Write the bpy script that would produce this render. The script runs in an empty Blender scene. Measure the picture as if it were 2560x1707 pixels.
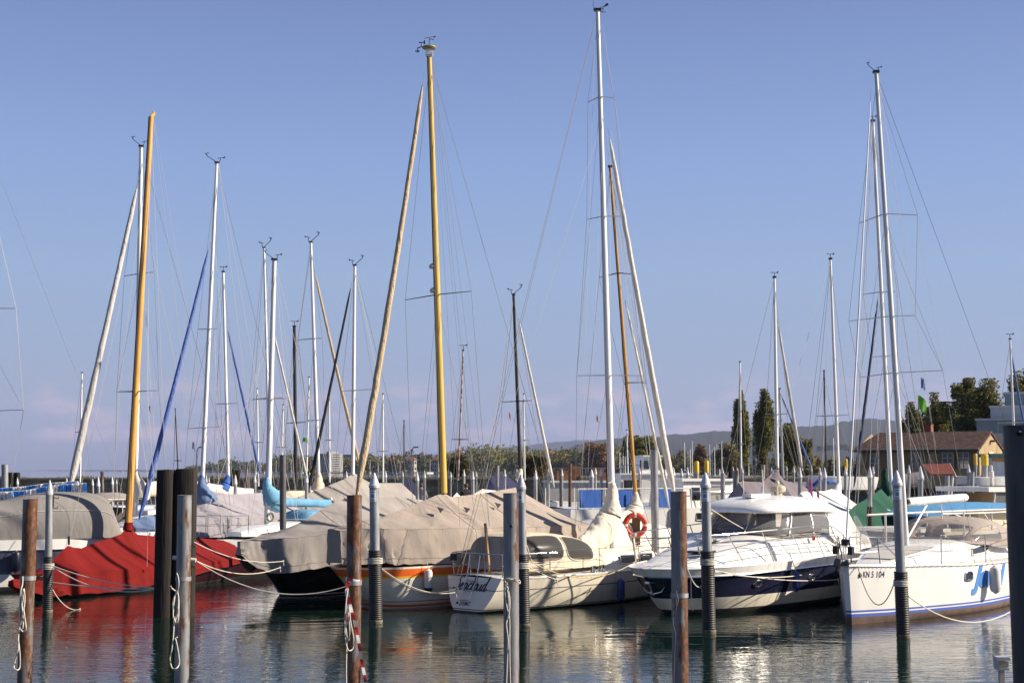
import bpy, bmesh, math, random
from mathutils import Vector, Matrix, noise
R = math.radians
rnd = random.Random(7)
SC = bpy.context.scene
COL = SC.collection
# ------------------------------------------------------------------ camera
F, CX, CY, HY, H = 3400.0, 1280.0, 853.5, 1174.0, 3.3
PITCH = math.atan((HY - CY) / F)
cam = bpy.data.objects.new("camera", bpy.data.cameras.new("camera"))
COL.objects.link(cam)
cam.location = (0, 0, H)
cam.rotation_euler = (R(90) + PITCH, 0, 0)
cam.data.sensor_width = 36.0
cam.data.lens = 36.0 * F / 2560.0
cam.data.clip_start = 0.1
cam.data.clip_end = 40000
cam.data.dof.use_dof = True
cam.data.dof.focus_distance = 33.0
cam.data.dof.aperture_fstop = 5.6
SC.camera = cam
# ------------------------------------------------------------------ light
SUN_EL, SUN_ROT = R(31), R(93)
w = bpy.data.worlds.new("World"); SC.world = w; w.use_nodes = True
nt = w.node_tree; nt.nodes.clear()
def N(nt, t, **k):
    n = nt.nodes.new(t)
    for a, b in k.items(): setattr(n, a, b)
    return n
def ramp(nt, stops, interp='LINEAR'):
    n = nt.nodes.new('ShaderNodeValToRGB'); cr = n.color_ramp; cr.interpolation = interp
    while len(cr.elements) < len(stops): cr.elements.new(0.5)
    for e, (p, c) in zip(cr.elements, stops):
        e.position = p; e.color = tuple(c) + (1,) if len(c) == 3 else c
    return n
sky = N(nt, 'ShaderNodeTexSky', sky_type='NISHITA', sun_disc=False, sun_elevation=SUN_EL, sun_rotation=SUN_ROT,
        altitude=400, air_density=1.0, dust_density=1.6, ozone_density=2.2)
tc = N(nt, 'ShaderNodeTexCoord'); sep = N(nt, 'ShaderNodeSeparateXYZ')
nt.links.new(tc.outputs['Generated'], sep.inputs[0])
# the photograph's own periwinkle sky by height above the horizon
gr = ramp(nt, [(0.0, (1.46, 1.62, 2.5)), (0.05, (1.78, 2.10, 3.05)), (0.14, (1.72, 2.36, 3.65)), (0.22, (1.42, 2.10, 3.78)), (0.33, (.97, 1.42, 2.95)), (0.55, (.56, .84, 1.75)), (1.0, (.36, .56, 1.20))])
nt.links.new(sep.outputs['Z'], gr.inputs[0])
mx = N(nt, 'ShaderNodeMix', data_type='RGBA'); mx.inputs[0].default_value = 0.90
nt.links.new(sky.outputs[0], mx.inputs[6]); nt.links.new(gr.outputs[0], mx.inputs[7])
# small pink cumulus low over the lake
mp = N(nt, 'ShaderNodeMapping'); mp.inputs['Scale'].default_value = (9, 9, 26)
nt.links.new(tc.outputs['Generated'], mp.inputs[0])
cn = N(nt, 'ShaderNodeTexNoise'); cn.inputs['Scale'].default_value = 2.1; cn.inputs['Detail'].default_value = 6; cn.inputs['Roughness'].default_value = 0.55
nt.links.new(mp.outputs[0], cn.inputs[0])
c1 = ramp(nt, [(0.47, (0, 0, 0)), (0.63, (1, 1, 1))])
nt.links.new(cn.outputs[0], c1.inputs[0])
cz = ramp(nt, [(0.008, (0, 0, 0)), (0.026, (1, 1, 1)), (0.050, (1, 1, 1)), (0.070, (0, 0, 0))])
nt.links.new(sep.outputs['Z'], cz.inputs[0])
cm = N(nt, 'ShaderNodeMath', operation='MULTIPLY'); nt.links.new(c1.outputs[0], cm.inputs[0]); nt.links.new(cz.outputs[0], cm.inputs[1])
cm2 = N(nt, 'ShaderNodeMath', operation='MULTIPLY'); nt.links.new(cm.outputs[0], cm2.inputs[0]); cm2.inputs[1].default_value = 0.55
mx2 = N(nt, 'ShaderNodeMix', data_type='RGBA')
nt.links.new(cm2.outputs[0], mx2.inputs[0]); nt.links.new(mx.outputs[2], mx2.inputs[6]); mx2.inputs[7].default_value = (3.9, 3.0, 3.55, 1)
bg = N(nt, 'ShaderNodeBackground'); bg.inputs[1].default_value = 0.10
nt.links.new(mx2.outputs[2], bg.inputs[0])
wo = N(nt, 'ShaderNodeOutputWorld'); nt.links.new(bg.outputs[0], wo.inputs[0])
sd = Vector((math.sin(SUN_ROT) * math.cos(SUN_EL), math.cos(SUN_ROT) * math.cos(SUN_EL), math.sin(SUN_EL)))
sun = bpy.data.objects.new("sun", bpy.data.lights.new("sun", 'SUN')); COL.objects.link(sun)
sun.rotation_euler = sd.to_track_quat('Z', 'Y').to_euler()
sun.location = (60, 0, 60)
sun.data.energy = 5.0; sun.data.angle = R(0.55); sun.data.color = (1.0, 0.89, 0.73)
SC.view_settings.view_transform = 'Standard'
SC.view_settings.look = 'None'
SC.view_settings.exposure = 0.85
SC.view_settings.gamma = 1.0
SC.view_settings.use_curve_mapping = False
# ------------------------------------------------------------------ helpers: pixels of the survey photo to real points
cp, sp = math.cos(PITCH), math.sin(PITCH)
def ray(px, py):
    u, v = (px - CX) / F, (CY - py) / F
    dy = cp - v * sp
    return u / dy, (sp + v * cp) / dy
def P(px, py, D):
    a, b = ray(px, py); return Vector((a * D, D, H + b * D))
def G(px, py):
    a, b = ray(px, py); D = -H / b; return Vector((a * D, D, 0))
def depth_at(py): return -H / ray(CX, py)[1]
def mpp(D): return D / F
def lerp(a, b, t): return a + (b - a) * t
def cr(pts, n):
    """Catmull-Rom through tuples/vectors, n steps a segment."""
    out = []
    m = len(pts)
    for i in range(m - 1):
        p0, p1, p2, p3 = pts[max(i - 1, 0)], pts[i], pts[i + 1], pts[min(i + 2, m - 1)]
        for k in range(n):
            t = k / n
            out.append(tuple(0.5 * ((2 * b) + (-a + c) * t + (2 * a - 5 * b + 4 * c - d) * t * t + (-a + 3 * b - 3 * c + d) * t ** 3)
                             for a, b, c, d in zip(p0, p1, p2, p3)))
    out.append(tuple(pts[-1]))
    return out
def lin(pts, n):
    out = []
    for a, b in zip(pts, pts[1:]):
        for k in range(n): out.append(tuple(lerp(x, y, k / n) for x, y in zip(a, b)))
    out.append(tuple(pts[-1])); return out
def root_loc(o):
    v = Vector((0, 0, 0))
    while o is not None:
        v += o.location; o = o.parent
    return v
def tag(o, label=None, cat=None, group=None, kind=None):
    if label: o['label'] = label
    if cat: o['category'] = cat
    if group: o['group'] = group
    if kind: o['kind'] = kind
    return o
def thing(name, label, cat, loc, group=None):
    o = bpy.data.objects.new(name, None); o.empty_display_size = 0.3
    o.location = loc; COL.objects.link(o)
    return tag(o, label, cat, group)
class MB:
    def __init__(s): s.v = []; s.f = []; s.m = []; s.mi = 0
    def add(s, vs, fs, mi=None):
        o = len(s.v); s.v += [Vector(v) for v in vs]
        for f in fs: s.f.append([i + o for i in f]); s.m.append(s.mi if mi is None else mi)
        return s
    def box(s, c, sx, sy, sz, ax=None, mi=None):
        c = Vector(c); ex, ey, ez = ax or (Vector((1, 0, 0)), Vector((0, 1, 0)), Vector((0, 0, 1)))
        vs = [c + ex * (i * sx / 2) + ey * (j * sy / 2) + ez * (k * sz / 2) for k in (-1, 1) for j in (-1, 1) for i in (-1, 1)]
        return s.add(vs, [(0, 2, 3, 1), (4, 5, 7, 6), (0, 1, 5, 4), (2, 6, 7, 3), (0, 4, 6, 2), (1, 3, 7, 5)], mi)
    def loft(s, rings, closed=True, caps=True, mi=None):
        n = len(rings[0]); vs = [p for r in rings for p in r]; fs = []
        for i in range(len(rings) - 1):
            for j in range(n if closed else n - 1):
                k = (j + 1) % n
                fs.append((i * n + j, i * n + k, (i + 1) * n + k, (i + 1) * n + j))
        if caps and closed:
            fs.append(tuple(range(n))[::-1]); fs.append(tuple(range((len(rings) - 1) * n, len(rings) * n)))
        return s.add(vs, fs, mi)
    def tube(s, pts, r, n=8, mi=None, caps=True, flat=1.0):
        pts = [Vector(p) for p in pts]; m = len(pts)
        rr = r if isinstance(r, (list, tuple)) else [r] * m
        t0 = (pts[1] - pts[0]).normalized()
        up = Vector((0, 0, 1)) if abs(t0.z) < 0.9 else Vector((1, 0, 0))
        x = t0.cross(up).normalized(); rings = []
        for i, p in enumerate(pts):
            t = (pts[min(i + 1, m - 1)] - pts[max(i - 1, 0)])
            t = t.normalized() if t.length > 1e-9 else t0
            x = (x - t * x.dot(t)).normalized(); y = t.cross(x)
            rings.append([p + x * (rr[i] * math.cos(2 * math.pi * k / n)) + y * (rr[i] * flat * math.sin(2 * math.pi * k / n)) for k in range(n)])
        return s.loft(rings, True, caps, mi)
    def lathe(s, c, prof, n=16, mi=None, caps=True):
        c = Vector(c)
        return s.loft([[c + Vector((r * math.cos(2 * math.pi * k / n), r * math.sin(2 * math.pi * k / n), z)) for k in range(n)] for r, z in prof], True, caps, mi)
    def ball(s, c, rx, ry=None, rz=None, n=10, m=6, mi=None):
        c = Vector(c); ry = ry or rx; rz = rz or rx
        rings = [[c + Vector((rx * math.sin(a) * math.cos(2 * math.pi * k / n), ry * math.sin(a) * math.sin(2 * math.pi * k / n), rz * math.cos(a))) for k in range(n)]
                 for a in [math.pi * (i + 0.02) / (m + 0.04) for i in range(m + 1)]]
        return s.loft(rings[::-1], True, True, mi)
    def torus(s, c, ax, ay, Rr, r, n=28, m=10, mi=None):
        c = Vector(c); az = ax.cross(ay); vs = []; fs = []
        for i in range(n):
            a = 2 * math.pi * i / n; d = ax * math.cos(a) + ay * math.sin(a)
            for j in range(m):
                b = 2 * math.pi * j / m; vs.append(c + d * (Rr + r * math.cos(b)) + az * (r * math.sin(b)))
        for i in range(n):
            for j in range(m):
                fs.append((i * m + j, ((i + 1) % n) * m + j, ((i + 1) % n) * m + (j + 1) % m, i * m + (j + 1) % m))
        return s.add(vs, fs, mi)
    def build(s, name, mats, parent=None, smooth=True, origin=None, angle=38):
        org = root_loc(parent) if parent is not None else (Vector(origin) if origin is not None else Vector((0, 0, 0)))
        me = bpy.data.meshes.new(name)
        me.from_pydata([tuple(v - org) for v in s.v], [], s.f)
        for m in (mats if isinstance(mats, (list, tuple)) else [mats]): me.materials.append(m)
        me.polygons.foreach_set('material_index', s.m)
        bm = bmesh.new(); bm.from_mesh(me)
        bmesh.ops.recalc_face_normals(bm, faces=bm.faces)
        bm.to_mesh(me); bm.free()
        if smooth:
            me.polygons.foreach_set('use_smooth', [True] * len(me.polygons))
            me.set_sharp_from_angle(angle=R(angle))
        me.update()
        o = bpy.data.objects.new(name, me); COL.objects.link(o)
        if parent is not None: o.parent = parent
        else: o.location = org
        return o
def tubeobj(name, pts, r, mat, parent=None, n=6, origin=None):
    b = MB(); b.tube(pts, r, n); return b.build(name, mat, parent, origin=origin)
def sag(a, b, d, n=14):
    a, b = Vector(a), Vector(b)
    return [a.lerp(b, i / n) - Vector((0, 0, d * 4 * (i / n) * (1 - i / n))) for i in range(n + 1)]
# ------------------------------------------------------------------ materials
def mat(name, c1, c2=None, sc=3.0, rough=0.5, metal=0.0, bump=0.0, bsc=None, stretch=(1, 1, 1), coat=0.0, contrast=(0.35, 0.65), detail=5, bdist=0.02, spec=0.5, rvar=0.0, trans=0.0, alpha=1.0, c3=None):
    m = bpy.data.materials.new(name); m.use_nodes = True; nt = m.node_tree
    b = nt.nodes['Principled BSDF']
    b.inputs['Roughness'].default_value = rough; b.inputs['Metallic'].default_value = metal
    b.inputs['Specular IOR Level'].default_value = spec
    b.inputs['Coat Weight'].default_value = coat; b.inputs['Coat Roughness'].default_value = 0.08
    b.inputs['Base Color'].default_value = tuple(c1) + (1,)
    b.inputs['Alpha'].default_value = alpha
    b.inputs['Transmission Weight'].default_value = trans
    tcn = N(nt, 'ShaderNodeTexCoord'); mpn = N(nt, 'ShaderNodeMapping'); mpn.inputs['Scale'].default_value = stretch
    nt.links.new(tcn.outputs['Object'], mpn.inputs[0])
    if c2 is not None:
        n1 = N(nt, 'ShaderNodeTexNoise'); n1.inputs['Scale'].default_value = sc; n1.inputs['Detail'].default_value = detail; n1.inputs['Roughness'].default_value = 0.6
        nt.links.new(mpn.outputs[0], n1.inputs[0])
        st = [(contrast[0], c1), (contrast[1], c2)] + ([(min(1, contrast[1] + .15), c3)] if c3 else [])
        r1 = ramp(nt, st); nt.links.new(n1.outputs[0], r1.inputs[0]); nt.links.new(r1.outputs[0], b.inputs['Base Color'])
        if rvar:
            rr = N(nt, 'ShaderNodeMapRange'); rr.inputs[3].default_value = rough - rvar; rr.inputs[4].default_value = rough + rvar
            nt.links.new(n1.outputs[0], rr.inputs[0]); nt.links.new(rr.outputs[0], b.inputs['Roughness'])
    if bump:
        n2 = N(nt, 'ShaderNodeTexNoise'); n2.inputs['Scale'].default_value = bsc or sc; n2.inputs['Detail'].default_value = 4
        nt.links.new(mpn.outputs[0], n2.inputs[0])
        bp = N(nt, 'ShaderNodeBump'); bp.inputs['Strength'].default_value = bump; bp.inputs['Distance'].default_value = bdist
        nt.links.new(n2.outputs[0], bp.inputs['Height']); nt.links.new(bp.outputs[0], b.inputs['Normal'])
    return m
def canvas(name, c, dk=0.8, bump=0.26, sc=.75, rough=0.85):
    """Sailcloth: faint dirt, long creases that fan and cross, a fine weave."""
    m = bpy.data.materials.new(name); m.use_nodes = True; nt = m.node_tree
    b = nt.nodes['Principled BSDF']; b.inputs['Roughness'].default_value = rough; b.inputs['Specular IOR Level'].default_value = 0.25
    t = N(nt, 'ShaderNodeTexCoord')
    n1 = N(nt, 'ShaderNodeTexNoise'); n1.inputs['Scale'].default_value = 1.1; n1.inputs['Detail'].default_value = 7; nt.links.new(t.outputs['Object'], n1.inputs[0])
    r1 = ramp(nt, [(0.3, tuple(x * dk for x in c)), (0.62, c)]); nt.links.new(n1.outputs[0], r1.inputs[0]); nt.links.new(r1.outputs[0], b.inputs['Base Color'])
    last = None
    for sca, st, dist, s in ((sc, (1.6, 1.6, .55), 1.6, 1.0), (sc * 3.3, (1.5, 1.5, .8), 1.0, .22), (60, (1, 1, 1), 0, .012)):
        mp_ = N(nt, 'ShaderNodeMapping'); mp_.inputs['Scale'].default_value = st; nt.links.new(t.outputs['Object'], mp_.inputs[0])
        n_ = N(nt, 'ShaderNodeTexNoise'); n_.inputs['Scale'].default_value = sca; n_.inputs['Detail'].default_value = 2; n_.inputs['Distortion'].default_value = dist
        nt.links.new(mp_.outputs[0], n_.inputs[0])
        # fold ridges: sharpen the noise around its middle
        a_ = N(nt, 'ShaderNodeMath', operation='SUBTRACT'); a_.inputs[1].default_value = .5; nt.links.new(n_.outputs[0], a_.inputs[0])
        ab = N(nt, 'ShaderNodeMath', operation='ABSOLUTE'); nt.links.new(a_.outputs[0], ab.inputs[0])
        ml = N(nt, 'ShaderNodeMath', operation='MULTIPLY'); ml.inputs[1].default_value = s; nt.links.new(ab.outputs[0], ml.inputs[0])
        if last is None: last = ml
        else:
            ad = N(nt, 'ShaderNodeMath', operation='ADD'); nt.links.new(last.outputs[0], ad.inputs[0]); nt.links.new(ml.outputs[0], ad.inputs[1]); last = ad
    bp = N(nt, 'ShaderNodeBump'); bp.inputs['Strength'].default_value = bump; bp.inputs['Distance'].default_value = 0.16
    nt.links.new(last.outputs[0], bp.inputs['Height']); nt.links.new(bp.outputs[0], b.inputs['Normal'])
    return m
def clear(name, tint, fac, rough=0.05):
    m = bpy.data.materials.new(name); m.use_nodes = True; nt = m.node_tree; nt.nodes.clear()
    tr = N(nt, 'ShaderNodeBsdfTransparent'); tr.inputs[0].default_value = tuple(tint) + (1,)
    gl = N(nt, 'ShaderNodeBsdfPrincipled'); gl.inputs['Base Color'].default_value = (.35, .35, .36, 1); gl.inputs['Roughness'].default_value = rough
    ms = N(nt, 'ShaderNodeMixShader'); ms.inputs[0].default_value = fac
    nt.links.new(tr.outputs[0], ms.inputs[1]); nt.links.new(gl.outputs[0], ms.inputs[2])
    o = N(nt, 'ShaderNodeOutputMaterial'); nt.links.new(ms.outputs[0], o.inputs[0]); return m
WHITE = mat('white_gelcoat', (.69, .665, .61), (.81, .79, .75), 1.6, .28, coat=.3, bump=.04, bsc=1.5, stretch=(1.6, 1.6, .35), contrast=(.28, .5), rvar=.1)
CREAM = mat('cream_gelcoat', (.62, .555, .43), (.76, .69, .56), 1.6, .3, coat=.3, bump=.04, bsc=1.5, stretch=(1.6, 1.6, .35), contrast=(.28, .5), rvar=.1)
NAVY = mat('navy_gelcoat', (.012, .014, .035), (.02, .022, .05), 1.2, .12, coat=.5)
SLATE = mat('slate_blue_band', (.055, .06, .10), (.075, .08, .12), 1.2, .25, coat=.3)
BLACKH = mat('black_hull', (.008, .008, .010), (.014, .013, .014), 1.4, .18, coat=.4)
MAROON = mat('maroon_hull', (.022, .004, .004), (.03, .006, .005), 1.4, .25)
ANTIF = mat('brown_antifouling', (.10, .055, .040), (.16, .10, .08), 3, .7)
ANTIDARK = mat('dark_antifouling', (.02, .018, .022), (.035, .03, .03), 3, .6)
ORANGE = mat('orange_stripe', (.72, .13, .02), rough=.3)
YELLOWS = mat('yellow_stripe', (.78, .42, .02), rough=.3)
CRIMSON = mat('crimson_stripe', (.35, .03, .05), rough=.3)
BLUES = mat('blue_stripe', (.08, .13, .42), rough=.3)
BLUEHULL = mat('blue_hull_paint', (.07, .14, .42), (.06, .12, .36), 1, .3)
DECKGREY = mat('grey_nonskid', (.45, .43, .40), (.52, .50, .47), 8, .7)
TEAK = mat('teak', (.30, .17, .08), (.40, .24, .12), 6, .6, stretch=(1, 6, 1))
RED = canvas('red_canvas', (.165, .0045, .0034), .85)
TAN = canvas('tan_canvas', (.355, .30, .255), .80)
GREY = canvas('grey_canvas', (.245, .228, .215), .80)
TAUPE = canvas('taupe_canvas', (.32, .29, .27), .80)
LAV = canvas('lavender_canvas', (.34, .315, .345), .82)
NAVYC = canvas('navy_canvas', (.012, .016, .045))
CYAN = canvas('cyan_canvas', (.16, .36, .53), .70, .5)
BLUEC = canvas('blue_canvas', (.05, .14, .48), .8)
SLATEC = canvas('slate_blue_canvas', (.13, .19, .33), .8)
VIOLET = canvas('violet_tarp', (.030, .030, .085), .7, .9)
SEAM = mat('canvas_seam', (.25, .215, .185), rough=.9)
GREEN = canvas('green_canvas', (.014, .082, .052), .8)
GREEND = canvas('dark_green_canvas', (.006, .035, .022), .8)
CREAMC = canvas('cream_canvas', (.66, .56, .42), .88)
BEIGEC = canvas('beige_canvas', (.70, .63, .52), .9)
WHITEC = canvas('white_canvas', (.76, .73, .69), .9)
MAUVE = canvas('mauve_canvas', (.17, .145, .165), .8)
ALU = mat('white_spar', (.70, .69, .67), (.78, .77, .75), 2, .35, bump=.02, stretch=(1, 1, .2))
ALUG = mat('grey_spar', (.42, .42, .43), (.5, .5, .5), 2, .35, .5, stretch=(1, 1, .2))
PINE = mat('varnished_pine', (.62, .27, .035), (.74, .38, .07), 5, .28, coat=.6, stretch=(3, 3, .25))
GOLD = mat('varnished_spruce', (.60, .36, .05), (.72, .48, .10), 5, .28, coat=.6, stretch=(3, 3, .2))
OAK = mat('brown_spar', (.42, .20, .03), (.58, .31, .06), 5, .3, coat=.5, stretch=(3, 3, .2))
DARKSP = mat('dark_spar', (.022, .019, .018), (.035, .03, .028), 3, .4)
STEEL = mat('stainless_steel', (.62, .61, .60), rough=.18, metal=1.0)
WIRE = mat('wire', (.13, .125, .12), rough=.6)
WIREL = mat('bright_wire', (.42, .41, .39), rough=.6)
BLACKP = mat('black_plastic', (.012, .012, .013), rough=.45)
ROPE = mat('rope', (.55, .50, .42), (.66, .62, .54), 40, .9, bump=.5, bsc=120)
ROPED = mat('dark_rope', (.07, .065, .06), (.12, .11, .10), 40, .9)
RUBBER = mat('black_rubber_sleeve', (.016, .014, .014), (.03, .026, .024), 6, .55)
CONE = mat('white_cone', (.50, .50, .52), (.60, .59, .60), 4, .4)
CONEG = mat('grey_cone', (.36, .36, .38), (.46, .45, .47), 4, .4)
STICK = mat('white_sticker', (.6, .62, .64), rough=.5)
STICKB = mat('blue_print', (.10, .25, .42), rough=.5)
BLUEF = mat('blue_fender', (.02, .035, .16), (.03, .05, .2), 5, .45)
NAVYF = mat('navy_fender', (.01, .012, .03), rough=.4)
WHITEF = mat('white_fender', (.66, .62, .56), (.55, .51, .45), 4, .5)
BUOY = mat('orange_buoy', (.50, .042, .012), (.42, .032, .010), 3, .5)
GLASS = mat('dark_glass', (.02, .022, .026), rough=.04, spec=.9)
TINT = clear('tinted_window', (.66, .62, .58), .36)
VINYL = clear('clear_vinyl', (.80, .78, .75), .30, .12)
SMOKE = clear('smoked_vinyl', (.50, .46, .43), .16, .2)
INNER = mat('dark_interior', (.06, .05, .045), (.11, .095, .08), 2, .8)
BROWNR = mat('rust_panel', (.19, .042, .016), (.12, .025, .012), 4, .6)
SKIN = mat('skin', (.45, .25, .17), rough=.6)
def galv(name, rust=0.0, dark=1.0, xb=0.0):
    """Galvanised tube: spangle, white streaks, orange-brown rust in irregular sheets running down."""
    m = bpy.data.materials.new(name); m.use_nodes = True; nt = m.node_tree; b = nt.nodes['Principled BSDF']
    t = N(nt, 'ShaderNodeTexCoord'); oi = N(nt, 'ShaderNodeObjectInfo')
    ad = N(nt, 'ShaderNodeVectorMath', operation='ADD'); nt.links.new(t.outputs['Object'], ad.inputs[0]); nt.links.new(oi.outputs['Location'], ad.inputs[1])
    def nz(sc, st, det=6, rg=.6):
        mp_ = N(nt, 'ShaderNodeMapping'); mp_.inputs['Scale'].default_value = st; nt.links.new(ad.outputs[0], mp_.inputs[0])
        n_ = N(nt, 'ShaderNodeTexNoise'); n_.inputs['Scale'].default_value = sc; n_.inputs['Detail'].default_value = det; n_.inputs['Roughness'].default_value = rg
        nt.links.new(mp_.outputs[0], n_.inputs[0]); return n_
    a = nz(9, (1, 1, .25)); g = ramp(nt, [(.3, (.20 * dark, .20 * dark, .21 * dark)), (.55, (.31 * dark, .31 * dark, .32 * dark)), (.75, (.42 * dark, .41 * dark, .41 * dark))])
    nt.links.new(a.outputs[0], g.inputs[0])
    rs = nz(5, (1.2, 1.2, .30), 8, .65); mk = ramp(nt, [(.70 - rust * .26, (0, 0, 0)), (.78 - rust * .24, (1, 1, 1))])
    sx_ = N(nt, 'ShaderNodeSeparateXYZ'); nt.links.new(t.outputs['Object'], sx_.inputs[0]); xm = N(nt, 'ShaderNodeMath', operation='MULTIPLY_ADD'); xm.inputs[1].default_value = xb; nt.links.new(sx_.outputs[0], xm.inputs[0]); nt.links.new(rs.outputs[0], xm.inputs[2]); nt.links.new(xm.outputs[0], mk.inputs[0])
    rc = nz(22, (1, 1, .5), 6, .7); rr = ramp(nt, [(.32, (.035, .014, .008)), (.5, (.10, .036, .013)), (.64, (.20, .075, .025)), (.74, (.30, .24, .20))]); nt.links.new(rc.outputs[0], rr.inputs[0])
    mxx = N(nt, 'ShaderNodeMix', data_type='RGBA'); nt.links.new(mk.outputs[0], mxx.inputs[0]); nt.links.new(g.outputs[0], mxx.inputs[6]); nt.links.new(rr.outputs[0], mxx.inputs[7])
    nt.links.new(mxx.outputs[2], b.inputs['Base Color'])
    mt = N(nt, 'ShaderNodeMapRange'); mt.inputs[3].default_value = .45; mt.inputs[4].default_value = .05; nt.links.new(mk.outputs[0], mt.inputs[0]); nt.links.new(mt.outputs[0], b.inputs['Metallic'])
    b.inputs['Roughness'].default_value = .55
    bp = N(nt, 'ShaderNodeBump'); bp.inputs['Strength'].default_value = .35; bp.inputs['Distance'].default_value = .006; nt.links.new(rc.outputs[0], bp.inputs['Height']); nt.links.new(bp.outputs[0], b.inputs['Normal'])
    return m
GALV = galv('galvanised_steel', .0)
GALVR = galv('galvanised_rusty', .62, .8, .5)
RUST1 = galv('rusted_steel', 1.15, .6, .4); RUST2 = galv('half_rusted_steel', .95, .7, 2.2)
DARKST = galv('dark_steel', .05, .42); DARKP = galv('dark_painted_steel', .0, .22)
OLDWOOD = mat('mossy_old_timber', (.008, .006, .005), (.020, .014, .009), 5, .9, bump=.8, bsc=7, stretch=(3, 3, .3), c3=(.036, .032, .011))
YELLOWP = mat('yellow_paint', (.72, .46, .01), (.62, .38, .01), 4, .5)
STONE = None
# ------------------------------------------------------------------ water
def water_mat():
    m = bpy.data.materials.new('lake_water'); m.use_nodes = True; nt = m.node_tree; b = nt.nodes['Principled BSDF']
    b.inputs['Base Color'].default_value = (.005, .016, .012, 1); b.inputs['Roughness'].default_value = .03; b.inputs['IOR'].default_value = 1.55
    g = N(nt, 'ShaderNodeNewGeometry')
    def nz(sc, st, det, dist=0, rg=.5):
        mp_ = N(nt, 'ShaderNodeMapping'); mp_.inputs['Scale'].default_value = st; mp_.inputs['Rotation'].default_value = (0, 0, R(14)); nt.links.new(g.outputs['Position'], mp_.inputs[0])
        n_ = N(nt, 'ShaderNodeTexNoise'); n_.inputs['Scale'].default_value = sc; n_.inputs['Detail'].default_value = det; n_.inputs['Distortion'].default_value = dist; n_.inputs['Roughness'].default_value = rg
        nt.links.new(mp_.outputs[0], n_.inputs[0]); return n_
    fine = nz(5.0, (.5, 1.5, 1), 3, .4); mid = nz(1.1, (.5, 1.6, 1), 2, .5); patch = nz(.13, (.7, 1.3, 1), 3)
    pr = N(nt, 'ShaderNodeMapRange'); pr.inputs[1].default_value = .36; pr.inputs[2].default_value = .64; pr.inputs[3].default_value = .10; pr.inputs[4].default_value = 1.5
    nt.links.new(patch.outputs[0], pr.inputs[0])
    fm = N(nt, 'ShaderNodeMath', operation='MULTIPLY'); nt.links.new(fine.outputs[0], fm.inputs[0]); nt.links.new(pr.outputs[0], fm.inputs[1])
    fm2 = N(nt, 'ShaderNodeMath', operation='MULTIPLY'); nt.links.new(fm.outputs[0], fm2.inputs[0]); fm2.inputs[1].default_value = .0105
    mm = N(nt, 'ShaderNodeMath', operation='MULTIPLY'); nt.links.new(mid.outputs[0], mm.inputs[0]); mm.inputs[1].default_value = .0105
    ad = N(nt, 'ShaderNodeMath', operation='ADD'); nt.links.new(fm2.outputs[0], ad.inputs[0]); nt.links.new(mm.outputs[0], ad.inputs[1])
    bp = N(nt, 'ShaderNodeBump'); bp.inputs['Strength'].default_value = 1.0; bp.inputs['Distance'].default_value = 1.0
    nt.links.new(ad.outputs[0], bp.inputs['Height']); nt.links.new(bp.outputs[0], b.inputs['Normal'])
    return m
b = MB(); b.add([(-9000, -60, 0), (9000, -60, 0), (9000, 16000, 0), (-9000, 16000, 0)], [(0, 1, 2, 3)])
tag(b.build('water', water_mat(), smooth=False), kind='structure')
# ------------------------------------------------------------------ terrain: far shore, hills, right-hand quay
GRASS = mat('shore_grass', (.045, .055, .018), (.10, .085, .035), .12, .95)
HILLM = mat('wooded_hill', (.008, .013, .014), (.014, .019, .016), .02, .95, c3=(.026, .024, .018))
def strip_hill(name, D, depth, pts, m, seed, bumpy=0.0):
    r_ = random.Random(seed); pts2 = cr(pts, 40); b = MB(); rings = []
    for k, (px, py) in enumerate(pts2):
        top = P(px, py, D); top.z += noise.noise(Vector((k * .08, seed, 0))) * bumpy
        row = []
        for j in range(15):
            t = j / 14
            p = Vector((lerp(P(px, HY, D - depth).x, top.x, t), lerp(D - depth, D, t), -1 + (top.z + 1) * (t ** .8)))
            p.z += noise.noise(p * .0022) * depth * .012 * math.sin(math.pi * t) + (noise.noise(Vector((p.x * .02, p.y * .02, seed))) * bumpy + noise.noise(Vector((p.x * .06, p.y * .05, seed))) * bumpy * .5) * (.3 + .5 * t)
            row.append(p)
        row.append(Vector((top.x * 1.05, D * 1.08, -1)))
        rings.append(row)
    b.loft(rings, closed=False)
    return tag(b.build(name, m, angle=80), kind='structure')
strip_hill('hill', 5200, 1700, [(1380, 1135), (1440, 1112), (1500, 1100), (1560, 1095), (1600, 1101), (1660, 1088), (1720, 1085), (1780, 1078), (1850, 1076), (1900, 1070), (1960, 1066), (2060, 1064), (2120, 1052), (2180, 1046), (2260, 1052), (2340, 1044), (2460, 1060), (2640, 1070), (2800, 1090)], HILLM, 3, 5)
strip_hill('distant_hill', 10500, 2500, [(900, 1160), (1050, 1140), (1180, 1128), (1300, 1114), (1400, 1104), (1480, 1100), (1560, 1112), (1700, 1120), (1900, 1150)], HILLM, 8, 6)
b = MB(); fs = [P(px, py, D) for px, py, D in [(450, 1178, 2600), (640, 1179, 2300), (760, 1180, 1800), (1000, 1180, 1600), (1400, 1180, 1500), (1700, 1182, 1100), (2100, 1186, 800), (2700, 1188, 700)]]
front = [Vector((p.x, p.y, .9)) for p in fs]; low = [Vector((p.x, p.y - 4, -1)) for p in fs]; back = [Vector((p.x * 2.4, 4200, 3.0)) for p in fs]
b.loft([[l, a, c] for l, a, c in zip(low, front, back)], closed=False)
tag(b.build('far_shore', GRASS, smooth=False), kind='structure')
ASPH = mat('quay_paving', (.10, .095, .085), (.16, .15, .135), .6, .9, bump=.2)
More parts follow.
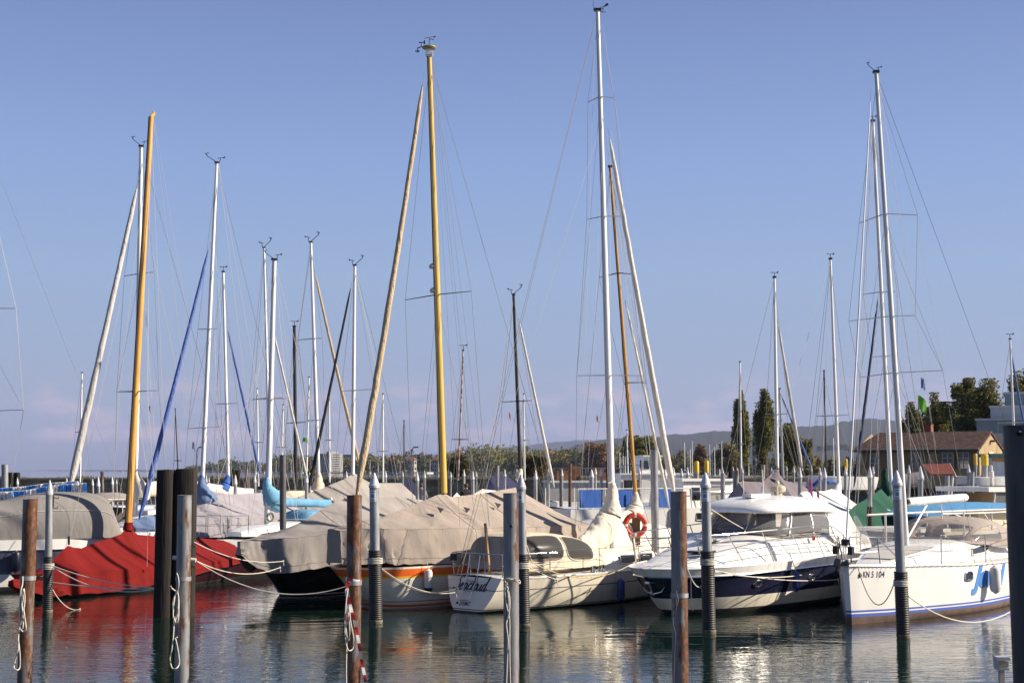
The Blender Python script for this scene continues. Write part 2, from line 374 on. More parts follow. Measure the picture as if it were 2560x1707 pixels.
def stone_mat():
    m = bpy.data.materials.new('harbour_stone'); m.use_nodes = True; nt = m.node_tree; b = nt.nodes['Principled BSDF']; b.inputs['Roughness'].default_value = .9
    t = N(nt, 'ShaderNodeTexCoord'); mp_ = N(nt, 'ShaderNodeMapping'); mp_.inputs['Scale'].default_value = (1.2, 1.2, 2.3); nt.links.new(t.outputs['Object'], mp_.inputs[0])
    v = N(nt, 'ShaderNodeTexVoronoi'); v.inputs['Scale'].default_value = 1.3; nt.links.new(mp_.outputs[0], v.inputs[0])
    n1 = N(nt, 'ShaderNodeTexNoise'); n1.inputs['Scale'].default_value = .8; n1.inputs['Detail'].default_value = 8; nt.links.new(t.outputs['Object'], n1.inputs[0])
    r1 = ramp(nt, [(.3, (.11, .09, .06)), (.5, (.24, .195, .13)), (.7, (.38, .31, .20))]); nt.links.new(n1.outputs[0], r1.inputs[0])
    hs = N(nt, 'ShaderNodeMix', data_type='RGBA', blend_type='MULTIPLY'); hs.inputs[0].default_value = .55
    r2 = ramp(nt, [(0, (.5, .45, .4)), (1, (1, 1, 1))]); nt.links.new(v.outputs['Color'], r2.inputs[0])
    nt.links.new(r1.outputs[0], hs.inputs[6]); nt.links.new(r2.outputs[0], hs.inputs[7]); nt.links.new(hs.outputs[2], b.inputs['Base Color'])
    bp = N(nt, 'ShaderNodeBump'); bp.inputs['Strength'].default_value = .7; bp.inputs['Distance'].default_value = .12; nt.links.new(v.outputs['Distance'], bp.inputs['Height']); nt.links.new(bp.outputs[0], b.inputs['Normal'])
    return m
STONE = stone_mat()
b = MB(); b.box((60, 210, .4), 100, 200, 3.0); 
q = b.build('quay', ASPH, smooth=False, origin=(60, 110, 0)); tag(q, kind='structure')   # top at 1.9 m
# the long harbour wall, with a rounded coping and a strip of dry grass behind it
wl = thing('harbour_wall', 'long low harbour wall of brown stone closing off the basin from the open lake', 'wall', (-40, 165, 0))
b = MB(); wtop = P(1000, 1196, 165).z
b.box((-40, 166.2, wtop / 2 - .6), 190, 2.4, wtop + .9); b.build('stone_body', STONE, wl, smooth=False)
b = MB()
for i in range(64):
    x = -135 + i * 2.95
    b.box((x + 1.47, 166.1, wtop - .05 + rnd.uniform(-.015, .015)), 2.9, 2.7, .24)
b.build('coping', mat('coping_stone', (.15, .13, .09), (.26, .225, .16), 1, .9, bump=.3), wl, smooth=False)
b = MB()
for i in range(9000):
    x = rnd.uniform(-134, 54); y = rnd.uniform(166.6, 167.5); hgt = rnd.uniform(.05, .28) * (1.0 + noise.noise(Vector((x * .2, 0, 5))))
    a = rnd.uniform(0, 6.28); dx = math.cos(a) * .05; dy = math.sin(a) * .05
    b.add([(x - dx, y - dy, wtop + .05), (x + dx, y + dy, wtop + .05), (x + dy * 1.5, y + dx, wtop + .05 + hgt)], [(0, 1, 2)])
tag(b.build('grass', mat('dry_grass', (.14, .11, .04), (.09, .09, .03), 1, .9), smooth=False, origin=(-40, 167, wtop)), kind='stuff')
# ------------------------------------------------------------------ foliage
def leafmat(name, c, tl=.25):
    m = bpy.data.materials.new(name); m.use_nodes = True; nt = m.node_tree; b = nt.nodes['Principled BSDF']
    b.inputs['Roughness'].default_value = .75; b.inputs['Specular IOR Level'].default_value = .2
    t = N(nt, 'ShaderNodeTexCoord'); n1 = N(nt, 'ShaderNodeTexNoise'); n1.inputs['Scale'].default_value = .7; n1.inputs['Detail'].default_value = 6
    nt.links.new(t.outputs['Object'], n1.inputs[0]); r1 = ramp(nt, [(.3, tuple(x * .6 for x in c)), (.7, tuple(x * 1.35 for x in c))]); nt.links.new(n1.outputs[0], r1.inputs[0])
    nt.links.new(r1.outputs[0], b.inputs['Base Color'])
    tb = N(nt, 'ShaderNodeBsdfTranslucent'); nt.links.new(r1.outputs[0], tb.inputs[0]); ms = N(nt, 'ShaderNodeMixShader'); ms.inputs[0].default_value = tl
    nt.links.new(b.outputs[0], ms.inputs[1]); nt.links.new(tb.outputs[0], ms.inputs[2]); nt.links.new(ms.outputs[0], nt.nodes['Material Output'].inputs[0]); return m
LG = leafmat('leaf_green', (.165, .165, .042)); LD = leafmat('leaf_dark_green', (.09, .105, .032)); LY = leafmat('leaf_olive_yellow', (.26, .20, .045))
LO = leafmat('leaf_orange', (.28, .12, .03)); LR = leafmat('leaf_purple_red', (.075, .022, .020)); LW = leafmat('leaf_willow', (.12, .12, .040)); LB = leafmat('leaf_brown', (.085, .055, .025))
BARK = mat('bark', (.05, .04, .03), (.09, .07, .05), 4, .9, bump=.5)
def leaves(b, c, rx, ry, rz, n, size, r_, nclump=30, spread=.26, shell=.55, wts=(5, 3, 1), cone=0.0):
    cl = []
    while len(cl) < nclump:
        d = Vector((r_.gauss(0, 1), r_.gauss(0, 1), r_.gauss(0, 1))).normalized() * (r_.uniform(shell, 1) if r_.random() < .7 else r_.uniform(.1, 1))
        if cone: k = 1 - cone * max(0, d.z); d = Vector((d.x * k, d.y * k, d.z))
        cl.append((d, r_.uniform(.55, 1.25)))
    mis = [i for i, w_ in enumerate(wts) for _ in range(w_)]
    for _ in range(n):
        d, k = r_.choice(cl)
        g_ = lambda: max(-1.5, min(1.5, r_.gauss(0, 1)))
        o = Vector((g_(), g_(), g_())) * spread * k * .55
        p = Vector(c) + Vector(((d.x + o.x) * rx, (d.y + o.y) * ry, (d.z + o.z) * rz))
        nrm = Vector((r_.gauss(0, 1), r_.gauss(0, 1), r_.gauss(0, 1))).normalized(); t = nrm.orthogonal().normalized(); u = nrm.cross(t)
        s1 = size * r_.uniform(.5, 1.3); s2 = s1 * r_.uniform(.5, .9)
        b.add([p - t * s1, p - u * s2, p + t * s1 * 1.1, p + u * s2], [(0, 1, 2, 3)], r_.choice(mis))
def tree(label, px, D, ytop, ybot, wpx, mats, n=1500, size=.3, name='tree', seed=1, trunk_r=.25, kind='round', group=None, crown_low=.25, wts=(5, 3, 1), zg=None):
    r_ = random.Random(seed)
    base = P(px, ybot, D); 
    if zg is not None: base.z = zg
    top = P(px, ytop, D); hgt = top.z - base.z; rx = wpx * D / F / 2
    t = thing(name, label, 'tree', base, group)
    b = MB(); trunk_top = base + Vector((rx * .05, 0, hgt * .8)); b.tube([base - Vector((0, 0, .3)), base + Vector((0, 0, hgt * .3)), trunk_top], [trunk_r, trunk_r * .8, trunk_r * .15], 8)
    for k in range(7):
        z0 = hgt * r_.uniform(.25, .6); a = r_.uniform(0, 6.28); e = Vector((math.cos(a) * rx * .7, math.sin(a) * rx * .7, z0 + hgt * r_.uniform(.12, .3)))
        b.tube([base + Vector((0, 0, z0)), base + Vector((e.x * .5, e.y * .5, z0 * .6 + e.z * .4)), base + e], [trunk_r * .45, trunk_r * .3, trunk_r * .08], 5)
    b.build('trunk', BARK, t)
    b = MB(); zc = hgt * (crown_low + 1) / 2; rz = hgt * (1 - crown_low) / 2
    leaves(b, base + Vector((0, 0, zc)), rx * .86, rx * .86, rz * .9, n, size, r_, nclump=46 if kind != 'slim' else 60, spread=.30, wts=wts, cone=.55 if kind in ('slim', 'cone') else 0)
    b.build('crown', mats, t, smooth=False)
    return t
tree('tall slim dark green poplar, the thinner one on the outside of the pair', 1855, 190, 972, 1188, 52, [LG, LD, LY], 17000, .13, 'poplar_tree', 11, .35, 'slim', 'poplars', .10)
tree('broader dark green poplar beside the tall white mast with a pale furled foresail', 1914, 185, 966, 1190, 66, [LG, LD, LY], 21000, .13, 'poplar_tree', 12, .38, 'slim', 'poplars', .10)
tree('round green broadleaf tree behind the boat with the light blue furled sail', 1990, 170, 1062, 1186, 92, [LG, LD, LY], 17000, .13, 'broadleaf_tree', 13, .3, 'round', None, .12)
tree('big dark green and ochre tree standing over the end of the tiled house roof', 2442, 165, 930, 1180, 165, [LD, LG, LY], 38000, .15, 'broadleaf_tree', 14, .5, 'round', None, .15, (4, 3, 3))
tree('thin olive tree half hidden by the teal block and the big dark pile', 2562, 168, 915, 1180, 110, [LG, LY, LD], 18000, .14, 'broadleaf_tree', 15, .4, 'round', None, .2)
tree('pointed olive green conifer rising behind the tiled roof', 2340, 180, 988, 1180, 100, [LG, LY, LD], 22000, .13, 'conifer_tree', 16, .35, 'cone', None, .02)
tree('dim green conifer behind the red chimney', 2283, 195, 1012, 1180, 84, [LD, LG, LY], 14000, .14, 'conifer_tree', 17, .3, 'cone', None, .05)
tree('low dark bush crowding the tiled house behind its right gable', 2405, 150, 1030, 1180, 70, [LD, LD, LG], 9000, .13, 'bush', 18, .2, 'round', None, .02)
tree('large green tree with yellowing top behind the brown wooden mast', 1605, 330, 1080, 1180, 110, [LG, LD, LY], 14000, .26, 'broadleaf_tree', 19, .5, 'round', None, .05)
tree('russet orange tree on the far shore beside the far masts', 1750, 560, 1106, 1178, 44, [LO, LB, LY], 4000, .5, 'broadleaf_tree', 20, .6, 'round', None, .05)
tree('wide willow turning yellow on the far shore next to the slim poplar', 1822, 520, 1108, 1180, 96, [LW, LY, LB], 9000, .4, 'willow_tree', 21, .6, 'round', None, .03)
tree('russet and green tree on the far shore left of the tall white mast', 1494, 900, 1104, 1178, 84, [LO, LB, LY], 6000, .8, 'broadleaf_tree', 22, .6, 'round', None, .03)
tree('purple leaved tree on the far shore behind the thin dark bare mast', 989, 1500, 1135, 1180, 40, [LR, LR, LB], 900, 2.2, 'copper_beech_tree', 23, .8, 'round', None, .03)
tree('dark brown leaved bush on the harbour wall beside the gold mast', 1150, 168, 1137, 1196, 58, [LB, LD, LG], 6000, .12, 'bush', 24, .12, 'round', None, .02, zg=2.1)
tree('dark brown leaved bush on the harbour wall behind the dark mast', 1338, 168, 1135, 1196, 68, [LB, LD, LO], 6500, .12, 'bush', 25, .12, 'round', None, .02, zg=2.1)
tree('small green bush on the wall behind the long gold furled sail', 778, 168, 1168, 1196, 26, [LG, LD, LY], 500, .15, 'bush', 26, .08, 'round', None, .02, zg=2.1)
def belt(name, label_pts, D0, seed, n, size, mats, wts, per=170):
    r_ = random.Random(seed); b = MB(); pl = label_pts
    for i in range(n):
        u = r_.random() * (len(pl) - 1); k = min(int(u), len(pl) - 2); t = u - k
        px = lerp(pl[k][0], pl[k + 1][0], t); yt = lerp(pl[k][1], pl[k + 1][1], t); D = lerp(pl[k][2], pl[k + 1][2], t) * r_.uniform(.97, 1.12)
        hgt = max(4, (1178 - yt) / F * D * r_.uniform(.45, 1.08)); rx = hgt * r_.uniform(.34, .62); c = P(px, 1178, D); c.z = .5
        mi = r_.choice([j for j, w_ in enumerate(wts) for _ in range(w_)]); m0 = len(b.m)
        leaves(b, c + Vector((0, 0, hgt * .52)), rx, rx, hgt * .5, per, size * r_.uniform(.8, 1.2), r_, 16, .34)
        for j in range(m0, len(b.m)): b.m[j] = mi if r_.random() < .85 else 0
    return tag(b.build(name, mats, smooth=False), kind='stuff')
belt('far_woods', [(640, 1158, 2000), (690, 1140, 1700), (740, 1128, 1600), (800, 1140, 1500), (850, 1148, 1500), (900, 1136, 1500), (960, 1130, 1500), (1050, 1126, 1500), (1100, 1132, 1450), (1150, 1118, 1400), (1200, 1108, 1350), (1260, 1116, 1300), (1330, 1122, 1250), (1400, 1120, 1250), (1450, 1112, 1200), (1500, 1106, 1150), (1560, 1108, 1100), (1620, 1112, 1000)], 1500, 31, 320, 1.15, [LG, LD, LY, LB, LO], (6, 5, 2, 1, 1), 330)
belt('far_woods', [(462, 1168, 2900), (500, 1160, 2800), (560, 1150, 2700), (600, 1146, 2600), (650, 1154, 2500), (720, 1158, 2300)], 2700, 32, 80, 1.8, [LD, LG, LB], (5, 4, 1), 260)
belt('far_woods', [(1640, 1130, 900), (1700, 1120, 800), (1780, 1130, 700), (1900, 1132, 600), (2000, 1128, 520), (2080, 1134, 480), (2160, 1130, 420), (2220, 1140, 330)], 700, 33, 130, .55, [LG, LY, LB, LD], (4, 3, 3, 4), 420)
# ------------------------------------------------------------------ buildings on the far shore
PALE = mat('pale_render', (.30, .28, .25), (.38, .355, .32), .3, .8); GREYW = mat('grey_render', (.22, .22, .23), (.28, .28, .28), .3, .8); ROOFR = mat('red_roof', (.16, .06, .04), (.22, .09, .06), .8, .85); WINB = mat('window_dark', (.03, .035, .045), rough=.15)
def far_block(label, px, D, wpx, ytop, floors, cols, m, depth=14, name='apartment_block', roof=None, ang=-12):
    base = P(px, 1178, D); base.z = 1; top = P(px, ytop, D).z; wd = wpx * D / F; hh = top - base.z
    t = thing(name, label, 'building', base)
    a = R(ang); ax = (Vector((math.cos(a), math.sin(a), 0)), Vector((-math.sin(a), math.cos(a), 0)), Vector((0, 0, 1)))
    b = MB(); b.box(base + Vector((0, 0, hh / 2)), wd, depth, hh, ax); b.build('wall', m, t, smooth=False)
    for fl in range(floors):
        for c in range(cols):
            wb = MB(); fw = wd / cols * .62; fh = hh / floors * .5
            wb.box(base + ax[0] * ((c + .5) / cols - .5) * wd - ax[1] * (depth / 2) + Vector((0, 0, (fl + .55) / floors * hh)), fw, .3, fh, ax); wb.build('window', WINB, t, smooth=False)
    for side in (1,):
        for fl in range(floors):
            wb = MB(); wb.box(base + ax[0] * (wd / 2) + Vector((0, 0, (fl + .55) / floors * hh)), .3, depth * .5, hh / floors * .4, ax); wb.build('window', WINB, t, smooth=False)
    rb = MB()
    if roof:
        e = 1.0; pts = []
        for i in (-1, 1):
            pts += [base + ax[0] * (i * (wd / 2 + e)) - ax[1] * (depth / 2 + e) + Vector((0, 0, hh)), base + ax[0] * (i * (wd / 2 - 2)) + Vector((0, 0, hh + 3.5)), base + ax[0] * (i * (wd / 2 + e)) + ax[1] * (depth / 2 + e) + Vector((0, 0, hh))]
        rb.add(pts, [(0, 3, 4, 1), (1, 4, 5, 2), (0, 1, 2), (3, 5, 4), (0, 2, 5, 3)])
        rb.build('roof', roof, t, smooth=False)
    else:
        rb.box(base + ax[0] * wd * .2 + Vector((0, 0, hh + 1.2)), wd * .35, depth * .5, 2.4, ax); rb.build('roof_hut', m, t, smooth=False)
    return t
far_block('taller grey and cream apartment block over the far shore', 824, 1450, 42, 1134, 8, 5, GREYW, 22, ang=-35)
far_block('second grey apartment block partly behind the long gold furled sail', 884, 1500, 44, 1136, 7, 5, GREYW, 20, ang=-30)
far_block('small white three storey villa with a red roof on the far shore', 1091, 1350, 17, 1150, 3, 3, PALE, 7, 'villa', ROOFR, -14)
far_block('pale villa half hidden in the trees behind the lamp post', 1030, 1420, 18, 1150, 2, 3, PALE, 7, 'villa', ROOFR, -20)
far_block('slim white tower between the two poplars', 1885, 480, 7, 1100, 4, 1, PALE, 3, 'tower', None, -10)
for i, (px, wd, yt) in enumerate([(2052, 14, 1116), (2078, 18, 1114), (2106, 20, 1113), (2130, 14, 1116)]):
    D = 1500; t = thing('warehouse', ['white', 'long white', 'pale', 'low pale'][i] + ' far warehouse below the blue hill, number %s from the poplars' % ['one', 'two', 'three', 'four'][i], 'building', P(px, 1150, D))
    b = MB(); b.box(P(px, yt + 6, D), wd * D / F, 12, 12 * D / F); b.build('wall', PALE, t, smooth=False)
    b = MB(); b.box(P(px, yt - .5, D), wd * D / F + 1.0, 13, .7); b.build('roof', GREYW, t, smooth=False)
# ------------------------------------------------------------------ house on the quay
def house():
    C0 = P(2450, 1205, 105); C0.z = 1.9; a = R(35.5)
    ex = Vector((-math.cos(a), math.sin(a), 0)); ey = Vector((math.sin(a), math.cos(a), 0)); ez = Vector((0, 0, 1))   # ex along the shaded front, ey along the gable
    L, Dp = 9.7, 6.2; ze = P(2450, 1117, 105).z; zr = P(2474, 1077, 107.6).z
    t = thing('tiled_house', 'ochre harbour house with a mottled brown tile roof and a sunlit gable', 'house', C0)
    OCH = mat('ochre_render', (.30, .215, .115), (.40, .295, .17), 1.4, .9, bump=.15, stretch=(1, 1, .5))
    TILE = mat('brown_tiles', (.022, .011, .008), (.105, .046, .028), 3.2, .9, bump=.8, bsc=9, bdist=.05, stretch=(1, 1, 1.6), c3=(.16, .095, .065))
    W_ = lambda u, v, z: C0 + ex * u + ey * v + ez * (z - C0.z)
    b = MB(); zb = 1.85; th = .25
    pts = [W_(0, 0, zb), W_(L, 0, zb), W_(L, Dp, zb), W_(0, Dp, zb), W_(0, 0, ze), W_(L, 0, ze), W_(L, Dp, ze), W_(0, Dp, ze), W_(0, Dp / 2, zr - .1), W_(L, Dp / 2, zr - .1)]
    b.add(pts, [(0, 1, 5, 4), (1, 2, 6, 9, 5), (2, 3, 7, 6), (3, 0, 4, 8, 7)]); b.build('wall', OCH, t, smooth=False)
    e = .35; b = MB(); sl = (zr - ze) / (Dp / 2); lo = ze - sl * e
    top = [W_(-e * .3, -e, lo), W_(-e * .3, Dp / 2, zr), W_(-e * .3, Dp + e, lo)]; bot = [p - ez * .18 for p in top]
    top2 = [W_(L + e, -e, lo), W_(L + e - 1.0, Dp / 2, zr), W_(L + e, Dp + e, lo)]; bot2 = [p - ez * .18 for p in top2]
    b.add(top + bot + top2 + bot2, [(0, 1, 7, 6), (1, 2, 8, 7), (3, 9, 10, 4), (4, 10, 11, 5), (0, 6, 9, 3), (2, 5, 11, 8), (0, 3, 4, 1), (1, 4, 5, 2), (6, 7, 10, 9), (7, 8, 11, 10)])
    b.build('roof', TILE, t, smooth=False)
    FR = mat('window_frame', (.40, .37, .32), rough=.6)
    zt = P(2420, 1131, 105.5).z
    def at_front(px):
        A, _ = ray(px, 1150); # solve along the front wall
        return (C0.x - A * C0.y) / (A * ex.y - ex.x)
    for px in (2187, 2290, 2370, 2409):
        u = at_front(px); wb = MB(); fw = MB()
        wz = zt - .62
        wb.box(W_(u, -.01, wz), .82, .06, 1.2, (ex, ey, ez)); wo = wb.build('window', GLASS, t, smooth=False)
        for du in (-.42, 0, .42): fw.box(W_(u + du, -.05, wz), .07, .05, 1.3, (ex, ey, ez))
        for dz in (-.62, -.2, .2, .62): fw.box(W_(u, -.047, wz + dz), .9, .04, .05, (ex, ey, ez))
        fw.build('frame', FR, wo, smooth=False)
        for du in (-.72, .72):
            sb = MB(); sb.box(W_(u + du, -.04, wz), .4, .05, 1.3, (ex, ey, ez)); sb.build('shutter', mat('ochre_shutter', (.20, .13, .06), rough=.8), wo, smooth=False)
    db = MB(); dv = 3.0; zd = P(2478, 1130, 107).z
    db.box(W_(-.03, dv, (zd + 1.95) / 2 + .03), .08, 1.15, zd - 1.98, (ex, ey, ez)); d = db.build('door', mat('cream_door', (.62, .55, .40), rough=.6), t, smooth=False)
    gb = MB(); gb.box(W_(-.085, dv, zd - .55), .03, .5, .75, (ex, ey, ez)); gb.build('door_pane', GLASS, d, smooth=False)
    hb = MB(); hb.box(W_(-.12, dv - .45, 3.0), .08, .12, .05, (ex, ey, ez)); hb.build('handle', STEEL, d, smooth=False)
    cb = MB(); u = at_front(2283); cb.box(W_(u, Dp * .62, zr - .2), .6, .6, 1.5, (ex, ey, ez)); cb.box(W_(u, Dp * .62, zr + .58), .7, .7, .07, (ex, ey, ez)); cb.build('chimney', mat('red_brick', (.26, .075, .035), (.20, .05, .025), 5, .9), t, smooth=False)
    gb = MB(); gb.tube([W_(L + .3, -e - .07, lo - .04), W_(-.1, -e - .07, lo - .04)], .08, 8); gb.tube([W_(.12, -.09, lo), W_(.12, -.09, 1.9)], .05, 8); gb.build('gutter', mat('zinc', (.13, .125, .12), rough=.6), t)
    lb = MB(); lb.box(W_(-.2, Dp / 2, zr - .8), .3, .3, .15, (ex, ey, ez)); lb.build('gable_lamp', BLACKP, t, smooth=False)
house()
Z_ = Vector((0, 0, 1))
def steps():
    D = 142; t = thing('stepped_hall', 'teal sheet metal hall with stepped flat roofs behind the tiled house', 'building', P(2500, 1180, D))
    TEAL = mat('teal_sheet', (.16, .22, .235), (.20, .26, .27), .4, .6); LITE = mat('pale_sheet', (.34, .38, .41), (.38, .42, .44), .4, .6)
    for nm, x0, x1, yt, dd, m in (('lower_storey', 2441, 2640, 1051, 0, TEAL), ('middle_storey', 2476, 2640, 1019, 3, LITE), ('upper_storey', 2511, 2640, 985, 6, TEAL)):
        p0, p1 = P(x0, yt, D + dd), P(x1, yt, D + dd); a_ = R(21); ex = Vector((math.cos(a_), -math.sin(a_), 0)); ey = Vector((math.sin(a_), math.cos(a_), 0)); L_ = p1.x - p0.x; c_ = Vector((p0.x, p0.y, 0)) + ex * (L_ / 2) + ey * 6; b = MB(); b.box(c_ + Z_ * ((p0.z + 1.8) / 2), L_, 12, p0.z - 1.8, (ex, ey, Z_))
        o = b.build(nm, m, t, smooth=False)
        e = MB(); e.box(c_ + Z_ * (p0.z + .1), L_ + .3, 12.3, .22, (ex, ey, Z_)); e.build('roof_edge', mat('roof_edge_metal', (.42, .43, .45), rough=.5), o, smooth=False)
    sl = MB(); D2 = 118; p0, p1 = P(2482, 1082, D2), P(2640, 1082, D2)
    s = thing('shed', 'pale corrugated shed roof between the sunlit gable and the big dark pile', 'shed', P(2530, 1190, D2))
    n = 26
    for i in range(n):
        x = lerp(p0.x, p1.x, i / n); w_ = (p1.x - p0.x) / n
        sl.add([(x, D2, P(0, 1112, D2).z), (x + w_ * .5, D2, P(0, 1112, D2).z + .1), (x + w_, D2, P(0, 1112, D2).z), (x - 1.2, D2 + 4, p0.z), (x + w_ * .5 - 1.2, D2 + 4, p0.z + .1), (x + w_ - 1.2, D2 + 4, p0.z)], [(0, 1, 4, 3), (1, 2, 5, 4)])
    sl.build('roof', mat('corrugated_sheet', (.30, .27, .22), (.40, .36, .31), 2, .6), s, smooth=False)
    wl_ = MB(); wl_.box(((p0.x + p1.x) / 2, D2 + 2.2, (P(0, 1113, D2).z + 1.8) / 2), p1.x - p0.x - .6, 3.6, P(0, 1113, D2).z - 1.9); wl_.build('wall', GREYW, s, smooth=False)
    k = thing('kiosk', 'small white kiosk with a teal and orange roof by the house door', 'kiosk', P(2500, 1195, 96))
    p = P(2486, 1142, 96); b = MB(); b.box((p.x + 1.2, 97.2, (p.z + 1.85) / 2), 2.6, 2.2, p.z - 1.85); b.build('wall', WHITE, k, smooth=False)
    b = MB(); b.box((p.x + 1.2, 97.2, p.z + .12), 3.0, 2.6, .24); b.build('roof', mat('teal_roof', (.05, .18, .17), rough=.6), k, smooth=False)
    b = MB(); b.box((p.x + 1.2, 96.0, p.z - .18), 2.7, .1, .25); b.build('awning', mat('orange_trim', (.55, .24, .05), rough=.6), k, smooth=False)
steps()
# ------------------------------------------------------------------ lamp posts and a car on the quay
def lamp_post(label, px, D, ytop, flip=1):
    base = P(px, 1192, D); top = P(px, ytop, D); t = thing('street_lamp', label, 'street lamp', base)
    b = MB(); hh = top.z - base.z; k = flip * mpp(D) * 9
    b.tube([base, base + Vector((0, 0, hh * .85)), base + Vector((k * .15, 0, hh * .95)), base + Vector((k * .55, 0, hh)), base + Vector((k, 0, hh))], [.09, .07, .06, .05, .05], 8); b.build('post', DARKST, t)
    b = MB(); b.box(base + Vector((k * 1.15, 0, hh + .02)), .62, .3, .14); b.build('lamp_head', BLACKP, t, smooth=False)
lamp_post('dark curved street lamp on the wall left of the gold mast', 1029, 167, 1118)
lamp_post('dark curved street lamp between the two furled blue sails on the left', 491, 167, 1118)
# ------------------------------------------------------------------ piles
ALGAE = mat('brown_algae_band', (.05, .035, .012), (.20, .18, .13), 9, .8)
def pile(label, px, ytop, D, wpx, base_px=None, tip='cone', m=None, sleeve=None, cap=None, sticker=False, name='mooring_pile', group='mooring piles', cone_px=None, parts=True, ybase=None):
    m = m or GALV
    if ybase is not None: D = depth_at(ybase)
    top = P(px, ytop, D); bp_ = P(base_px if base_px is not None else px, 1500, D)
    r = wpx * D / F / 2; base = Vector((bp_.x, D, 0)); z1 = top.z
    lean = lambda z: Vector((lerp(base.x, top.x, z / z1), D, z))
    t = thing(name, label, 'mooring pile', base, group)
    ch = (cone_px or wpx * 1.25) * D / F if tip == 'cone' else 0
    n = 24 if D < 35 else 12
    b = MB(); zt = z1 - ch
    b.loft([[lean(z) + Vector((r * math.cos(2 * math.pi * k / n), r * math.sin(2 * math.pi * k / n), 0)) for k in range(n)] for z in (-1.6, 0, zt * .5, zt)])
    if tip == 'flat':   # rolled rim
        b.loft([[lean(z) + Vector((rr * math.cos(2 * math.pi * k / n), rr * math.sin(2 * math.pi * k / n), 0)) for k in range(n)] for z, rr in ((zt - .02, r * 1.0), (zt + .004, r * 1.02), (zt + .006, r * .86), (zt - .05, r * .84))], caps=True)
    b.build('shaft', m, t)
    if tip == 'cone':
        b = MB(); b.lathe(lean(zt), [(r * 1.12, -ch * .25), (r * 1.14, -.01), (r * 1.05, .0), (r * .98, ch * .12), (r * .55, ch * .6), (r * .22, ch * .92), (r * .08, ch)], n); b.build('cone_cap', cap or CONE, t)
    if tip == 'yellow':
        b = MB(); k = 26 * D / F; b.lathe(lean(zt - k), [(r * 1.12, 0), (r * 1.12, k), (r * .9, k + .05), (.01, k + .06)], n); b.build('yellow_cap', YELLOWP, t)
    if sleeve is not None:
        zs = P(px, sleeve, D).z; 
        b = MB(); b.lathe(lean(0), [(r * 1.36, -.3), (r * 1.36, .02), (r * 1.44, .03), (r * 1.44, .075), (r * 1.2, .08)], n); b.build('sleeve_foot', ALGAE, t)
        b = MB(); prof = []; z = .085; pitch = .045 if D < 40 else .08
        while z < zs:
            prof += [(r * 1.30, z), (r * 1.42, z + pitch * .25), (r * 1.42, z + pitch * .6), (r * 1.30, z + pitch * .85)]; z += pitch
        b.loft([[lean(zz) + Vector((rr * math.cos(2 * math.pi * k / n), rr * math.sin(2 * math.pi * k / n), 0)) for k in range(n)] for rr, zz in prof]); b.build('rubber_sleeve', RUBBER, t, angle=60)
    if sticker:
        b = MB(); hh = r * 2.3; z0 = zt - .12 - hh
        def arc(rr, z0, z1, a0, a1, mi):
            b.loft([[lean(z) + Vector((rr * math.cos(a), rr * math.sin(a), 0)) for z in (z0, z1)] for a in [R(lerp(a0, a1, i / 8)) for i in range(9)]], closed=False, mi=mi)
        arc(r + .002, z0, z0 + hh, -150, -60, 0)
        arc(r + .0035, z0 + hh * .34, z0 + hh * .66, -128, -86, 1); arc(r + .0035, z0 + hh * .08, z0 + hh * .16, -132, -82, 1); arc(r + .0035, z0 + hh * .80, z0 + hh * .88, -136, -74, 1)
        b.build('sticker', [STICK, STICKB], t)
    return t, lean, r
def band(t, lean, r, z, m=None, name='clamp_band', h=.05):
    b = MB(); b.lathe(lean(z), [(r * 1.01, -h / 2), (r * 1.09, -h / 2), (r * 1.09, h / 2), (r * 1.01, h / 2)], 24)
    return b.build(name, m or GALV, t)
NP = {}
D1 = 19.4
for key, lab, px, yt, w_, bpx, mm in (
    ('a', 'rusty brown foreground pile in front of the grey canvas boat with a rope coil', 76, 1248, 35, 68, RUST1),
    ('b', 'pale galvanised foreground pile standing before the dark wooden posts', 462, 1238, 35, 459, GALVR),
    ('c', 'rusty foreground pile wound with red and white tape', 886, 1238, 37, 885, RUST1),
    ('d', 'grey foreground pile with reddish stains and a drilled hole before the script lettered transom', 1277, 1233, 38, 1279, GALVR),
    ('e', 'heavily rusted foreground pile with a pale clamp ring before the motor yacht bow', 1696, 1229, 40, 1699, RUST2)):
    NP[key] = pile(lab, px, yt, D1, w_, bpx, 'flat', mm, name='steel_pile', group='flat topped steel piles at the front')
for key, y in (('a', 1444), ('b', 1446), ('c', 1456), ('e', 1487)):
    t, ln, r = NP[key]; band(t, ln, r, P(0, y, D1).z, h=.06)
t, ln, r = NP['d']; b = MB(); b.ball(ln(P(0, 1313, D1).z) + Vector((r * .05, -r, 0)), .022, .012, .025); b.build('bolt_hole', BLACKP, t)
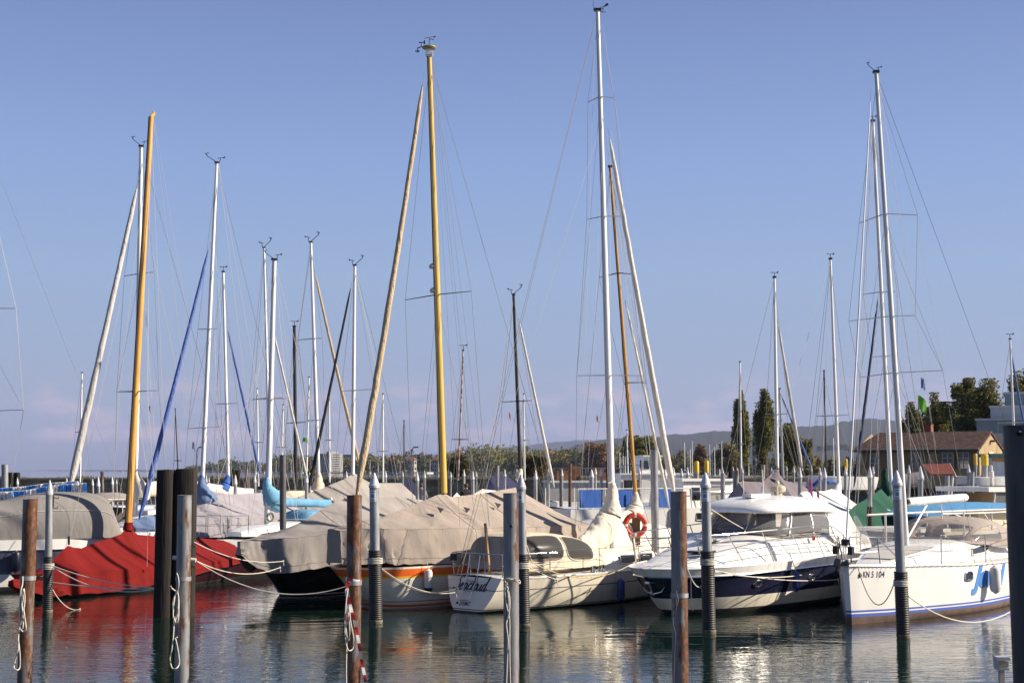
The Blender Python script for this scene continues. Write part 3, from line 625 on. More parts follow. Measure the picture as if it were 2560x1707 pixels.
for key, lab, px, yt, w_, bpx, yb, sl in (
    ('c1', 'slim galvanised pile with silver cone before the grey canvas boat', 124, 1199, 17.5, 120, 1531, 1391),
    ('c2', 'galvanised pile with white cone and black sleeve beside the tape wound pile', 935, 1181, 24, 940, 1557, 1377),
    ('c3', 'galvanised pile with silver cone squeezed against the grey foreground pile', 1302, 1185, 22, 1310, 1566, 1389),
    ('c4', 'galvanised pile with white cone in front of the motor yacht foredeck', 1763, 1180, 24, 1772, 1582, 1380),
    ('c5', 'galvanised pile with white cone in front of the white sailboat hull on the right', 2241, 1175, 23.5, 2256, 1594, 1433)):
    NP[key] = pile(lab, px, yt, 30, w_, bpx, 'cone', GALV, sl, CONEG if key in ('c1', 'c3') else CONE, key != 'c1', group='sleeved piles with cones at the front', ybase=yb, cone_px=30)
    t, ln, r = NP[key]; D = ln(0).y
    b = MB()
    for zz in [P(0, sl + 18 + i * 4, D).z for i in range(4)] : b.torus(ln(zz), Vector((1, 0, 0)), Vector((0, 1, 0)), r * 1.50, .012, 24, 6)
    b.build('rope_turns', ROPE, t)
# hooks on the leftmost slim pile
t, ln, r = NP['c1']; D = ln(0).y; b = MB()
p0 = P(132, 1226, D); b.tube([p0, P(134, 1245, D), P(133, 1268, D)], .012, 6); b.tube([P(133, 1243, D), P(146, 1246, D), P(147, 1241, D)], .010, 6); b.tube([P(132, 1270, D), P(143, 1270, D), P(144, 1265, D)], .010, 6); b.build('rope_hook', BLACKP, t)
# tall plain piles further in
NP['f'] = pile('tall plain grey pile between the light blue boom cover and the taupe canvas', 707, 1137, 41, 16.5, 707, 'flat', DARKST, group='tall plain piles')
NP['g'] = pile('tall plain grey pile behind the orange lifebuoy', 1635, 1124, 37, 19, 1640, 'flat', GALV, group='tall plain piles')
NP['k'] = pile('grey sleeved pile in front of the blue and white cabin cruiser', 1479, 1173, 50, 11.5, 1479, 'cone', GALV, 1269, None, group='mooring piles', cone_px=16)
pile('thin sleeved pile close behind the white furled foresails on the brown mast boat', 1663, 1172, 52, 9, 1666, 'cone', GALV, 1290, None, cone_px=14)
BIGP = pile('big dark steel pile cut by the edge of the picture', 2566, 1065, 10, 112, 2590, 'flat', DARKP, name='steel_pile', group=None)
tB, lnB, rB = BIGP; b = MB(); q = lnB(P(0, 1080, 10).z) + Vector((-rB * .62, -rB * .80, 0)); b.ball(q, .032, .02, .032); b.build('bolt_hole', BLACKP, tB); b = MB(); b.ball(q + Vector((0, -.015, 0)), .010, .008, .010); b.build('bolt', STEEL, tB)
# old timber dolphins
def dolphin(label, posts, D, ybase=None, chamfer=0.03):
    if ybase: D = depth_at(ybase)
    cx = sum(p[0] + p[1] for p in posts) / 2 / len(posts); t = thing('timber_dolphin', label, 'mooring post', Vector((P(cx, 1500, D).x, D, 0)), 'timber mooring posts')
    for i, (x0, x1, yt) in enumerate(posts):
        a, c = P(x0, yt, D), P(x1, yt, D); r = (c.x - a.x) / 2; cxx = (a.x + c.x) / 2; z = a.z; n = 18; b = MB(); dd = D + (i % 2) * r * .5; sd_ = 7 + i * 3 + int(px0(cx))
        def ring(zz, k):
            out = []
            for q in range(n):
                an = 2 * math.pi * q / n; rr = r * k * (1 + .05 * noise.noise(Vector((math.cos(an) * 2, math.sin(an) * 2, sd_))) )
                sq = 1 / max(abs(math.cos(an)), abs(math.sin(an))); rr *= lerp(1, min(sq, 1.25), .55)
                out.append(Vector((cxx + rr * math.cos(an), dd + rr * math.sin(an), zz + (rnd.uniform(-.015, .015) if k < 1 else 0))))
            return out
        b.loft([ring(-1.2, 1), ring(0, 1), ring(z * .5, .995), ring(z - .05, .98), ring(z, .93)]); b.build('post', OLDWOOD, t)
    return t
def px0(x): return x
DOL = dolphin('pair of thick dark mossy timber posts in front of the red canvas boat', [(393, 438, 1174), (436, 490, 1172)], 31, 1541)
dolphin('pair of brown timber posts behind the blue and white streamers', [(19, 36, 1181), (35, 49, 1181)], 62)
dolphin('pair of brown timber posts behind the white boom cover', [(577, 589, 1174), (588, 600, 1175)], 66)
dolphin('single brown timber post beside the dark tented boat', [(1820, 1832, 1164)], 70)
dolphin('dark timber post behind the mast with the cream bundled sail', [(1515, 1527, 1148)], 58)
for px, yt, y2, D, w_, lab in ((12, 1161, 0, 46, 16, 'plain grey pile at the picture edge above the blue streamers'), (1807, 1183, 0, 44, 11, 'plain grey pile next to the sleeved pile before the motor yacht'), (1908, 1162, 0, 66, 10, 'plain grey pile behind the dark tented boat'),
                               (2368, 1189, 0, 52, 12, 'plain grey pile below the rust coloured awning'), (2430, 1180, 0, 56, 12, 'plain grey pile beside the yellow capped pole'), (1243, 1164, 0, 60, 9.5, 'plain brown topped pile before the violet tarpaulin'), (1840, 1176, 0, 50, 15, 'brown stained pile before the dark tented boat')):
    pile(lab, px, yt, D, w_, px, 'flat', GALVR if 'brown' in lab else GALV, group='tall plain piles')
for px, yt, D, w_, lab in ((255, 1178, 64, 8, 'rusty topped pile left of the pale furled foresail foot'), (617, 1172, 70, 8, 'rusty topped pile behind the white boom cover'), (1425, 1158, 76, 8, 'rusty topped pile behind the blue canvas windows'), (1402, 1175, 74, 7, 'brown pile behind the light blue pile row'), (1602, 1150, 80, 5, 'thin dark pile behind the passenger boat')):
    pile(lab, px, yt, D, w_, px, 'flat', RUST1, group='rusty topped piles')
for px, yt, D, w_, lab in ((1742, 1156, 56, 10.5, 'left one of two yellow capped piles'), (1767, 1155, 58, 10, 'right one of two yellow capped piles'), (2116, 1149, 70, 7, 'yellow capped pile in front of the dark car'), (2440, 1136, 88, 8, 'yellow capped pole before the shaded house front'), (2463, 1137, 86, 16, 'thick yellow capped pole in front of the house door')):
    pile(lab, px, yt, D, w_, px, 'yellow', GALV, group='yellow capped piles')
far = [(245, 1191, 62, 9, 'beside the rusty topped pile on the left'), (280, 1191, 66, 7, 'above the small grey canopy roof'), (231, 1196, 60, 6, 'under the pale furled foresail'), (291, 1197, 70, 4, 'just left of the varnished pine mast'), (43, 1193, 60, 6, 'in front of the left timber pair'), (166, 1193, 64, 6, 'behind the streamers'),
       (515, 1187, 62, 6.5, 'right of the slate blue mast collar'), (522, 1192, 70, 4, 'second right of the slate blue mast collar'), (588, 1186, 56, 9, 'before the brown timber pair'), (637, 1186, 58, 7, 'right of the long white boom cover'),
       (766, 1182, 52, 9, 'leaning by the dark furled sail'), (774, 1180, 60, 6, 'hard against its neighbour by the dark furled sail'), (866, 1177, 64, 6, 'above the peaked taupe cover'), (964, 1176, 70, 6, 'behind the flat ridge of the taupe cover'), (1043, 1179, 52, 8.5, 'beside the far figure in orange'), (1061, 1175, 58, 7, 'right of the far figure in orange'),
       (1007, 1178, 72, 4, 'under the thin dark mast'), (1127, 1179, 66, 4.5, 'right of the gold mast'), (1160, 1173, 66, 6, 'behind the person in black'), (1182, 1177, 54, 8, 'beside the person in black'), (1191, 1178, 70, 4, 'hidden beside its thicker neighbour'), (1262, 1172, 66, 6.5, 'before the violet tarpaulin'),
       (1292, 1172, 60, 6, 'beneath the dark mast'), (1339, 1174, 56, 9, 'beside the white rowing boat'), (1371, 1170, 60, 7, 'left of the pale diagonal foresail'), (1405, 1172, 66, 6, 'behind the blue canvas windows'), (1489, 1168, 64, 6, 'behind the sleeved pile by the cruiser'), (1503, 1169, 58, 7.5, 'left of the cream bundled sail'),
       (1599, 1168, 62, 6, 'before the passenger boat wheelhouse'), (1684, 1167, 58, 8, 'right of the pale furled sails'), (1704, 1170, 60, 7, 'left of the first yellow capped pile'), (1719, 1167, 62, 7, 'next to the first yellow capped pile'), (1833, 1166, 72, 5, 'left half of a touching pair'), (1843, 1168, 74, 5, 'right half of a touching pair'),
       (1807, 1169, 76, 5, 'above the plain grey pile'), (1856, 1166, 72, 5.5, 'behind the tented boat ridge'), (1929, 1168, 64, 7, 'left of the mast over the tented boat'), (1967, 1164, 70, 4, 'under the diagonal foresail'), (1985, 1164, 72, 6, 'right under the diagonal foresail'), (2000, 1167, 46, 10, 'before the tented boat stern'),
       (2029, 1166, 70, 4, 'above the purple flag'), (2050, 1167, 52, 7.5, 'above the white tarpaulin'), (2062, 1168, 47, 10, 'standing in the white tarpaulin'), (2114, 1165, 54, 8, 'right of the white peaked tarpaulin'), (2175, 1165, 40, 11, 'before the green canvas boat'), (2183, 1165, 50, 7, 'hidden by its sleeved neighbour at the green canvas'),
       (2273, 1162, 58, 7.5, 'right of the tall white masts'), (2302, 1164, 48, 13, 'left of the rust coloured awning'), (2422, 1160, 60, 8, 'right of the rust coloured awning'), (178, 1197, 78, 4, 'small against the wall behind the streamers'), (1820, 1180, 78, 4, 'thin beside the brown timber post')]
for i, (px, yt, D, w_, where) in enumerate(far):
    pile('galvanised cone topped pile ' + where, px, yt, D, w_, px, 'cone', GALV, 1270 if px == 2175 else None, cone_px=w_ * 1.9 + 2, group='cone topped piles in the basin')
# ------------------------------------------------------------------ small lamp post by the near edge
D = 13.0; base = P(2505, 1700, D); base.z = -.2
t = thing('dock_lamp', 'small pale square lantern on a post at the water near the big dark pile', 'lantern', base)
b = MB(); top = P(2503, 1668, D); b.box(Vector((top.x, D, (top.z - .6) / 2)), .045, .045, top.z + .6); b.build('post', mat('pale_wood', (.40, .34, .28), (.5, .44, .37), 8, .8, stretch=(3, 3, .3)), t, smooth=False)
lz0, lz1 = P(0, 1670, D).z, P(0, 1647, D).z
b = MB(); b.box((top.x + .006, D, lz1 + .012), .12, .12, .03); b.box((top.x + .006, D, lz0), .10, .10, .02); b.box((top.x - .045, D - .0, (lz0 + lz1) / 2), .02, .10, lz1 - lz0); b.build('lantern_frame', CONEG, t, smooth=False)
b = MB(); b.box((top.x + .012, D, (lz0 + lz1) / 2), .085, .085, lz1 - lz0 - .03); b.build('lantern_glass', mat('frosted_glass', (.45, .38, .28), rough=.3, trans=.4), t, smooth=False)
# ------------------------------------------------------------------ boats: a local frame (s along the keel, n to the camera side, z up)
Z = Vector((0, 0, 1))
class Boat:
    def __init__(s, label, px, D, theta, name='sailboat', cat='sailboat', group=None):
        s.O = Vector((P(px, 1500, D).x, D, 0)); a = R(theta); s.e = Vector((math.cos(a), math.sin(a), 0)); s.f = Vector((math.sin(a), -math.cos(a), 0))
        s.root = thing(name, label, cat, s.O, group)
    def W(s, a, n=0.0, z=0.0): return s.O + s.e * a + s.f * n + Z * z
    def S(s, px, n=0.0):
        A, _ = ray(px, 1300); q = s.O + s.f * n
        return (A * q.y - q.x) / (s.e.x - A * s.e.y)
    def Zy(s, a, n, py):
        D = s.W(a, n).y; return H + ray(CX, py)[1] * D
    def at(s, px, py, n=0.0):
        a = s.S(px, n)
        for _ in range(3):
            q = s.W(a, n); A, B = ray(px, py); a += ((A * q.y) - q.x) / (s.e.x - A * s.e.y)
        q = s.W(a, n); q.z = H + ray(px, py)[1] * q.y; return q
    def across(s, M, px, py):
        """point on the athwartships plane through M seen at the pixel"""
        A, B = ray(px, py); k = (A * M.y - M.x) / (s.f.x - A * s.f.y); q = M + s.f * k; q.z = H + B * q.y; return q
    # ---- hull: stations (s, halfbeam, sheer z, waterline fraction, waterline shift)
    def hull(s, st, rows, mats, p=.6, deck=None, name='hull', camber=.06, n=8):
        s.st = cr(st, n); s.p = p
        b = MB(); rings = []
        vs = [r[0] for r in rows]
        for k in range(len(s.st)):
            ring = [s.hp(k, v, 1) for v in vs]; ring2 = [s.hp(k, v, -1) for v in vs]
            rings.append(ring + ring2[::-1])
        m = len(vs)
        for side in (0, 1):
            for i in range(m - 1):
                j0, j1 = (i, i + 1) if side == 0 else (2 * m - 1 - i, 2 * m - 2 - i)
                b.loft([[r[j0], r[j1]] for r in rings], closed=False, mi=rows[i + 1][1])
        for r in (rings[0], rings[-1]):
            for i in range(m - 1): b.add([r[i], r[i + 1], r[2 * m - 2 - i], r[2 * m - 1 - i]], [(0, 1, 2, 3)], rows[i + 1][1])
        # weld
        o = b.build(name, mats, s.root, angle=50)
        bm = bmesh.new(); bm.from_mesh(o.data); bmesh.ops.remove_doubles(bm, verts=bm.verts, dist=.0008); bmesh.ops.recalc_face_normals(bm, faces=bm.faces); bm.to_mesh(o.data); bm.free()
        o.data.polygons.foreach_set('use_smooth', [True] * len(o.data.polygons)); o.data.set_sharp_from_angle(angle=R(40))
        if deck:
            d = MB(); rr = []
            for k in range(len(s.st)):
                a, c = s.hp(k, 1, 1), s.hp(k, 1, -1); mid = (a + c) / 2 + Z * (camber * min(1, (a - c).length / 2))
                a = a - Z * .012; c = c - Z * .012
                rr.append([a, (a + mid) / 2 + Z * .012, mid, (c + mid) / 2 + Z * .012, c])
            d.loft(rr, closed=False); d.build('deck', deck, s.root)
        return o
    def hp(s, k, v, side=1, off=0.0):
        """hull surface at station index (float) k and height fraction v"""
        k = max(0, min(len(s.st) - 1.0001, k)); i = int(k); t = k - i
        a, b, z, wf, ds = [lerp(x, y, t) for x, y in zip(s.st[i], s.st[i + 1])]
        if v >= 0: bb = b * (wf + (1 - wf) * v ** s.p); zz = z * v
        else: bb = b * wf * (1 + v * 1.2); zz = z * v
        return s.W(a + ds * (1 - v), side * (max(bb, .004) + off), zz)
    def kat(s, px, v, side=1):
        """station index whose hull point at v shows at px"""
        lo, hi = 0.0, len(s.st) - 1.001
        f_ = lambda k: (lambda q: q.x / q.y - ray(px, 1400)[0])(s.hp(k, v, side))
        if f_(lo) > 0: return lo
        for _ in range(40):
            mid = (lo + hi) / 2
            if f_(mid) < 0: lo = mid
            else: hi = mid
        return lo
    def rail_line(s, name, v, r, mat_, off=.01, k0=0, k1=None, both=True, dz=0.0):
        k1 = len(s.st) - 1 if k1 is None else k1; kk = [lerp(k0, k1, i / 40) for i in range(41)]
        for side in ((1, -1) if both else (1,)):
            tubeobj(name, [s.hp(k, v, side, off) + Z * dz for k in kk], r, mat_, s.root, 6)
    # ---- coachroof: (s, halfwidth, base z, top z)
    def cabin(s, st, m, name='coachroof', n=6, round_=.82, smooth=True):
        b = MB(); rr = []
        for a, w_, zb, zt in cr(st, n):
            h = zt - zb; row = []
            for u, q in ((1.0, -.05), (.97, .35), (.92, .72), (round_, .92), (.5, 1.0), (0, 1.03), (-.5, 1.0), (-round_, .92), (-.92, .72), (-.97, .35), (-1.0, -.05)):
                row.append(s.W(a, u * w_, zb + q * h))
            rr.append(row)
        b.loft(rr, closed=True); s.cst = cr(st, n); return b.build(name, m, s.root, smooth)
    # ---- arched canvas: (s, halfwidth, base z, top z); returns surface function
    def arch(s, st, m, name='sprayhood', n=6, e=.55, close=(True, True), parent=None, na=44, holes=()):
        S_ = cr(st, n)
        def pt(k, u, off=0.0):   # u -1..1 from far foot to camera foot
            k = max(0, min(len(S_) - 1.0001, k)); i = int(k); t = k - i; a, w_, zb, zt = [lerp(x, y, t) for x, y in zip(S_[i], S_[i + 1])]
            an = (u) * math.pi / 2; sx = math.sin(an); cz = math.cos(an)
            x = math.copysign(abs(sx) ** e, sx); z = max(cz, 0) ** e
            return s.W(a, x * (w_ + off), zb + z * (zt - zb + off))
        b = MB(); b.loft([[pt(k / 2, -1 + 2 * i / na) for i in range(na + 1)] for k in range(2 * len(S_) - 1)], closed=False)
        if holes:
            keep = []
            for q, f in enumerate(b.f):
                k, i = divmod(f[0], na + 1); kc, uc = k / 2 + .25, -1 + 2 * (i + .5) / na
                if not any(a < kc < c and d < uc < g for a, c, d, g in holes): keep.append(f)
            b.f = keep; b.m = [0] * len(keep)
        o = b.build(name, m, parent or s.root, angle=60)
        return pt, o
    def panel(s, pt, k0, k1, u0, u1, m, parent, name='window', off=.012, rr=.22, frame=None):
        """rounded window let into an arched surface"""
        b = MB(); out = []
        N_ = 28
        for i in range(N_):
            a = 2 * math.pi * i / N_; c, q = math.cos(a), math.sin(a); ex = 2 / 5.0
            out.append((math.copysign(abs(c) ** ex, c), math.copysign(abs(q) ** ex, q)))
        rings = []
        for f_ in (1, .66, .33):
            rings.append([pt(lerp(k0, k1, .5 + .5 * x * f_), lerp(u0, u1, .5 + .5 * y * f_), off) for x, y in out])
        vs = [p for r in rings for p in r] + [pt((k0 + k1) / 2, (u0 + u1) / 2, off)]; fs = []
        for r in range(2):
            for i in range(N_): fs.append((r * N_ + i, r * N_ + (i + 1) % N_, (r + 1) * N_ + (i + 1) % N_, (r + 1) * N_ + i))
        for i in range(N_): fs.append((2 * N_ + i, 2 * N_ + (i + 1) % N_, 3 * N_))
        b.add(vs, fs); o = b.build(name, m, parent)
        if frame:
            tb = MB(); tb.tube(rings[0] + [rings[0][0]], .012, 5); tb.build('frame', frame, o)
        return o
    # ---- tent cover: stations dict-free tuples (s, halfwidth eave, z ridge, z eave, z hem)
    def tent(s, st, m, name='cover', n=14, wr=.03, sagr=.05, hem_out=.03, parent=None, fold=1.0, seed=3, ends=True, seams=False):
        S_ = lin(st, n); rr = []; NR, NH = 7, 6
        for i, (a, w_, zr, ze, zh) in enumerate(S_):
            def half(sg):
                row = []
                for j in range(NR):
                    t = j / NR; row.append((t * w_, lerp(zr, ze, t) - sagr * math.sin(math.pi * t) * (zr - ze)))
                for j in range(NH + 1):
                    t = j / NH; row.append((w_ + hem_out * t, lerp(ze, zh, t)))
                out = []
                for j, (nn, zz) in enumerate(row):
                    tt = j / (NR + NH); q = Vector((a * 1.3, tt * 2.2 * sg, seed))
                    d = noise.noise(q) * wr * .8 + noise.noise(q * Vector((2.6, .55, 1)).x if False else Vector((a * 3.4, tt * 1.0 * sg, seed + 4))) * wr * .9 * fold
                    if j > NR: d += wr * 1.5 * fold * ((j - NR) / NH) * abs(noise.noise(Vector((a * 2.1, 3 * sg, seed + 9)))) + wr * 1.1 * fold * noise.noise(Vector((a * 6 + tt * 6, tt * 3, seed))) + wr * 1.1 * fold * max(0, noise.noise(Vector((a * 4 - tt * 9, 2, seed + 3)))) ** 2 * 4 - wr * 1.0 * fold * max(0, noise.noise(Vector((a * 5.5 + tt * 12, 6, seed + 7)))) ** 2 * 4
                    if j == 0: d *= .3
                    out.append(s.W(a, sg * (nn + d * (.9 if j else 0)), zz + d * .55 - (.03 * wr / .03 * abs(noise.noise(Vector((a * 1.7, 1, seed)))) if j == NR + NH else 0)))
                return out
            rr.append(half(-1)[::-1] + half(1)[1:])
        b = MB(); b.loft(rr, closed=False)
        if seams:
            m_ = len(rr[0]); up_ = Z * .004
            for i in range(n * 2, len(rr) - 1, n * 3): b.tube([p + up_ + s.f * .003 for p in rr[i]], .005, 4, mi=1)
            for j in (NH, m_ - 1 - NH): b.tube([r[j] + up_ for r in rr], .006, 4, mi=1)
            b.tube([r[-2] + s.f * .006 for r in rr], .005, 4, mi=1)
        if ends:
            for r in (rr[0], rr[-1]):
                k = len(r); c = (r[0] + r[-1]) / 2
                b.add(r + [c], [(i, i + 1, k) for i in range(k - 1)])
        return b.build(name, [m, SEAM], parent or s.root, angle=34)
    def edge_cap(s): pass
def wire(b, root, name, pts, D=36, m=None, k=1.0):
    return tubeobj(name, pts, .00014 * D * k, m or WIRE, root, 4)
def vane(root, top, D, d, kind=0, m=None):
    """masthead gear: wind vane, cup anemometer on an arm, antenna"""
    m = m or BLACKP; u = mpp(D) * 2560 / 2560; e = Vector((1, 0, 0)); px = lambda x, y, q=0: top + Vector((x * mpp(D), q, y * mpp(D)))
    r = .00025 * D
    b = MB()
    if kind == 0:      # vane arrow on the right, cups on a long arm to the left
        b.tube([px(0, 2), px(-22 * d, 18)], r, 5); b.tube([px(-22 * d, 18), px(-24 * d, 24)], r, 5); b.ball(px(-26 * d, 25), r * 2.4, r * 2.4, r * 1.8); b.ball(px(-21 * d, 26), r * 2.4, r * 2.4, r * 1.8); b.ball(px(-24 * d, 21), r * 2.0)
        b.tube([px(6 * d, 2), px(9 * d, 14)], r, 5); b.tube([px(2 * d, 12), px(17 * d, 15)], r * .8, 5); b.add([px(14 * d, 14), px(19 * d, 18), px(19 * d, 13), px(15 * d, 12)], [(0, 1, 2, 3)])
    elif kind == 1:    # short T vane
        b.tube([px(0, 0), px(0, 12)], r, 5); b.tube([px(-8, 13), px(9, 13)], r * .8, 5); b.add([px(5, 13), px(10, 17), px(10, 12), px(6, 11)], [(0, 1, 2, 3)]); b.ball(px(-8, 13), r * 1.6)
    elif kind == 2:    # paddle vane and cups on a forward arm
        b.tube([px(2, 0), px(14, 5)], r, 5); b.tube([px(14, -2), px(14, 9)], r, 5); b.tube([px(6, 9), px(16, 9)], r * .9, 5)
        b.loft([[px(15, 9, -r), px(15, 10, -r), px(15, 10, r), px(15, 9, r)], [px(24, 12, -r), px(22, 18, -r), px(22, 18, r), px(24, 12, r)], [px(28, 15, -r), px(26, 19, -r), px(26, 19, r), px(28, 15, r)]])
        for x, y in ((11, -3), (14, -5), (19, -4)): b.ball(px(x, y), r * 2)
        b.tube([px(-10, 2), px(-10, 26)], r * .6, 5); b.tube([px(-12, 2), px(2, 0)], r, 5)
    b.build('wind_vane', m, root)
def spar(root, base, top, r0, r1, m, name='mast', n=14, bend=None, parent=None):
    b = MB(); pts = [base.lerp(top, i / 12) for i in range(13)]
    if bend is not None: pts = [p + bend * (4 * (i / 12) * (1 - i / 12)) for i, p in enumerate(pts)]
    b.tube(pts, [lerp(r0, r1, (i / 12) ** 1.5) for i in range(13)], n)
    return b.build(name, m, parent or root)
def furl(root, a, c, r0, r1, m, d=0.0, name='furled_sail', n=30, seed=1):
    """a sail rolled on its stay: a slightly lumpy roll, thicker below, thin at both ends"""
    pts = sag(a, c, d, n); b = MB(); rr = []
    for i in range(n + 1):
        t = i / n; e = min(1, t * 14 + .35) * min(1, (1 - t) * 9 + .3)
        rr.append(lerp(r1, r0, t) * e * (1 + .10 * noise.noise(Vector((t * 22, seed, 0)))))
    side = Vector((1, 0, 0)); pts = [p + side * (rr[i] * .22 * noise.noise(Vector((i * .8, seed, 5)))) for i, p in enumerate(pts)]
    b.tube(pts, rr, 9); return b.build(name, m, root, angle=60)
def mast(B, base, top, wpx, m, spr=(), fore=None, back=None, chain=None, nb=1.2, zc=1.2, head=0, w1=.7, D=None, bend=None, lower=True, hd=1, wk=1.0, topsh=.02, sm=None):
    """mast with spreaders, shrouds, stays; everything seen at its pixel, stood on the boat's own centre plane"""
    r = B.root; a = B.at(*base); t = B.at(*top); D = a.y; rad = wpx * mpp(D) / 2
    mo = spar(r, a, t, rad, rad * w1, m, bend=bend)
    if wpx > 8: wire(None, r, 'mast_track', [a.lerp(t, q / 6) + Vector((-rad * lerp(1, w1, (q / 6) ** 1.5) * .8, -rad * lerp(1, w1, (q / 6) ** 1.5) * .75, 0)) for q in range(7)], D, BLACKP if m is not ALU else ALUG, 2.0)
    ax = t - a; ms = lambda z: a + ax * ((z - a.z) / ax.z)
    tips = {1: [], -1: []}; sm = sm or WIRE
    for (xl, yl), (xr, yr) in spr:
        zm = B.Zy(B.S(base[0]), 0, (yl + yr) / 2); M = ms(zm)
        for (x, y), sd_ in (((xl, yl), -1), ((xr, yr), 1)):
            q = B.across(M, x, y); tips[sd_].append(q)
            b = MB(); b.tube([M, q], [.026 * D / 36, .015 * D / 36], 6, flat=.6); b.build('spreader', ALUG if m is ALU else DARKSP, r)
    s_m = (a - B.O).dot(B.e)
    for sd_ in (1, -1):
        cpt = B.W(s_m + (chain if chain is not None else .25), sd_ * nb, zc)
        pts = [t - ax * topsh] + tips[sd_] + [cpt]
        wire(None, r, 'shroud', pts, D, sm, wk)
        if tips[sd_] and lower:
            wire(None, r, 'lower_shroud', [ms(tips[sd_][-1].z) - Z * .05, cpt], D, sm, wk * .9)
            if len(tips[sd_]) > 1: wire(None, r, 'intermediate_shroud', [ms(tips[sd_][0].z) - Z * .05, tips[sd_][-1], cpt], D, sm, wk * .8)
    if fore:   # (bottom px, start px on mast, furl material or None, r px)
        f_ = B.at(*fore[0]); q = B.at(*fore[1])
        wire(None, r, 'forestay', [q, f_], D, sm, wk)
        if fore[2] is not None: furl(r, q + (f_ - q) * .03, f_ + (q - f_) * .01, fore[3] * mpp(D), fore[3] * mpp(D) * .55, fore[2], fore[4] if len(fore) > 4 else 0, seed=int(fore[0][0]))
    if back:
        for bk in back: wire(None, r, 'backstay', [t, B.at(*bk[:2], bk[2] if len(bk) > 2 else 0)], D, sm, wk)
    if head is not None: vane(r, t, D, hd, head)
    if m is not PINE:
        b = MB(); b.box(t + Z * .02, rad * 2.0, rad * 1.6, .06); b.build('mast_cap', BLACKP if m is not GOLD else WHITE, mo)
    return mo, a, t, ms
def lines(B, lst, D=36, m=None, k=1.0, name='halyard'):
    for p, q in lst: wire(None, B.root, name, [B.at(*p), B.at(*q)], D, m or WIREL, k)
def roll(root, pts, m, name='boom_cover', wr=.06, n=5, k=18, seed=2, flat=1.0, tall=1.0):
    """soft bundle along a path: pts = (Vector, rx, rz)"""
    P_ = cr([(p.x, p.y, p.z, a, c) for p, a, c in pts], n); rings = []
    for i, (x, y, z, a, c) in enumerate(P_):
        j0, j1 = max(i - 1, 0), min(i + 1, len(P_) - 1); t = (Vector(P_[j1][:3]) - Vector(P_[j0][:3])).normalized()
        up = Z if abs(t.z) < .93 else Vector((1, 0, 0)); x_ = t.cross(up).normalized(); y_ = x_.cross(t)
        ring = []
        for q in range(k):
            an = 2 * math.pi * q / k; d = 1 + wr * (1.4 * noise.noise(Vector((i * .30, math.cos(an) * 1.6, math.sin(an) * 1.6 + seed))) + noise.noise(Vector((i * .8, math.cos(an) * 3, math.sin(an) * 3 + seed))))
            ring.append(Vector((x, y, z)) + x_ * (a * d * math.cos(an)) + y_ * (c * d * math.sin(an)))
        rings.append(ring)
    b = MB(); b.loft(rings); return b.build(name, m, root, angle=60)
def rail(B, name, posts, tops, r=.012, m=None, parent=None, mids=()):
    """a tube rail: one bent tube along the tops, with posts"""
    b = MB(); b.tube(tops, r, 8)
    for md in mids: b.tube(md, r * .75, 6)
    for a, c in posts: b.tube([a, c], r, 8)
    return b.build(name, m or STEEL, parent or B.root)
def fender(label, top, length, r, m, rope_to=None, group=None, tipm=None):
    """a hanging fender with its lanyard, a thing of its own"""
    base = top - Z * length; t = thing('fender', label, 'fender', base, group)
    b = MB(); b.lathe(base, [(r * .12, 0), (r * .3, length * .03), (r * .8, length * .09), (r, length * .2), (r, length * .8), (r * .8, length * .91), (r * .3, length * .97), (r * .25, length)], 18); b.build('body', m, t)
    if tipm is not None:
        b = MB(); b.lathe(base - Z * .002, [(r * .05, -.09), (r * .85, 0), (r * 1.01, .03), (r * 1.0, .06)], 18); b.build('tip', tipm, t)
    b = MB(); b.tube([top - Z * .02, rope_to or top + Z * .4], .008, 5); b.build('lanyard', ROPE, t)
    return t
def textmesh(txt, size, shear=0.0, bold=0.0, space=1.0):
    cu = bpy.data.curves.new('lettering', 'FONT'); cu.body = txt; cu.size = size; cu.shear = shear; cu.offset = bold; cu.space_character = space
    ob = bpy.data.objects.new('lettering', cu); me = bpy.data.meshes.new_from_object(ob)
    vs = [tuple(v.co) for v in me.vertices]; fs = [tuple(p.vertices) for p in me.polygons]
    bpy.data.objects.remove(ob); bpy.data.meshes.remove(me); bpy.data.curves.remove(cu)
    return vs, fs
def decal(vs, fs, fn, m, parent, name='lettering'):
    b = MB(); b.add([fn(x, y) for x, y, *_ in vs], fs); return b.build(name, m, parent, smooth=False)
def stroke(pts, w_):
    """flat pen stroke: polygon strip along a smooth polyline"""
    q = cr(pts, 6); vs = []; fs = []
    for i, (x, y) in enumerate(q):
        a, c = q[max(i - 1, 0)], q[min(i + 1, len(q) - 1)]; dx, dy = c[0] - a[0], c[1] - a[1]; l = math.hypot(dx, dy) or 1
        ww = w_ * (.55 + .75 * abs(dy) / l)
        vs += [(x - dy / l * ww, y + dx / l * ww), (x + dy / l * ww, y - dx / l * ww)]
        if i: fs.append((2 * i - 2, 2 * i - 1, 2 * i + 1, 2 * i))
    return vs, fs
SAILW = canvas('white_sailcloth', (.66, .62, .56), .85, .35, 3); SAILT = canvas('tan_sailcloth', (.50, .385, .24), .85, .5, 3); SAILB = canvas('blue_sailcloth', (.085, .14, .40), .8, .4, 3); SAILN = canvas('navy_sailcloth', (.02, .028, .075), .8, .4, 3); SAILK = canvas('black_sailcloth', (.02, .018, .022), .8, .4, 3); SAILG = canvas('grey_sailcloth', (.52, .49, .46), .8, .4, 3)
def simple_rows(m0, m1, line=.12): return [(1, 0), (.9, 0), (.7, 0), (.45, 0), (line, 0), (0, 1), (-.25, 1)]
def stripped(*br): return [(v, i) for v, i in br]
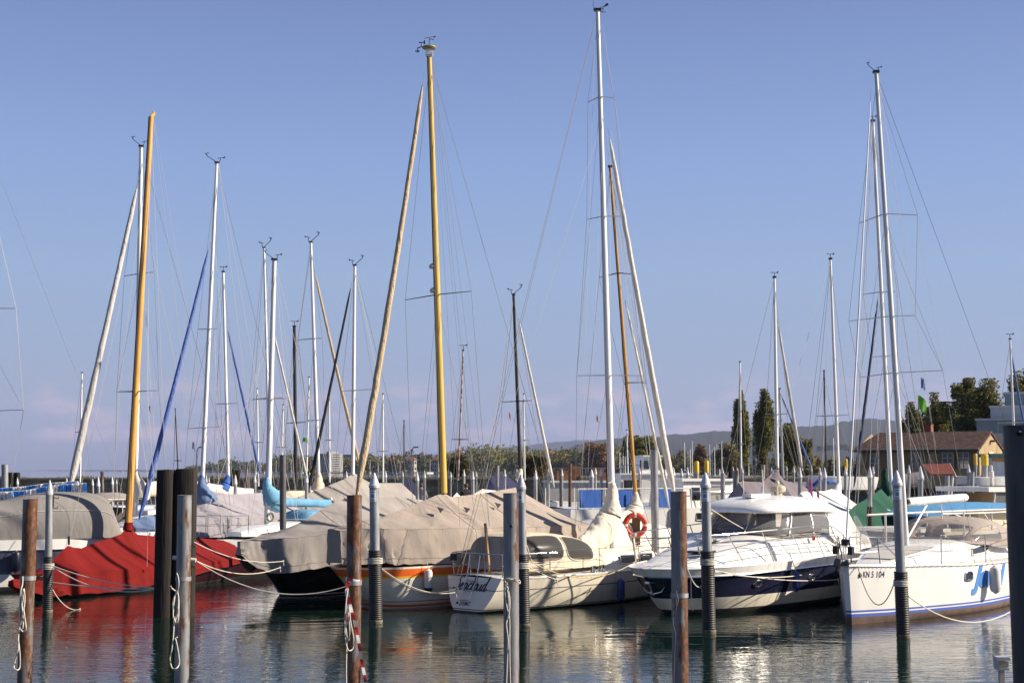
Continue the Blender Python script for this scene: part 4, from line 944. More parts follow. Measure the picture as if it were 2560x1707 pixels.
# ================================================================ 1 grey canopy cruiser at the left edge
B = Boat('white motor cruiser with a slate blue band under a big rounded grey canvas canopy', -200, 37.8, 25, 'motor_cruiser', 'motorboat')
B.hull([(-2.5, 1.35, 1.40, .9, 0), (1, 1.47, 1.40, .92, 0), (3.4, 1.47, 1.40, .92, 0), (4.8, 1.2, 1.42, .8, -.1), (5.8, .55, 1.46, .5, -.4), (6.3, .05, 1.48, .2, -.6)], stripped((1, 0), (.9, 0), (.80, 0), (.785, 2), (.77, 0), (.34, 1), (.31, 0), (.1, 0), (0, 2), (-.3, 2)), [WHITE, SLATE, ANTIDARK], .45, WHITE)
S, Y = B.S, B.Zy
st = [(S(px), w_, 1.40, Y(S(px), 0, py)) for px, w_, py in ((-120, 1.42, 1264), (0, 1.45, 1251), (60, 1.46, 1237), (112, 1.46, 1231), (165, 1.45, 1229), (228, 1.40, 1233), (262, 1.30, 1250), (284, 1.15, 1302), (300, .95, 1338))]
pt, co = B.arch(st, GREY, 'canopy', 6, .62)
b = MB()
for k in range(0, 40): b.tube([pt(k, .70, .006), pt(k + 1, .70, .006)], .012, 5)
b.build('seam', SAILG, co)
b = MB(); b.loft([[pt(k, .62 + .1 * 0, .012), pt(k, .99, .012)] for k in [4.2 + i * .3 for i in range(5)]], closed=False); b.build('canopy_window', GLASS, co)
B.rail_line('rubbing_strake', .79, .022, STEEL, .012, both=False)
fender('navy fender hanging by the slate band of the cruiser at the left edge', B.hp(B.kat(38, .8), .8, 1, .16), .62, .13, NAVYF, B.hp(B.kat(40, 1), 1, 1, .02), 'dark fenders')
# ================================================================ blue and white foil streamers
def streamers(label, pts, D, drop, seed):
    r_ = random.Random(seed); t = thing('streamer_garland', label, 'garland', P(*pts[0], D)); ln = [P(x, y, D) for x, y in cr(pts, 30)]
    tubeobj('cord', ln, .012, ROPE, t, 5)
    FB = [mat('blue_foil', (.05, .22, .62), (.10, .42, .80), 9, .3, .2), mat('white_foil', (.70, .70, .74), (.80, .80, .80), 9, .3, .2)]
    b = MB()
    for i in range(len(ln) - 1):
        mi = int(i / 11 + seed) % 2
        for j in range(9):
            p = ln[i].lerp(ln[i + 1], r_.random()) + Vector((0, r_.uniform(-.08, .08), 0)); L = drop * mpp(D) * r_.uniform(.5, 1.15); w_ = r_.uniform(.012, .03); sw = r_.uniform(-.07, .07); a = r_.uniform(-1.2, 1.2); dx, dy = math.cos(a) * w_, math.sin(a) * w_
            q = [p + Vector((sw * t_ * t_, 0, -L * t_)) for t_ in (0, .5, 1)]
            b.add([c + Vector((s_ * dx, s_ * dy, 0)) for c in q for s_ in (-1, 1)], [(0, 1, 3, 2), (2, 3, 5, 4)], mi)
    b.build('fringe', FB, t, smooth=False); 
    return t
streamers('upper garland of blue and white foil fringe strung over the grey canopy', [(-30, 1222), (60, 1216), (120, 1208), (195, 1203)], 42.5, 16, 1)
streamers('lower garland of blue and white foil fringe drooping onto the grey canopy', [(-30, 1231), (60, 1226), (130, 1214), (214, 1207)], 40.4, 30, 2)
# ================================================================ 2 red covered keelboat
B = Boat('slender wooden keelboat under a dark red canvas cover with a varnished pine mast', 80, depth_at(1499), 65); S, Y = B.S, B.Zy
B.hull([(-.75, .04, .70, .3, .9), (0, .34, .66, .55, .25), (1.5, .70, .62, .8, 0), (3.5, .96, .58, .88, 0), (5.5, .98, .56, .88, 0), (7.5, .84, .58, .75, 0), (9.5, .62, .62, .5, 0), (11.6, .3, .68, .3, -.8)], simple_rows(0, 1), [MAROON, ANTIDARK], .6)
rg = [(34, 1448, .03, .52), (96, 1430, .34, .64), (120, 1412, .48, .67), (150, 1384, .60, .66), (172, 1363, .66, .66), (186, 1368, .70, .66), (206, 1370, .75, .65), (238, 1356, .82, .64), (275, 1345, .90, .63), (304, 1334, .95, .62), (316, 1318, .97, .62), (322, 1312, .98, .62), (330, 1322, .98, .62), (345, 1336, .99, .62), (392, 1340, 1.02, .62), (490, 1344, .98, .64), (560, 1350, .85, .66), (588, 1362, .7, .66), (606, 1385, .55, .64)]
B.tent([(S(px), w_ + .02, Y(S(px), 0, py), ze, .08 + .30 * (px < 60) + .46 * max(0, min(1, (px - 240) / 330)) ** 1.2) for px, py, w_, ze in rg], RED, 'cover', 4, .045, .10, .02, fold=.8, seed=11)
mo, mb, mt, ms = mast(B, (320, 1322), (378, 292), 17, PINE, (((298, 979), (368, 977)),), None, [(420, 1352, 0)], .3, .9, .7, None, .72, sm=WIREL)
b = MB(); t = mt; b.tube([t - (mt - mb) * .03, t, B.at(384, 288), B.at(385, 282), B.at(381, 275)], [.055, .07, .085, .06, .008], 10, flat=.6); b.build('curved_masthead', PINE, mo)
b = MB(); c = B.at(321, 1314); b.tube([c - Z * .12, c + Z * .1], [.16, .12], 12); b.build('mast_collar', RED, B.root)
lines(B, [((172, 1362), (300, 760)), ((368, 1425, .9), (372, 690, .4)), ((388, 310), (560, 1345)), ((384, 300), (470, 1020))], 37, WIREL, .7, 'stay')
b = MB(); q = B.at(172, 1361); b.tube([q, q + Z * .22], .03, 6); b.build('forestay_fitting', BLACKP, B.root)
# ================================================================ 3 black hull, taupe cover
B = Boat('black hulled yacht under a long taupe canvas cover reaching from its overhanging bow', 700, depth_at(1489), 52); S, Y = B.S, B.Zy
B.hull([(-.75, .05, .90, .35, .85), (-.2, .5, .90, .55, .45), (1, 1.02, .92, .78, .1), (3.5, 1.36, .90, .86, 0), (6.5, 1.34, .88, .86, 0), (9.5, .8, .95, .6, -.5)], stripped((1, 0), (.8, 0), (.5, 0), (.2, 0), (.06, 0), (.03, 2), (0, 1), (-.3, 1)), [BLACKH, ANTIDARK, CREAM], .7)
rg = [(598, 1352, .06, 1.47, 1.12), (628, 1349, .22, 1.52, .80), (660, 1345, .45, 1.54, .62), (700, 1332, .80, 1.56, .70), (760, 1300, 1.1, 1.62, .80), (800, 1276, 1.25, 1.66, .86), (836, 1254, 1.34, 1.70, .9), (870, 1244, 1.4, 1.72, .92), (990, 1243, 1.42, 1.72, .92), (1055, 1249, 1.35, 1.72, .92), (1110, 1290, 1.0, 1.70, .92)]
B.tent([(S(px), w_, Y(S(px), 0, py), min(ze, Y(S(px), 0, py) - .02), zh) for px, py, w_, ze, zh in rg], TAUPE, 'cover', 8, .045, .10, .05, seed=21, seams=True)
# ================================================================ 4 tan tent, orange striped hull, gold mast
B = Boat('white yacht with orange and yellow stripes under a tan tent round its gold mast', 945, depth_at(1515), 50); S, Y = B.S, B.Zy
B.hull([(-1.5, .05, 1.02, .3, 1.3), (-1.15, .48, 1.01, .5, .95), (-.4, .95, 1.0, .72, .35), (.6, 1.2, 1.0, .88, .05), (2.5, 1.36, .98, .93, 0), (5, 1.42, .97, .88, 0), (7.2, 1.2, .98, .7, 0), (8.6, .95, 1.0, .5, -.4)], stripped((1, 0), (.95, 0), (.78, 1), (.73, 2), (.5, 0), (.175, 0), (.155, 3), (.12, 0), (.105, 2), (.09, 0), (.035, 1), (0, 0), (-.3, 4)), [CREAM, ORANGE, YELLOWS, CRIMSON, ANTIDARK], .55)
rg = [(836, 1322, .22, 1325, 1407), (868, 1314, .50, 1323, 1408), (905, 1303, .75, 1322, 1409), (960, 1290, 1.0, 1322, 1409), (1040, 1259, 1.25, 1322, 1409), (1090, 1238, 1.36, 1321, 1409), (1110, 1232, 1.40, 1320, 1408), (1128, 1242, 1.42, 1319, 1408), (1200, 1234, 1.48, 1318, 1402), (1290, 1218, 1.5, 1314, 1392), (1320, 1238, 1.45, 1313, 1380), (1380, 1273, 1.3, 1312, 1366), (1452, 1312, 1.0, 1314, 1352)]
st = []
for px, py, w_, pe, ph in rg:
    s_ = S(px); D_ = B.W(s_, w_).y; st.append((s_, w_, Y(s_, 0, py), min(Y(s_, w_, pe), Y(s_, 0, py) - .01), Y(s_, w_, ph)))
B.tent(st, TAN, 'cover', 8, .05, .05, .05, seed=31, fold=1.15, seams=True)
# raised vent hoods on the slope
for px, py, s0 in ((1092, 1266, 0), (1158, 1266, 0), (1236, 1255, 0)):
    q = B.at(px, py, .62); b = MB(); b.add([q, q + B.e * .16 - Z * .05 + B.f * .08, q - Z * .16 + B.f * .12, q - Z * .05 + B.f * .20 + B.e * .05], [(0, 1, 3), (1, 2, 3), (0, 3, 2)]); b.build('vent_hood', TAN, B.root, smooth=False)
mo, mb, mt, ms = mast(B, (1109, 1232), (1073, 138), 19, GOLD, (((1013, 750), (1178, 728)),), ((889, 1255), (1061, 185), SAILT, 9.5, .28), [(1400, 1290, 0)], .3, 1.35, 1.45, None, .62, sm=WIRE)
u = mpp(34.6)
b = MB(); b.lathe(mt + Z * (18 * u), [(.01, -.02), (17 * u, -.012), (18.5 * u, .012), (18 * u, .03), (.01, .035)], 24); b.build('masthead_disc', mat('khaki_disc', (.32, .25, .05), rough=.5), mo)
b = MB(); b.tube([mt, mt + Z * (18 * u)], .05, 8); b.box(mt + Z * .05, .16, .12, .2); b.build('masthead_fitting', WHITE, mo)
q = mt + Z * (18 * u); b = MB(); px_ = lambda x, y: q + Vector((x * u, 0, y * u)); rr = .009
b.tube([px_(0, 0), px_(0, 26)], rr, 5); b.tube([px_(-13, 26), px_(15, 31)], rr * .8, 5); b.add([px_(11, 28), px_(16, 34), px_(16, 29), px_(13, 27)], [(0, 1, 2, 3)]); b.tube([px_(0, 25), px_(12, 22)], rr, 5)
b.tube([px_(-14, -2), px_(-20, 4), px_(-30, 0), px_(-30, -8)], rr * 1.6, 6); b.tube([px_(-20, 4), px_(-20, 14), px_(-27, 15)], rr * 1.8, 6); b.tube([px_(-26, 15), px_(-13, 15)], rr * 1.2, 6); b.loft([[px_(-15, 14), px_(-14, 14), px_(-14, 16), px_(-15, 16)], [px_(-13, 10), px_(-11, 10), px_(-11, 21), px_(-13, 21)]]); b.ball(px_(-34, -8), .022); b.ball(px_(-27, -8), .022); b.ball(px_(-30, -10), .018)
b.build('wind_vane', BLACKP, B.root)
for py in (668, 728):
    b = MB(); c = ms(Y(S(1095), 0, py)); b.lathe(c + Vector((-.10, 0, 0)), [(.07, -.05), (.09, 0), (.07, .06), (.01, .09)], 10); b.build('mast_lamp', WHITEF, mo)
lines(B, [((1079, 150), (1096, 1236, .3)), ((1081, 160), (1150, 1320, 1.2)), ((1084, 175), (1190, 1240)), ((1083, 150), (1225, 1330, 1.3)), ((1086, 900), (1054, 1245, 0)), ((1082, 200), (1186, 1295, 1.2))], 34, WIRE, .75)
wire(None, B.root, 'topping_lift', [B.at(1109, 1040) , B.at(1116, 1232)], 34, WIREL, 3)
fender('long white fender with a black tip against the orange striped hull', B.hp(B.kat(1062, .95), .95, 1, .12), .52, .10, WHITEF, B.hp(B.kat(1062, 1), 1.12, 1, .06), 'white fenders', BLACKP)
# ================================================================ 5 cream sloop with script lettering on the transom
B = Boat('cream white sloop seen from its script lettered transom with a beige cockpit tent', 1186, depth_at(1528), 50); S, Y = B.S, B.Zy; SEA = B
B.hull([(0, .84, .80, .36, -.26), (.6, 1.0, .795, .55, -.1), (1.6, 1.25, .79, .68, 0), (4, 1.52, .79, .8, 0), (6.2, 1.36, .83, .7, 0), (8.2, .85, .90, .45, 0), (9.4, .4, .96, .25, -.3), (10.1, .05, 1.0, .2, -.9)], stripped((1, 0), (.955, 0), (.945, 2), (.9, 0), (.66, 0), (.635, 3), (.4, 0), (.2, 0), (.10, 0), (.075, 1), (0.05, 0), (0, 1), (-.3, 1)), [CREAM, ANTIDARK, STEEL, SLATE], .5, WHITE)
B.rail_line('toe_rail', 1.0, .014, STEEL, -.01)
st = [(S(px), w_, .92, Y(S(px), 0, py)) for px, w_, py in ((1243, .90, 1340), (1262, .98, 1332), (1310, 1.08, 1329), (1355, 1.1, 1332), (1390, 1.1, 1342), (1420, 1.02, 1366), (1448, .92, 1402))]
WN = ((3.2, 13.4, .36, .92), (15, 25.2, .40, .92))
pt, hood = B.arch(st, CREAMC, 'cockpit_tent', 6, .58, holes=WN)
for k0, k1, u0, u1 in [(a - .35, b_ + .35, c - .035, d + .03) for a, b_, c, d in WN]: B.panel(pt, k0, k1, u0, u1, SMOKE, hood, 'tent_window', frame=BEIGEC)
b = MB(); ring = [pt(0.02, -1 + 2 * i / 24) for i in range(25)]; c = (ring[0] + ring[-1]) / 2; b.add(ring + [c], [(i, i + 1, 25) for i in range(24)]); b.build('tent_back', TAUPE, hood)
bk = MB(); a0 = B.W(st[0][0] - .012, -.1, 1.0); 
for n0, n1 in ((-.72, -.22), (.12, .66)): bk.add([B.W(st[0][0] - .02, n0, 1.12), B.W(st[0][0] - .02, n1, 1.12), B.W(st[0][0] - .02, n1 * .9, 1.66), B.W(st[0][0] - .02, n0 * .9, 1.66)], [(0, 1, 2, 3)])
bk.build('tent_window', VINYL, hood, smooth=False)
B.cabin([(3.9, .95, .78, 1.22), (4.6, 1.05, .78, 1.26), (6.0, .9, .80, 1.20), (7.2, .6, .84, 1.08), (8.0, .3, .9, .96)], CREAM)
for s0, s1 in ((4.45, 5.15), (5.4, 6.0)):
    w_ = 1.0 if s0 < 5 else .93
    b = MB(); b.add([B.W(s0, w_ + .045, .93), B.W(s1, w_ + .02, .93), B.W(s1, w_ - .0, 1.10), B.W(s0, w_ + .02, 1.12)], [(0, 1, 2, 3)]); o = b.build('cabin_window', GLASS, B.root, smooth=False)
    tubeobj('frame', [B.W(s0, w_ + .05, .92), B.W(s1, w_ + .025, .92), B.W(s1, w_ + .005, 1.11), B.W(s0, w_ + .025, 1.13), B.W(s0, w_ + .05, .92)], .012, STEEL, o)
mo, mb, mt, ms = mast(B, (1533, 1378), (1494, 27), 18, ALU, (((1470, 256), (1536, 245)), ((1467, 549), (1561, 541)), ((1442, 939), (1609, 939))), ((1690, 1262), (1519, 318), SAILW, 9, .1), [(1142, 1440, -.35), (1150, 1445, .3)], .15, 1.4, .85, 2, .55)
lines(B, [((1510, 290), (1150, 1428, -.2)), ((1486, 100), (1450, 1395)), ((1476, 560), (1450, 1100, 0)), ((1505, 400), (1470, 1180, .6)), ((1530, 330), (1600, 960, .5)), ((1506, 60), (1560, 400))], 34, WIREL, .6)
# boom bundle sagging from the mast to the aft end
wr = []
for px, py, s_, rx, rz in ((1528, 1205, 0, 8, 7), (1531, 1222, .02, 13, 11), (1530, 1250, .1, 20, 16), (1527, 1280, .25, 26, 24), (1520, 1306, .5, 30, 32), (1503, 1331, .95, 30, 34), (1484, 1350, 1.45, 25, 30), (1466, 1363, 1.9, 20, 27), (1452, 1371, 2.25, 17, 24)):
    q = B.at(px, py, .0 + .1); wr.append((q, rx * mpp(q.y) * .95, rz * mpp(q.y) * 1.1))
roll(B.root, wr, BEIGEC, 'boom_cover', .10, 6, 22, 4)
b = MB(); q = B.at(1451, 1372); b.ball(q - B.e * .12, .10, .10, .17); b.build('boom_end', BLACKP, B.root)
# pushpit, ladder, stanchions
zr = lambda z: z
b_ = [B.W(.05, -.78, 1.36), B.W(.05, -.78, 1.30)]
rail(B, 'pushpit', [(B.W(.1, -.74, .8), B.W(.05, -.74, 1.34)), (B.W(.1, -.2, .8), B.W(.05, -.2, 1.34)), (B.W(.1, .25, .8), B.W(.05, .25, 1.34)), (B.W(.1, .78, .8), B.W(.1, .78, 1.34)), (B.W(1.4, -1.15, .8), B.W(1.4, -1.15, 1.34)), (B.W(1.4, 1.15, .8), B.W(1.4, 1.15, 1.34))], [B.W(1.6, -1.18, 1.34), B.W(.6, -.98, 1.34), B.W(.05, -.76, 1.34), B.W(.05, .78, 1.34), B.W(.6, 1.0, 1.34), B.W(1.6, 1.2, 1.34)], .0125, STEEL, None, ([B.W(1.6, -1.18, 1.07), B.W(.07, -.75, 1.07), B.W(.07, -.2, 1.07)], [B.W(.07, .25, 1.07), B.W(.1, .78, 1.07), B.W(1.6, 1.2, 1.07)]))
def tr(n, z, o=.0): # a point on the transom plane, o outward
    v = z / .80; return B.W(-.26 * (1 - v) - o, n, z)
b = MB(); 
for n in (-.22, .10): b.tube([B.W(.02, n + .06, 1.3), tr(n + .03, .78, .05), tr(n - .06, .26, .07)], .012, 6)
for k, z in enumerate((.28, .5, .72)): b.tube([tr(-.28 + .035 * k * 1.6, z, .07), tr(.04 + .035 * k * 1.6, z, .07)], .013, 6)
b.build('boarding_ladder', STEEL, B.root)
b = MB(); b.box(B.W(.0, -.66, 1.24), .16, .12, .16); b.build('stern_light', BLACKP, B.root, smooth=False)
ft = MB(); ft.box(B.W(.35, .1, 1.42), .05, .05, 1.25, (B.e, B.f, (Z - B.f * .12).normalized())); ft.build('flag_staff', TEAK, B.root, smooth=False)
pts = [B.W(s_, 1.0 * w_, 1.38) for s_, w_ in ((1.6, 1.2), (3, 1.42), (4.6, 1.48), (6.2, 1.32), (7.8, .95), (9.4, .42))]
for i, (s_, w_) in enumerate(((3, 1.42), (4.6, 1.48), (6.2, 1.32), (7.8, .95))): tubeobj('stanchion', [B.W(s_, w_, .8), B.W(s_, w_, 1.40)], .012, STEEL, B.root, 6)
tubeobj('lifeline', pts, .006, STEEL, B.root, 5); tubeobj('lifeline', [p - Z * .27 for p in pts], .005, STEEL, B.root, 5)
tubeobj('lifeline', [B.W(s_, -1.0 * w_, 1.38) for s_, w_ in ((1.6, 1.2), (3, 1.42), (4.6, 1.48), (6.2, 1.32), (7.8, .95), (9.4, .42))], .006, STEEL, B.root, 5)
for s_, n_ in ((3.0, 1.25), (3.4, 1.22)):
    b = MB(); b.lathe(B.W(s_, n_, .80), [(.075, 0), (.06, .06), (.05, .10), (.062, .14), (.062, .16), (.01, .165)], 14); b.build('winch', STEEL, B.root)
# the script name and home port on the transom
L_ = {'S': [(.62, .86), (.5, 1.0), (.3, .9), (.28, .72), (.46, .52), (.46, .22), (.28, .02), (.06, .02), (-.04, .18)], 'e': [(0, .16), (.2, .3), (.26, .42), (.16, .5), (.05, .36), (.06, .1), (.2, 0), (.38, .14)], 'a': [(.33, .42), (.2, .5), (.06, .34), (.05, .1), (.15, 0), (.30, .15), (.36, .47), (.33, .1), (.42, 0), (.52, .14)], 'c': [(.3, .4), (.2, .5), (.06, .32), (.06, .1), (.18, 0), (.38, .14)],
      'l': [(0, .14), (.18, .55), (.24, .9), (.15, 1.0), (.08, .7), (.08, .1), (.18, 0), (.32, .14)], 'o': [(.2, .5), (.06, .34), (.06, .1), (.18, 0), (.3, .15), (.3, .38), (.2, .5), (.42, .42)], 'u': [(0, .46), (.02, .1), (.12, 0), (.28, .15), (.34, .47), (.32, .1), (.42, 0), (.52, .14)], 'd': [(.33, .42), (.2, .5), (.06, .34), (.05, .1), (.15, 0), (.30, .2), (.42, 1.05), (.34, .1), (.44, 0), (.58, .16)]}
adv = {'S': .62, 'e': .38, 'a': .5, 'c': .38, 'l': .3, 'o': .42, 'u': .5, 'd': .5}
x = 0; VV = []; FF = []
for ch in 'Seacloud':
    vs, fs = stroke([(x + a + .38 * c, c) for a, c in L_[ch]], .058); o = len(VV); VV += vs; FF += [tuple(i + o for i in f) for f in fs]; x += adv[ch]
INK = mat('lettering_navy', (.03, .035, .07), rough=.4)
sc_ = 1.08 / (x + .3)
decal([(a * sc_ - .58, c * sc_ * 1.15 + .50) for a, c in VV], FF, lambda a, c: tr(a, c, .006), INK, B.root, 'name_lettering')
vs, fs = textmesh('DSMC', .125, .22, .002, 1.05); decal([(v[0] - .30, v[1] + .15) for v in vs], fs, lambda a, c: tr(a, c, .006), INK, B.root, 'port_lettering')
b = MB(); b.tube([tr(-.36, .20, .002), tr(-.36, .20, .02)], .028, 12); b.build('exhaust', BLACKP, B.root)
fender('blue fender hanging on the shaded hull of the script lettered sloop', B.hp(B.kat(1540, .74), .80, 1, .13), .55, .10, BLUEF, B.hp(B.kat(1540, .98), 1, 1, .02), 'dark fenders')
# ================================================================ 6 white motor yacht with navy topsides
B = Boat('white hardtop motor yacht with navy topsides and a steel bow rail', 1650, 31.3, 48, 'motor_yacht', 'motorboat'); S, Y = B.S, B.Zy; MY = B
B.hull([(-.70, .06, 1.10, .1, 1.0), (-.45, .5, 1.10, .12, .75), (.15, .95, 1.10, .22, .35), (1.3, 1.36, 1.12, .58, .05), (3.0, 1.55, 1.15, .8, 0), (5.5, 1.58, 1.19, .86, 0), (8.0, 1.5, 1.22, .86, 0)], stripped((1, 0), (.93, 0), (.85, 0), (.83, 0), (.815, 3), (.80, 1), (.6, 1), (.365, 1), (.355, 0), (.25, 2), (.12, 2), (.08, 4), (0, 4), (-.3, 4)), [WHITE, NAVY, CREAM, STEEL, ANTIDARK], .75, WHITE, camber=.10)
B.rail_line('rubbing_strake', .82, .028, STEEL, .01)
B.cabin([(-.25, .2, 1.05, 1.10), (.4, .66, 1.06, 1.24), (1.3, .98, 1.10, 1.44), (2.3, 1.2, 1.14, 1.64), (3.0, 1.3, 1.16, 1.75), (5.0, 1.34, 1.18, 1.78), (7.6, 1.36, 1.18, 1.7)], WHITE, 'foredeck', 6, .72)
base = [B.W(5.7, 1.28, 1.72), B.W(4.7, 1.28, 1.72), B.W(3.65, 1.20, 1.72), B.W(3.05, .95, 1.74), B.W(2.75, .5, 1.77), B.W(2.68, 0, 1.78)]; top = [B.W(5.5, 1.12, 2.26), B.W(4.8, 1.12, 2.28), B.W(4.05, 1.05, 2.28), B.W(3.55, .85, 2.29), B.W(3.3, .45, 2.30), B.W(3.25, 0, 2.30)]
mir = lambda L: L + [p - B.f * (2 * (p - B.O).dot(B.f)) for p in L[:-1][::-1]]
bs, tp = mir(base), mir(top); b = MB(); b.loft([[p, p.lerp(q, .5) + (p - B.W(3.8, 0, p.z)).normalized() * .02, q] for p, q in zip(bs, tp)], closed=False); ws = b.build('windscreen', TINT, B.root)
for i in (0, 1, 2, 4, 6, 8, 9, 10): tubeobj('mullion', [bs[i] - Z * .02, (bs[i] + tp[i]) / 2 + (bs[i] - B.W(3.8, 0, bs[i].z)).normalized() * .025, tp[i]], .026 if i in (2, 8) else .018, ALU if i in (2, 8, 0, 10) else ALUG, ws, 6)
tubeobj('window_sill', [p + Z * .0 for p in bs], .022, BLACKP, ws, 6)
b = MB(); rr = []
for s_, w_, z0, z1 in cr([(2.86, .35, 2.27, 2.30), (2.92, .74, 2.265, 2.40), (3.2, 1.04, 2.26, 2.53), (3.9, 1.22, 2.26, 2.63), (4.9, 1.25, 2.25, 2.66), (5.7, 1.22, 2.22, 2.62), (6.2, 1.12, 2.16, 2.48), (6.4, 1.0, 2.12, 2.3)], 5):
    h_ = z1 - z0; rr.append([B.W(s_ + (0 if abs(u) > .99 else 0), u * w_, z0 + q * h_) for u, q in ((.85, -.06), (1.0, .05), (1.01, .22), (.95, .48), (.8, .72), (.5, .92), (0, 1), (-.5, .92), (-.8, .72), (-.95, .48), (-1.01, .22), (-1, .05), (-.85, -.06), (0, -.02))])
b.loft(rr); b.build('hardtop', WHITE, B.root, angle=45)
for sd_ in (1, -1):
    b = MB(); b.loft([[B.W(5.45, sd_ * 1.31, 1.68), B.W(5.7, sd_ * 1.14, 2.28)], [B.W(5.65, sd_ * 1.33, 1.5), B.W(6.2, sd_ * 1.15, 2.26)], [B.W(6.6, sd_ * 1.35, 1.3), B.W(6.75, sd_ * 1.12, 2.22)], [B.W(7.4, sd_ * 1.36, 1.25), B.W(7.05, sd_ * 1.0, 2.16)]], closed=False); b.build('aft_pillar', WHITE, B.root)
b = MB(); b.add([B.W(6.9, 1.39, 1.45), B.W(7.6, 1.40, 1.35), B.W(7.3, 1.10, 2.1), B.W(6.92, 1.18, 2.1)], [(0, 1, 2, 3)]); b.build('side_curtain', VINYL, B.root, smooth=False)
# interior behind the glass
b = MB(); b.box(B.W(4.5, 0, 1.80), 2.2, 2.0, .06, (B.e, B.f, Z)); b.box(B.W(5.4, .5, 2.0), .15, .5, .4, (B.e, B.f, Z)); b.box(B.W(5.4, -.5, 2.0), .15, .5, .4, (B.e, B.f, Z)); b.box(B.W(3.8, -.3, 1.86), .3, 1.4, .14, (B.e, B.f, Z)); b.build('saloon_seat', INNER, B.root, smooth=False)
b = MB()
for n0 in (-.5, .35): b.box(B.W(3.36, n0, 2.02), .03, .16, .46, (B.e, B.f, (Z + B.e * .7).normalized()))
b.build('curtain', mat('tan_curtain', (.30, .22, .16), rough=.9), B.root, smooth=False)
b = MB(); b.tube([B.W(2.72, .25, 1.80), B.W(2.96, .85, 1.88)], .012, 5); b.tube([B.W(2.7, -.4, 1.80), B.W(2.92, -.1, 1.92)], .012, 5); b.build('wiper', BLACKP, B.root)
# bow rail on both sides
for sd_ in (1, -1):
    tops = [B.W(-.60, 0, 1.78), B.W(-.52, sd_ * .33, 1.78), B.W(.0, sd_ * .80, 1.81), B.W(1.0, sd_ * 1.18, 1.84), B.W(3, sd_ * 1.42, 1.90), B.W(4.3, sd_ * 1.47, 1.94), B.W(5.2, sd_ * 1.48, 1.90), B.W(5.8, sd_ * 1.49, 1.66), B.W(6.2, sd_ * 1.5, 1.32)]
    tops = [Vector(p) for p in cr([tuple(p) for p in tops], 5)]
    posts = []
    for s_ in (-.40, .1, 1.1, 2.2, 3.3, 4.3, 5.2):
        q = min(tops, key=lambda p: abs((p - B.O).dot(B.e) - s_)); nn = abs((q - B.O).dot(B.f)); posts.append((q, B.W(s_ + (.50 if s_ > .5 else .25), sd_ * (nn + .04), 1.17)))
    def midl(f): return [p.lerp(Vector((p.x, p.y, 1.2)), f) + B.e * (.45 * f) for p in tops[2:-6]]
    rail(B, 'bow_rail', posts, tops, .0135, STEEL, None, (midl(.36), midl(.70)))
for px, py in ((1893, 1447), (2028, 1443)):
    v = .60; k = B.kat(px, v); c = B.hp(k, v, 1, .012); ax = (B.hp(k + 1, v, 1) - B.hp(k - 1, v, 1)).normalized(); up = (B.hp(k, v + .1, 1) - B.hp(k, v - .1, 1)).normalized(); b = MB()
    b.torus(c, ax, up, .105, .022, 24, 8)
    for i, p in enumerate(b.v): 
        d = p - c; b.v[i] = c + ax * d.dot(ax) * 1.25 + up * d.dot(up) * .72 + ax.cross(up) * d.dot(ax.cross(up))
    o = b.build('porthole', STEEL, B.root); g = MB(); g.add([c + ax * (.12 * math.cos(a)) + up * (.07 * math.sin(a)) for a in [i * math.pi / 12 for i in range(24)]], [tuple(range(24))]); g.build('pane', GLASS, o, smooth=False)
fender('slim navy fender hanging at the navy topsides of the motor yacht', B.hp(B.kat(1978, .74), .80, 1, .11), .50, .085, BLUEF, B.hp(B.kat(1976, 1), 1.25, 1, -.1), 'dark fenders')
# anchor on its roller
b = MB(); a0 = B.hp(0, .74, 1) - B.e * .02; b.box(a0 + B.e * .1 - Z * .03, .4, .12, .05, (B.e, B.f, Z)); b.tube([a0 - B.e * .06, a0 + B.e * .12 - Z * .30], .018, 8)
q = a0 + B.e * .12 - Z * .30
b.tube([q - B.f * .0 - B.e * .10 + Z * .05, q, q + B.f * .20 + B.e * .05 + Z * .06, q + B.f * .28 + B.e * .06 + Z * .17], [.012, .022, .016, .006], 8); b.tube([q, q - B.f * .18 + Z * .05, q - B.f * .26 + Z * .15], [.022, .016, .006], 8)
b.build('anchor', STEEL, B.root)
for s_, n_ in ((2.0, .0), (1.0, .45)):
    b = MB(); zt_ = 1.59 if s_ > 1.5 else 1.37; b.box(B.W(s_, n_, zt_ + .05), .5, .5, .05, (B.e, B.f, Z)); b.build('deck_hatch', GLASS if s_ < 1.5 else DECKGREY, B.root, smooth=False)
b = MB(); b.box(B.W(4.0, .1, 2.66), .9, .25, .09, (B.e, B.f, Z)); b.build('roof_pod', WHITE, B.root)
for s_, n_, h_ in ((3.9, -.2, .62), (4.5, .0, .75)):
    b = MB(); b.tube([B.W(s_, n_, 2.55), B.W(s_, n_ - .03, 2.55 + h_)], .014, 6); b.build('aerial', WHITEF, B.root)
b = MB(); b.lathe(B.W(5.2, .0, 2.62), [(.10, 0), (.10, .10), (.19, .13), (.20, .20), (.18, .26), (.08, .30), (.01, .31)], 18); b.tube([B.W(4.9, .15, 2.62), B.W(4.9, .15, 2.92)], .03, 8); b.ball(B.W(4.9, .15, 2.96), .07); b.build('searchlight', mat('cream_fitting', (.5, .44, .33), (.4, .35, .28), 6, .5), B.root)
b = MB(); b.box(B.W(4.6, 1.34, 1.63), .07, .05, .12, (B.e, B.f, Z)); b.build('navigation_light', mat('red_lens', (.35, .01, .01), rough=.2), B.root, smooth=False)
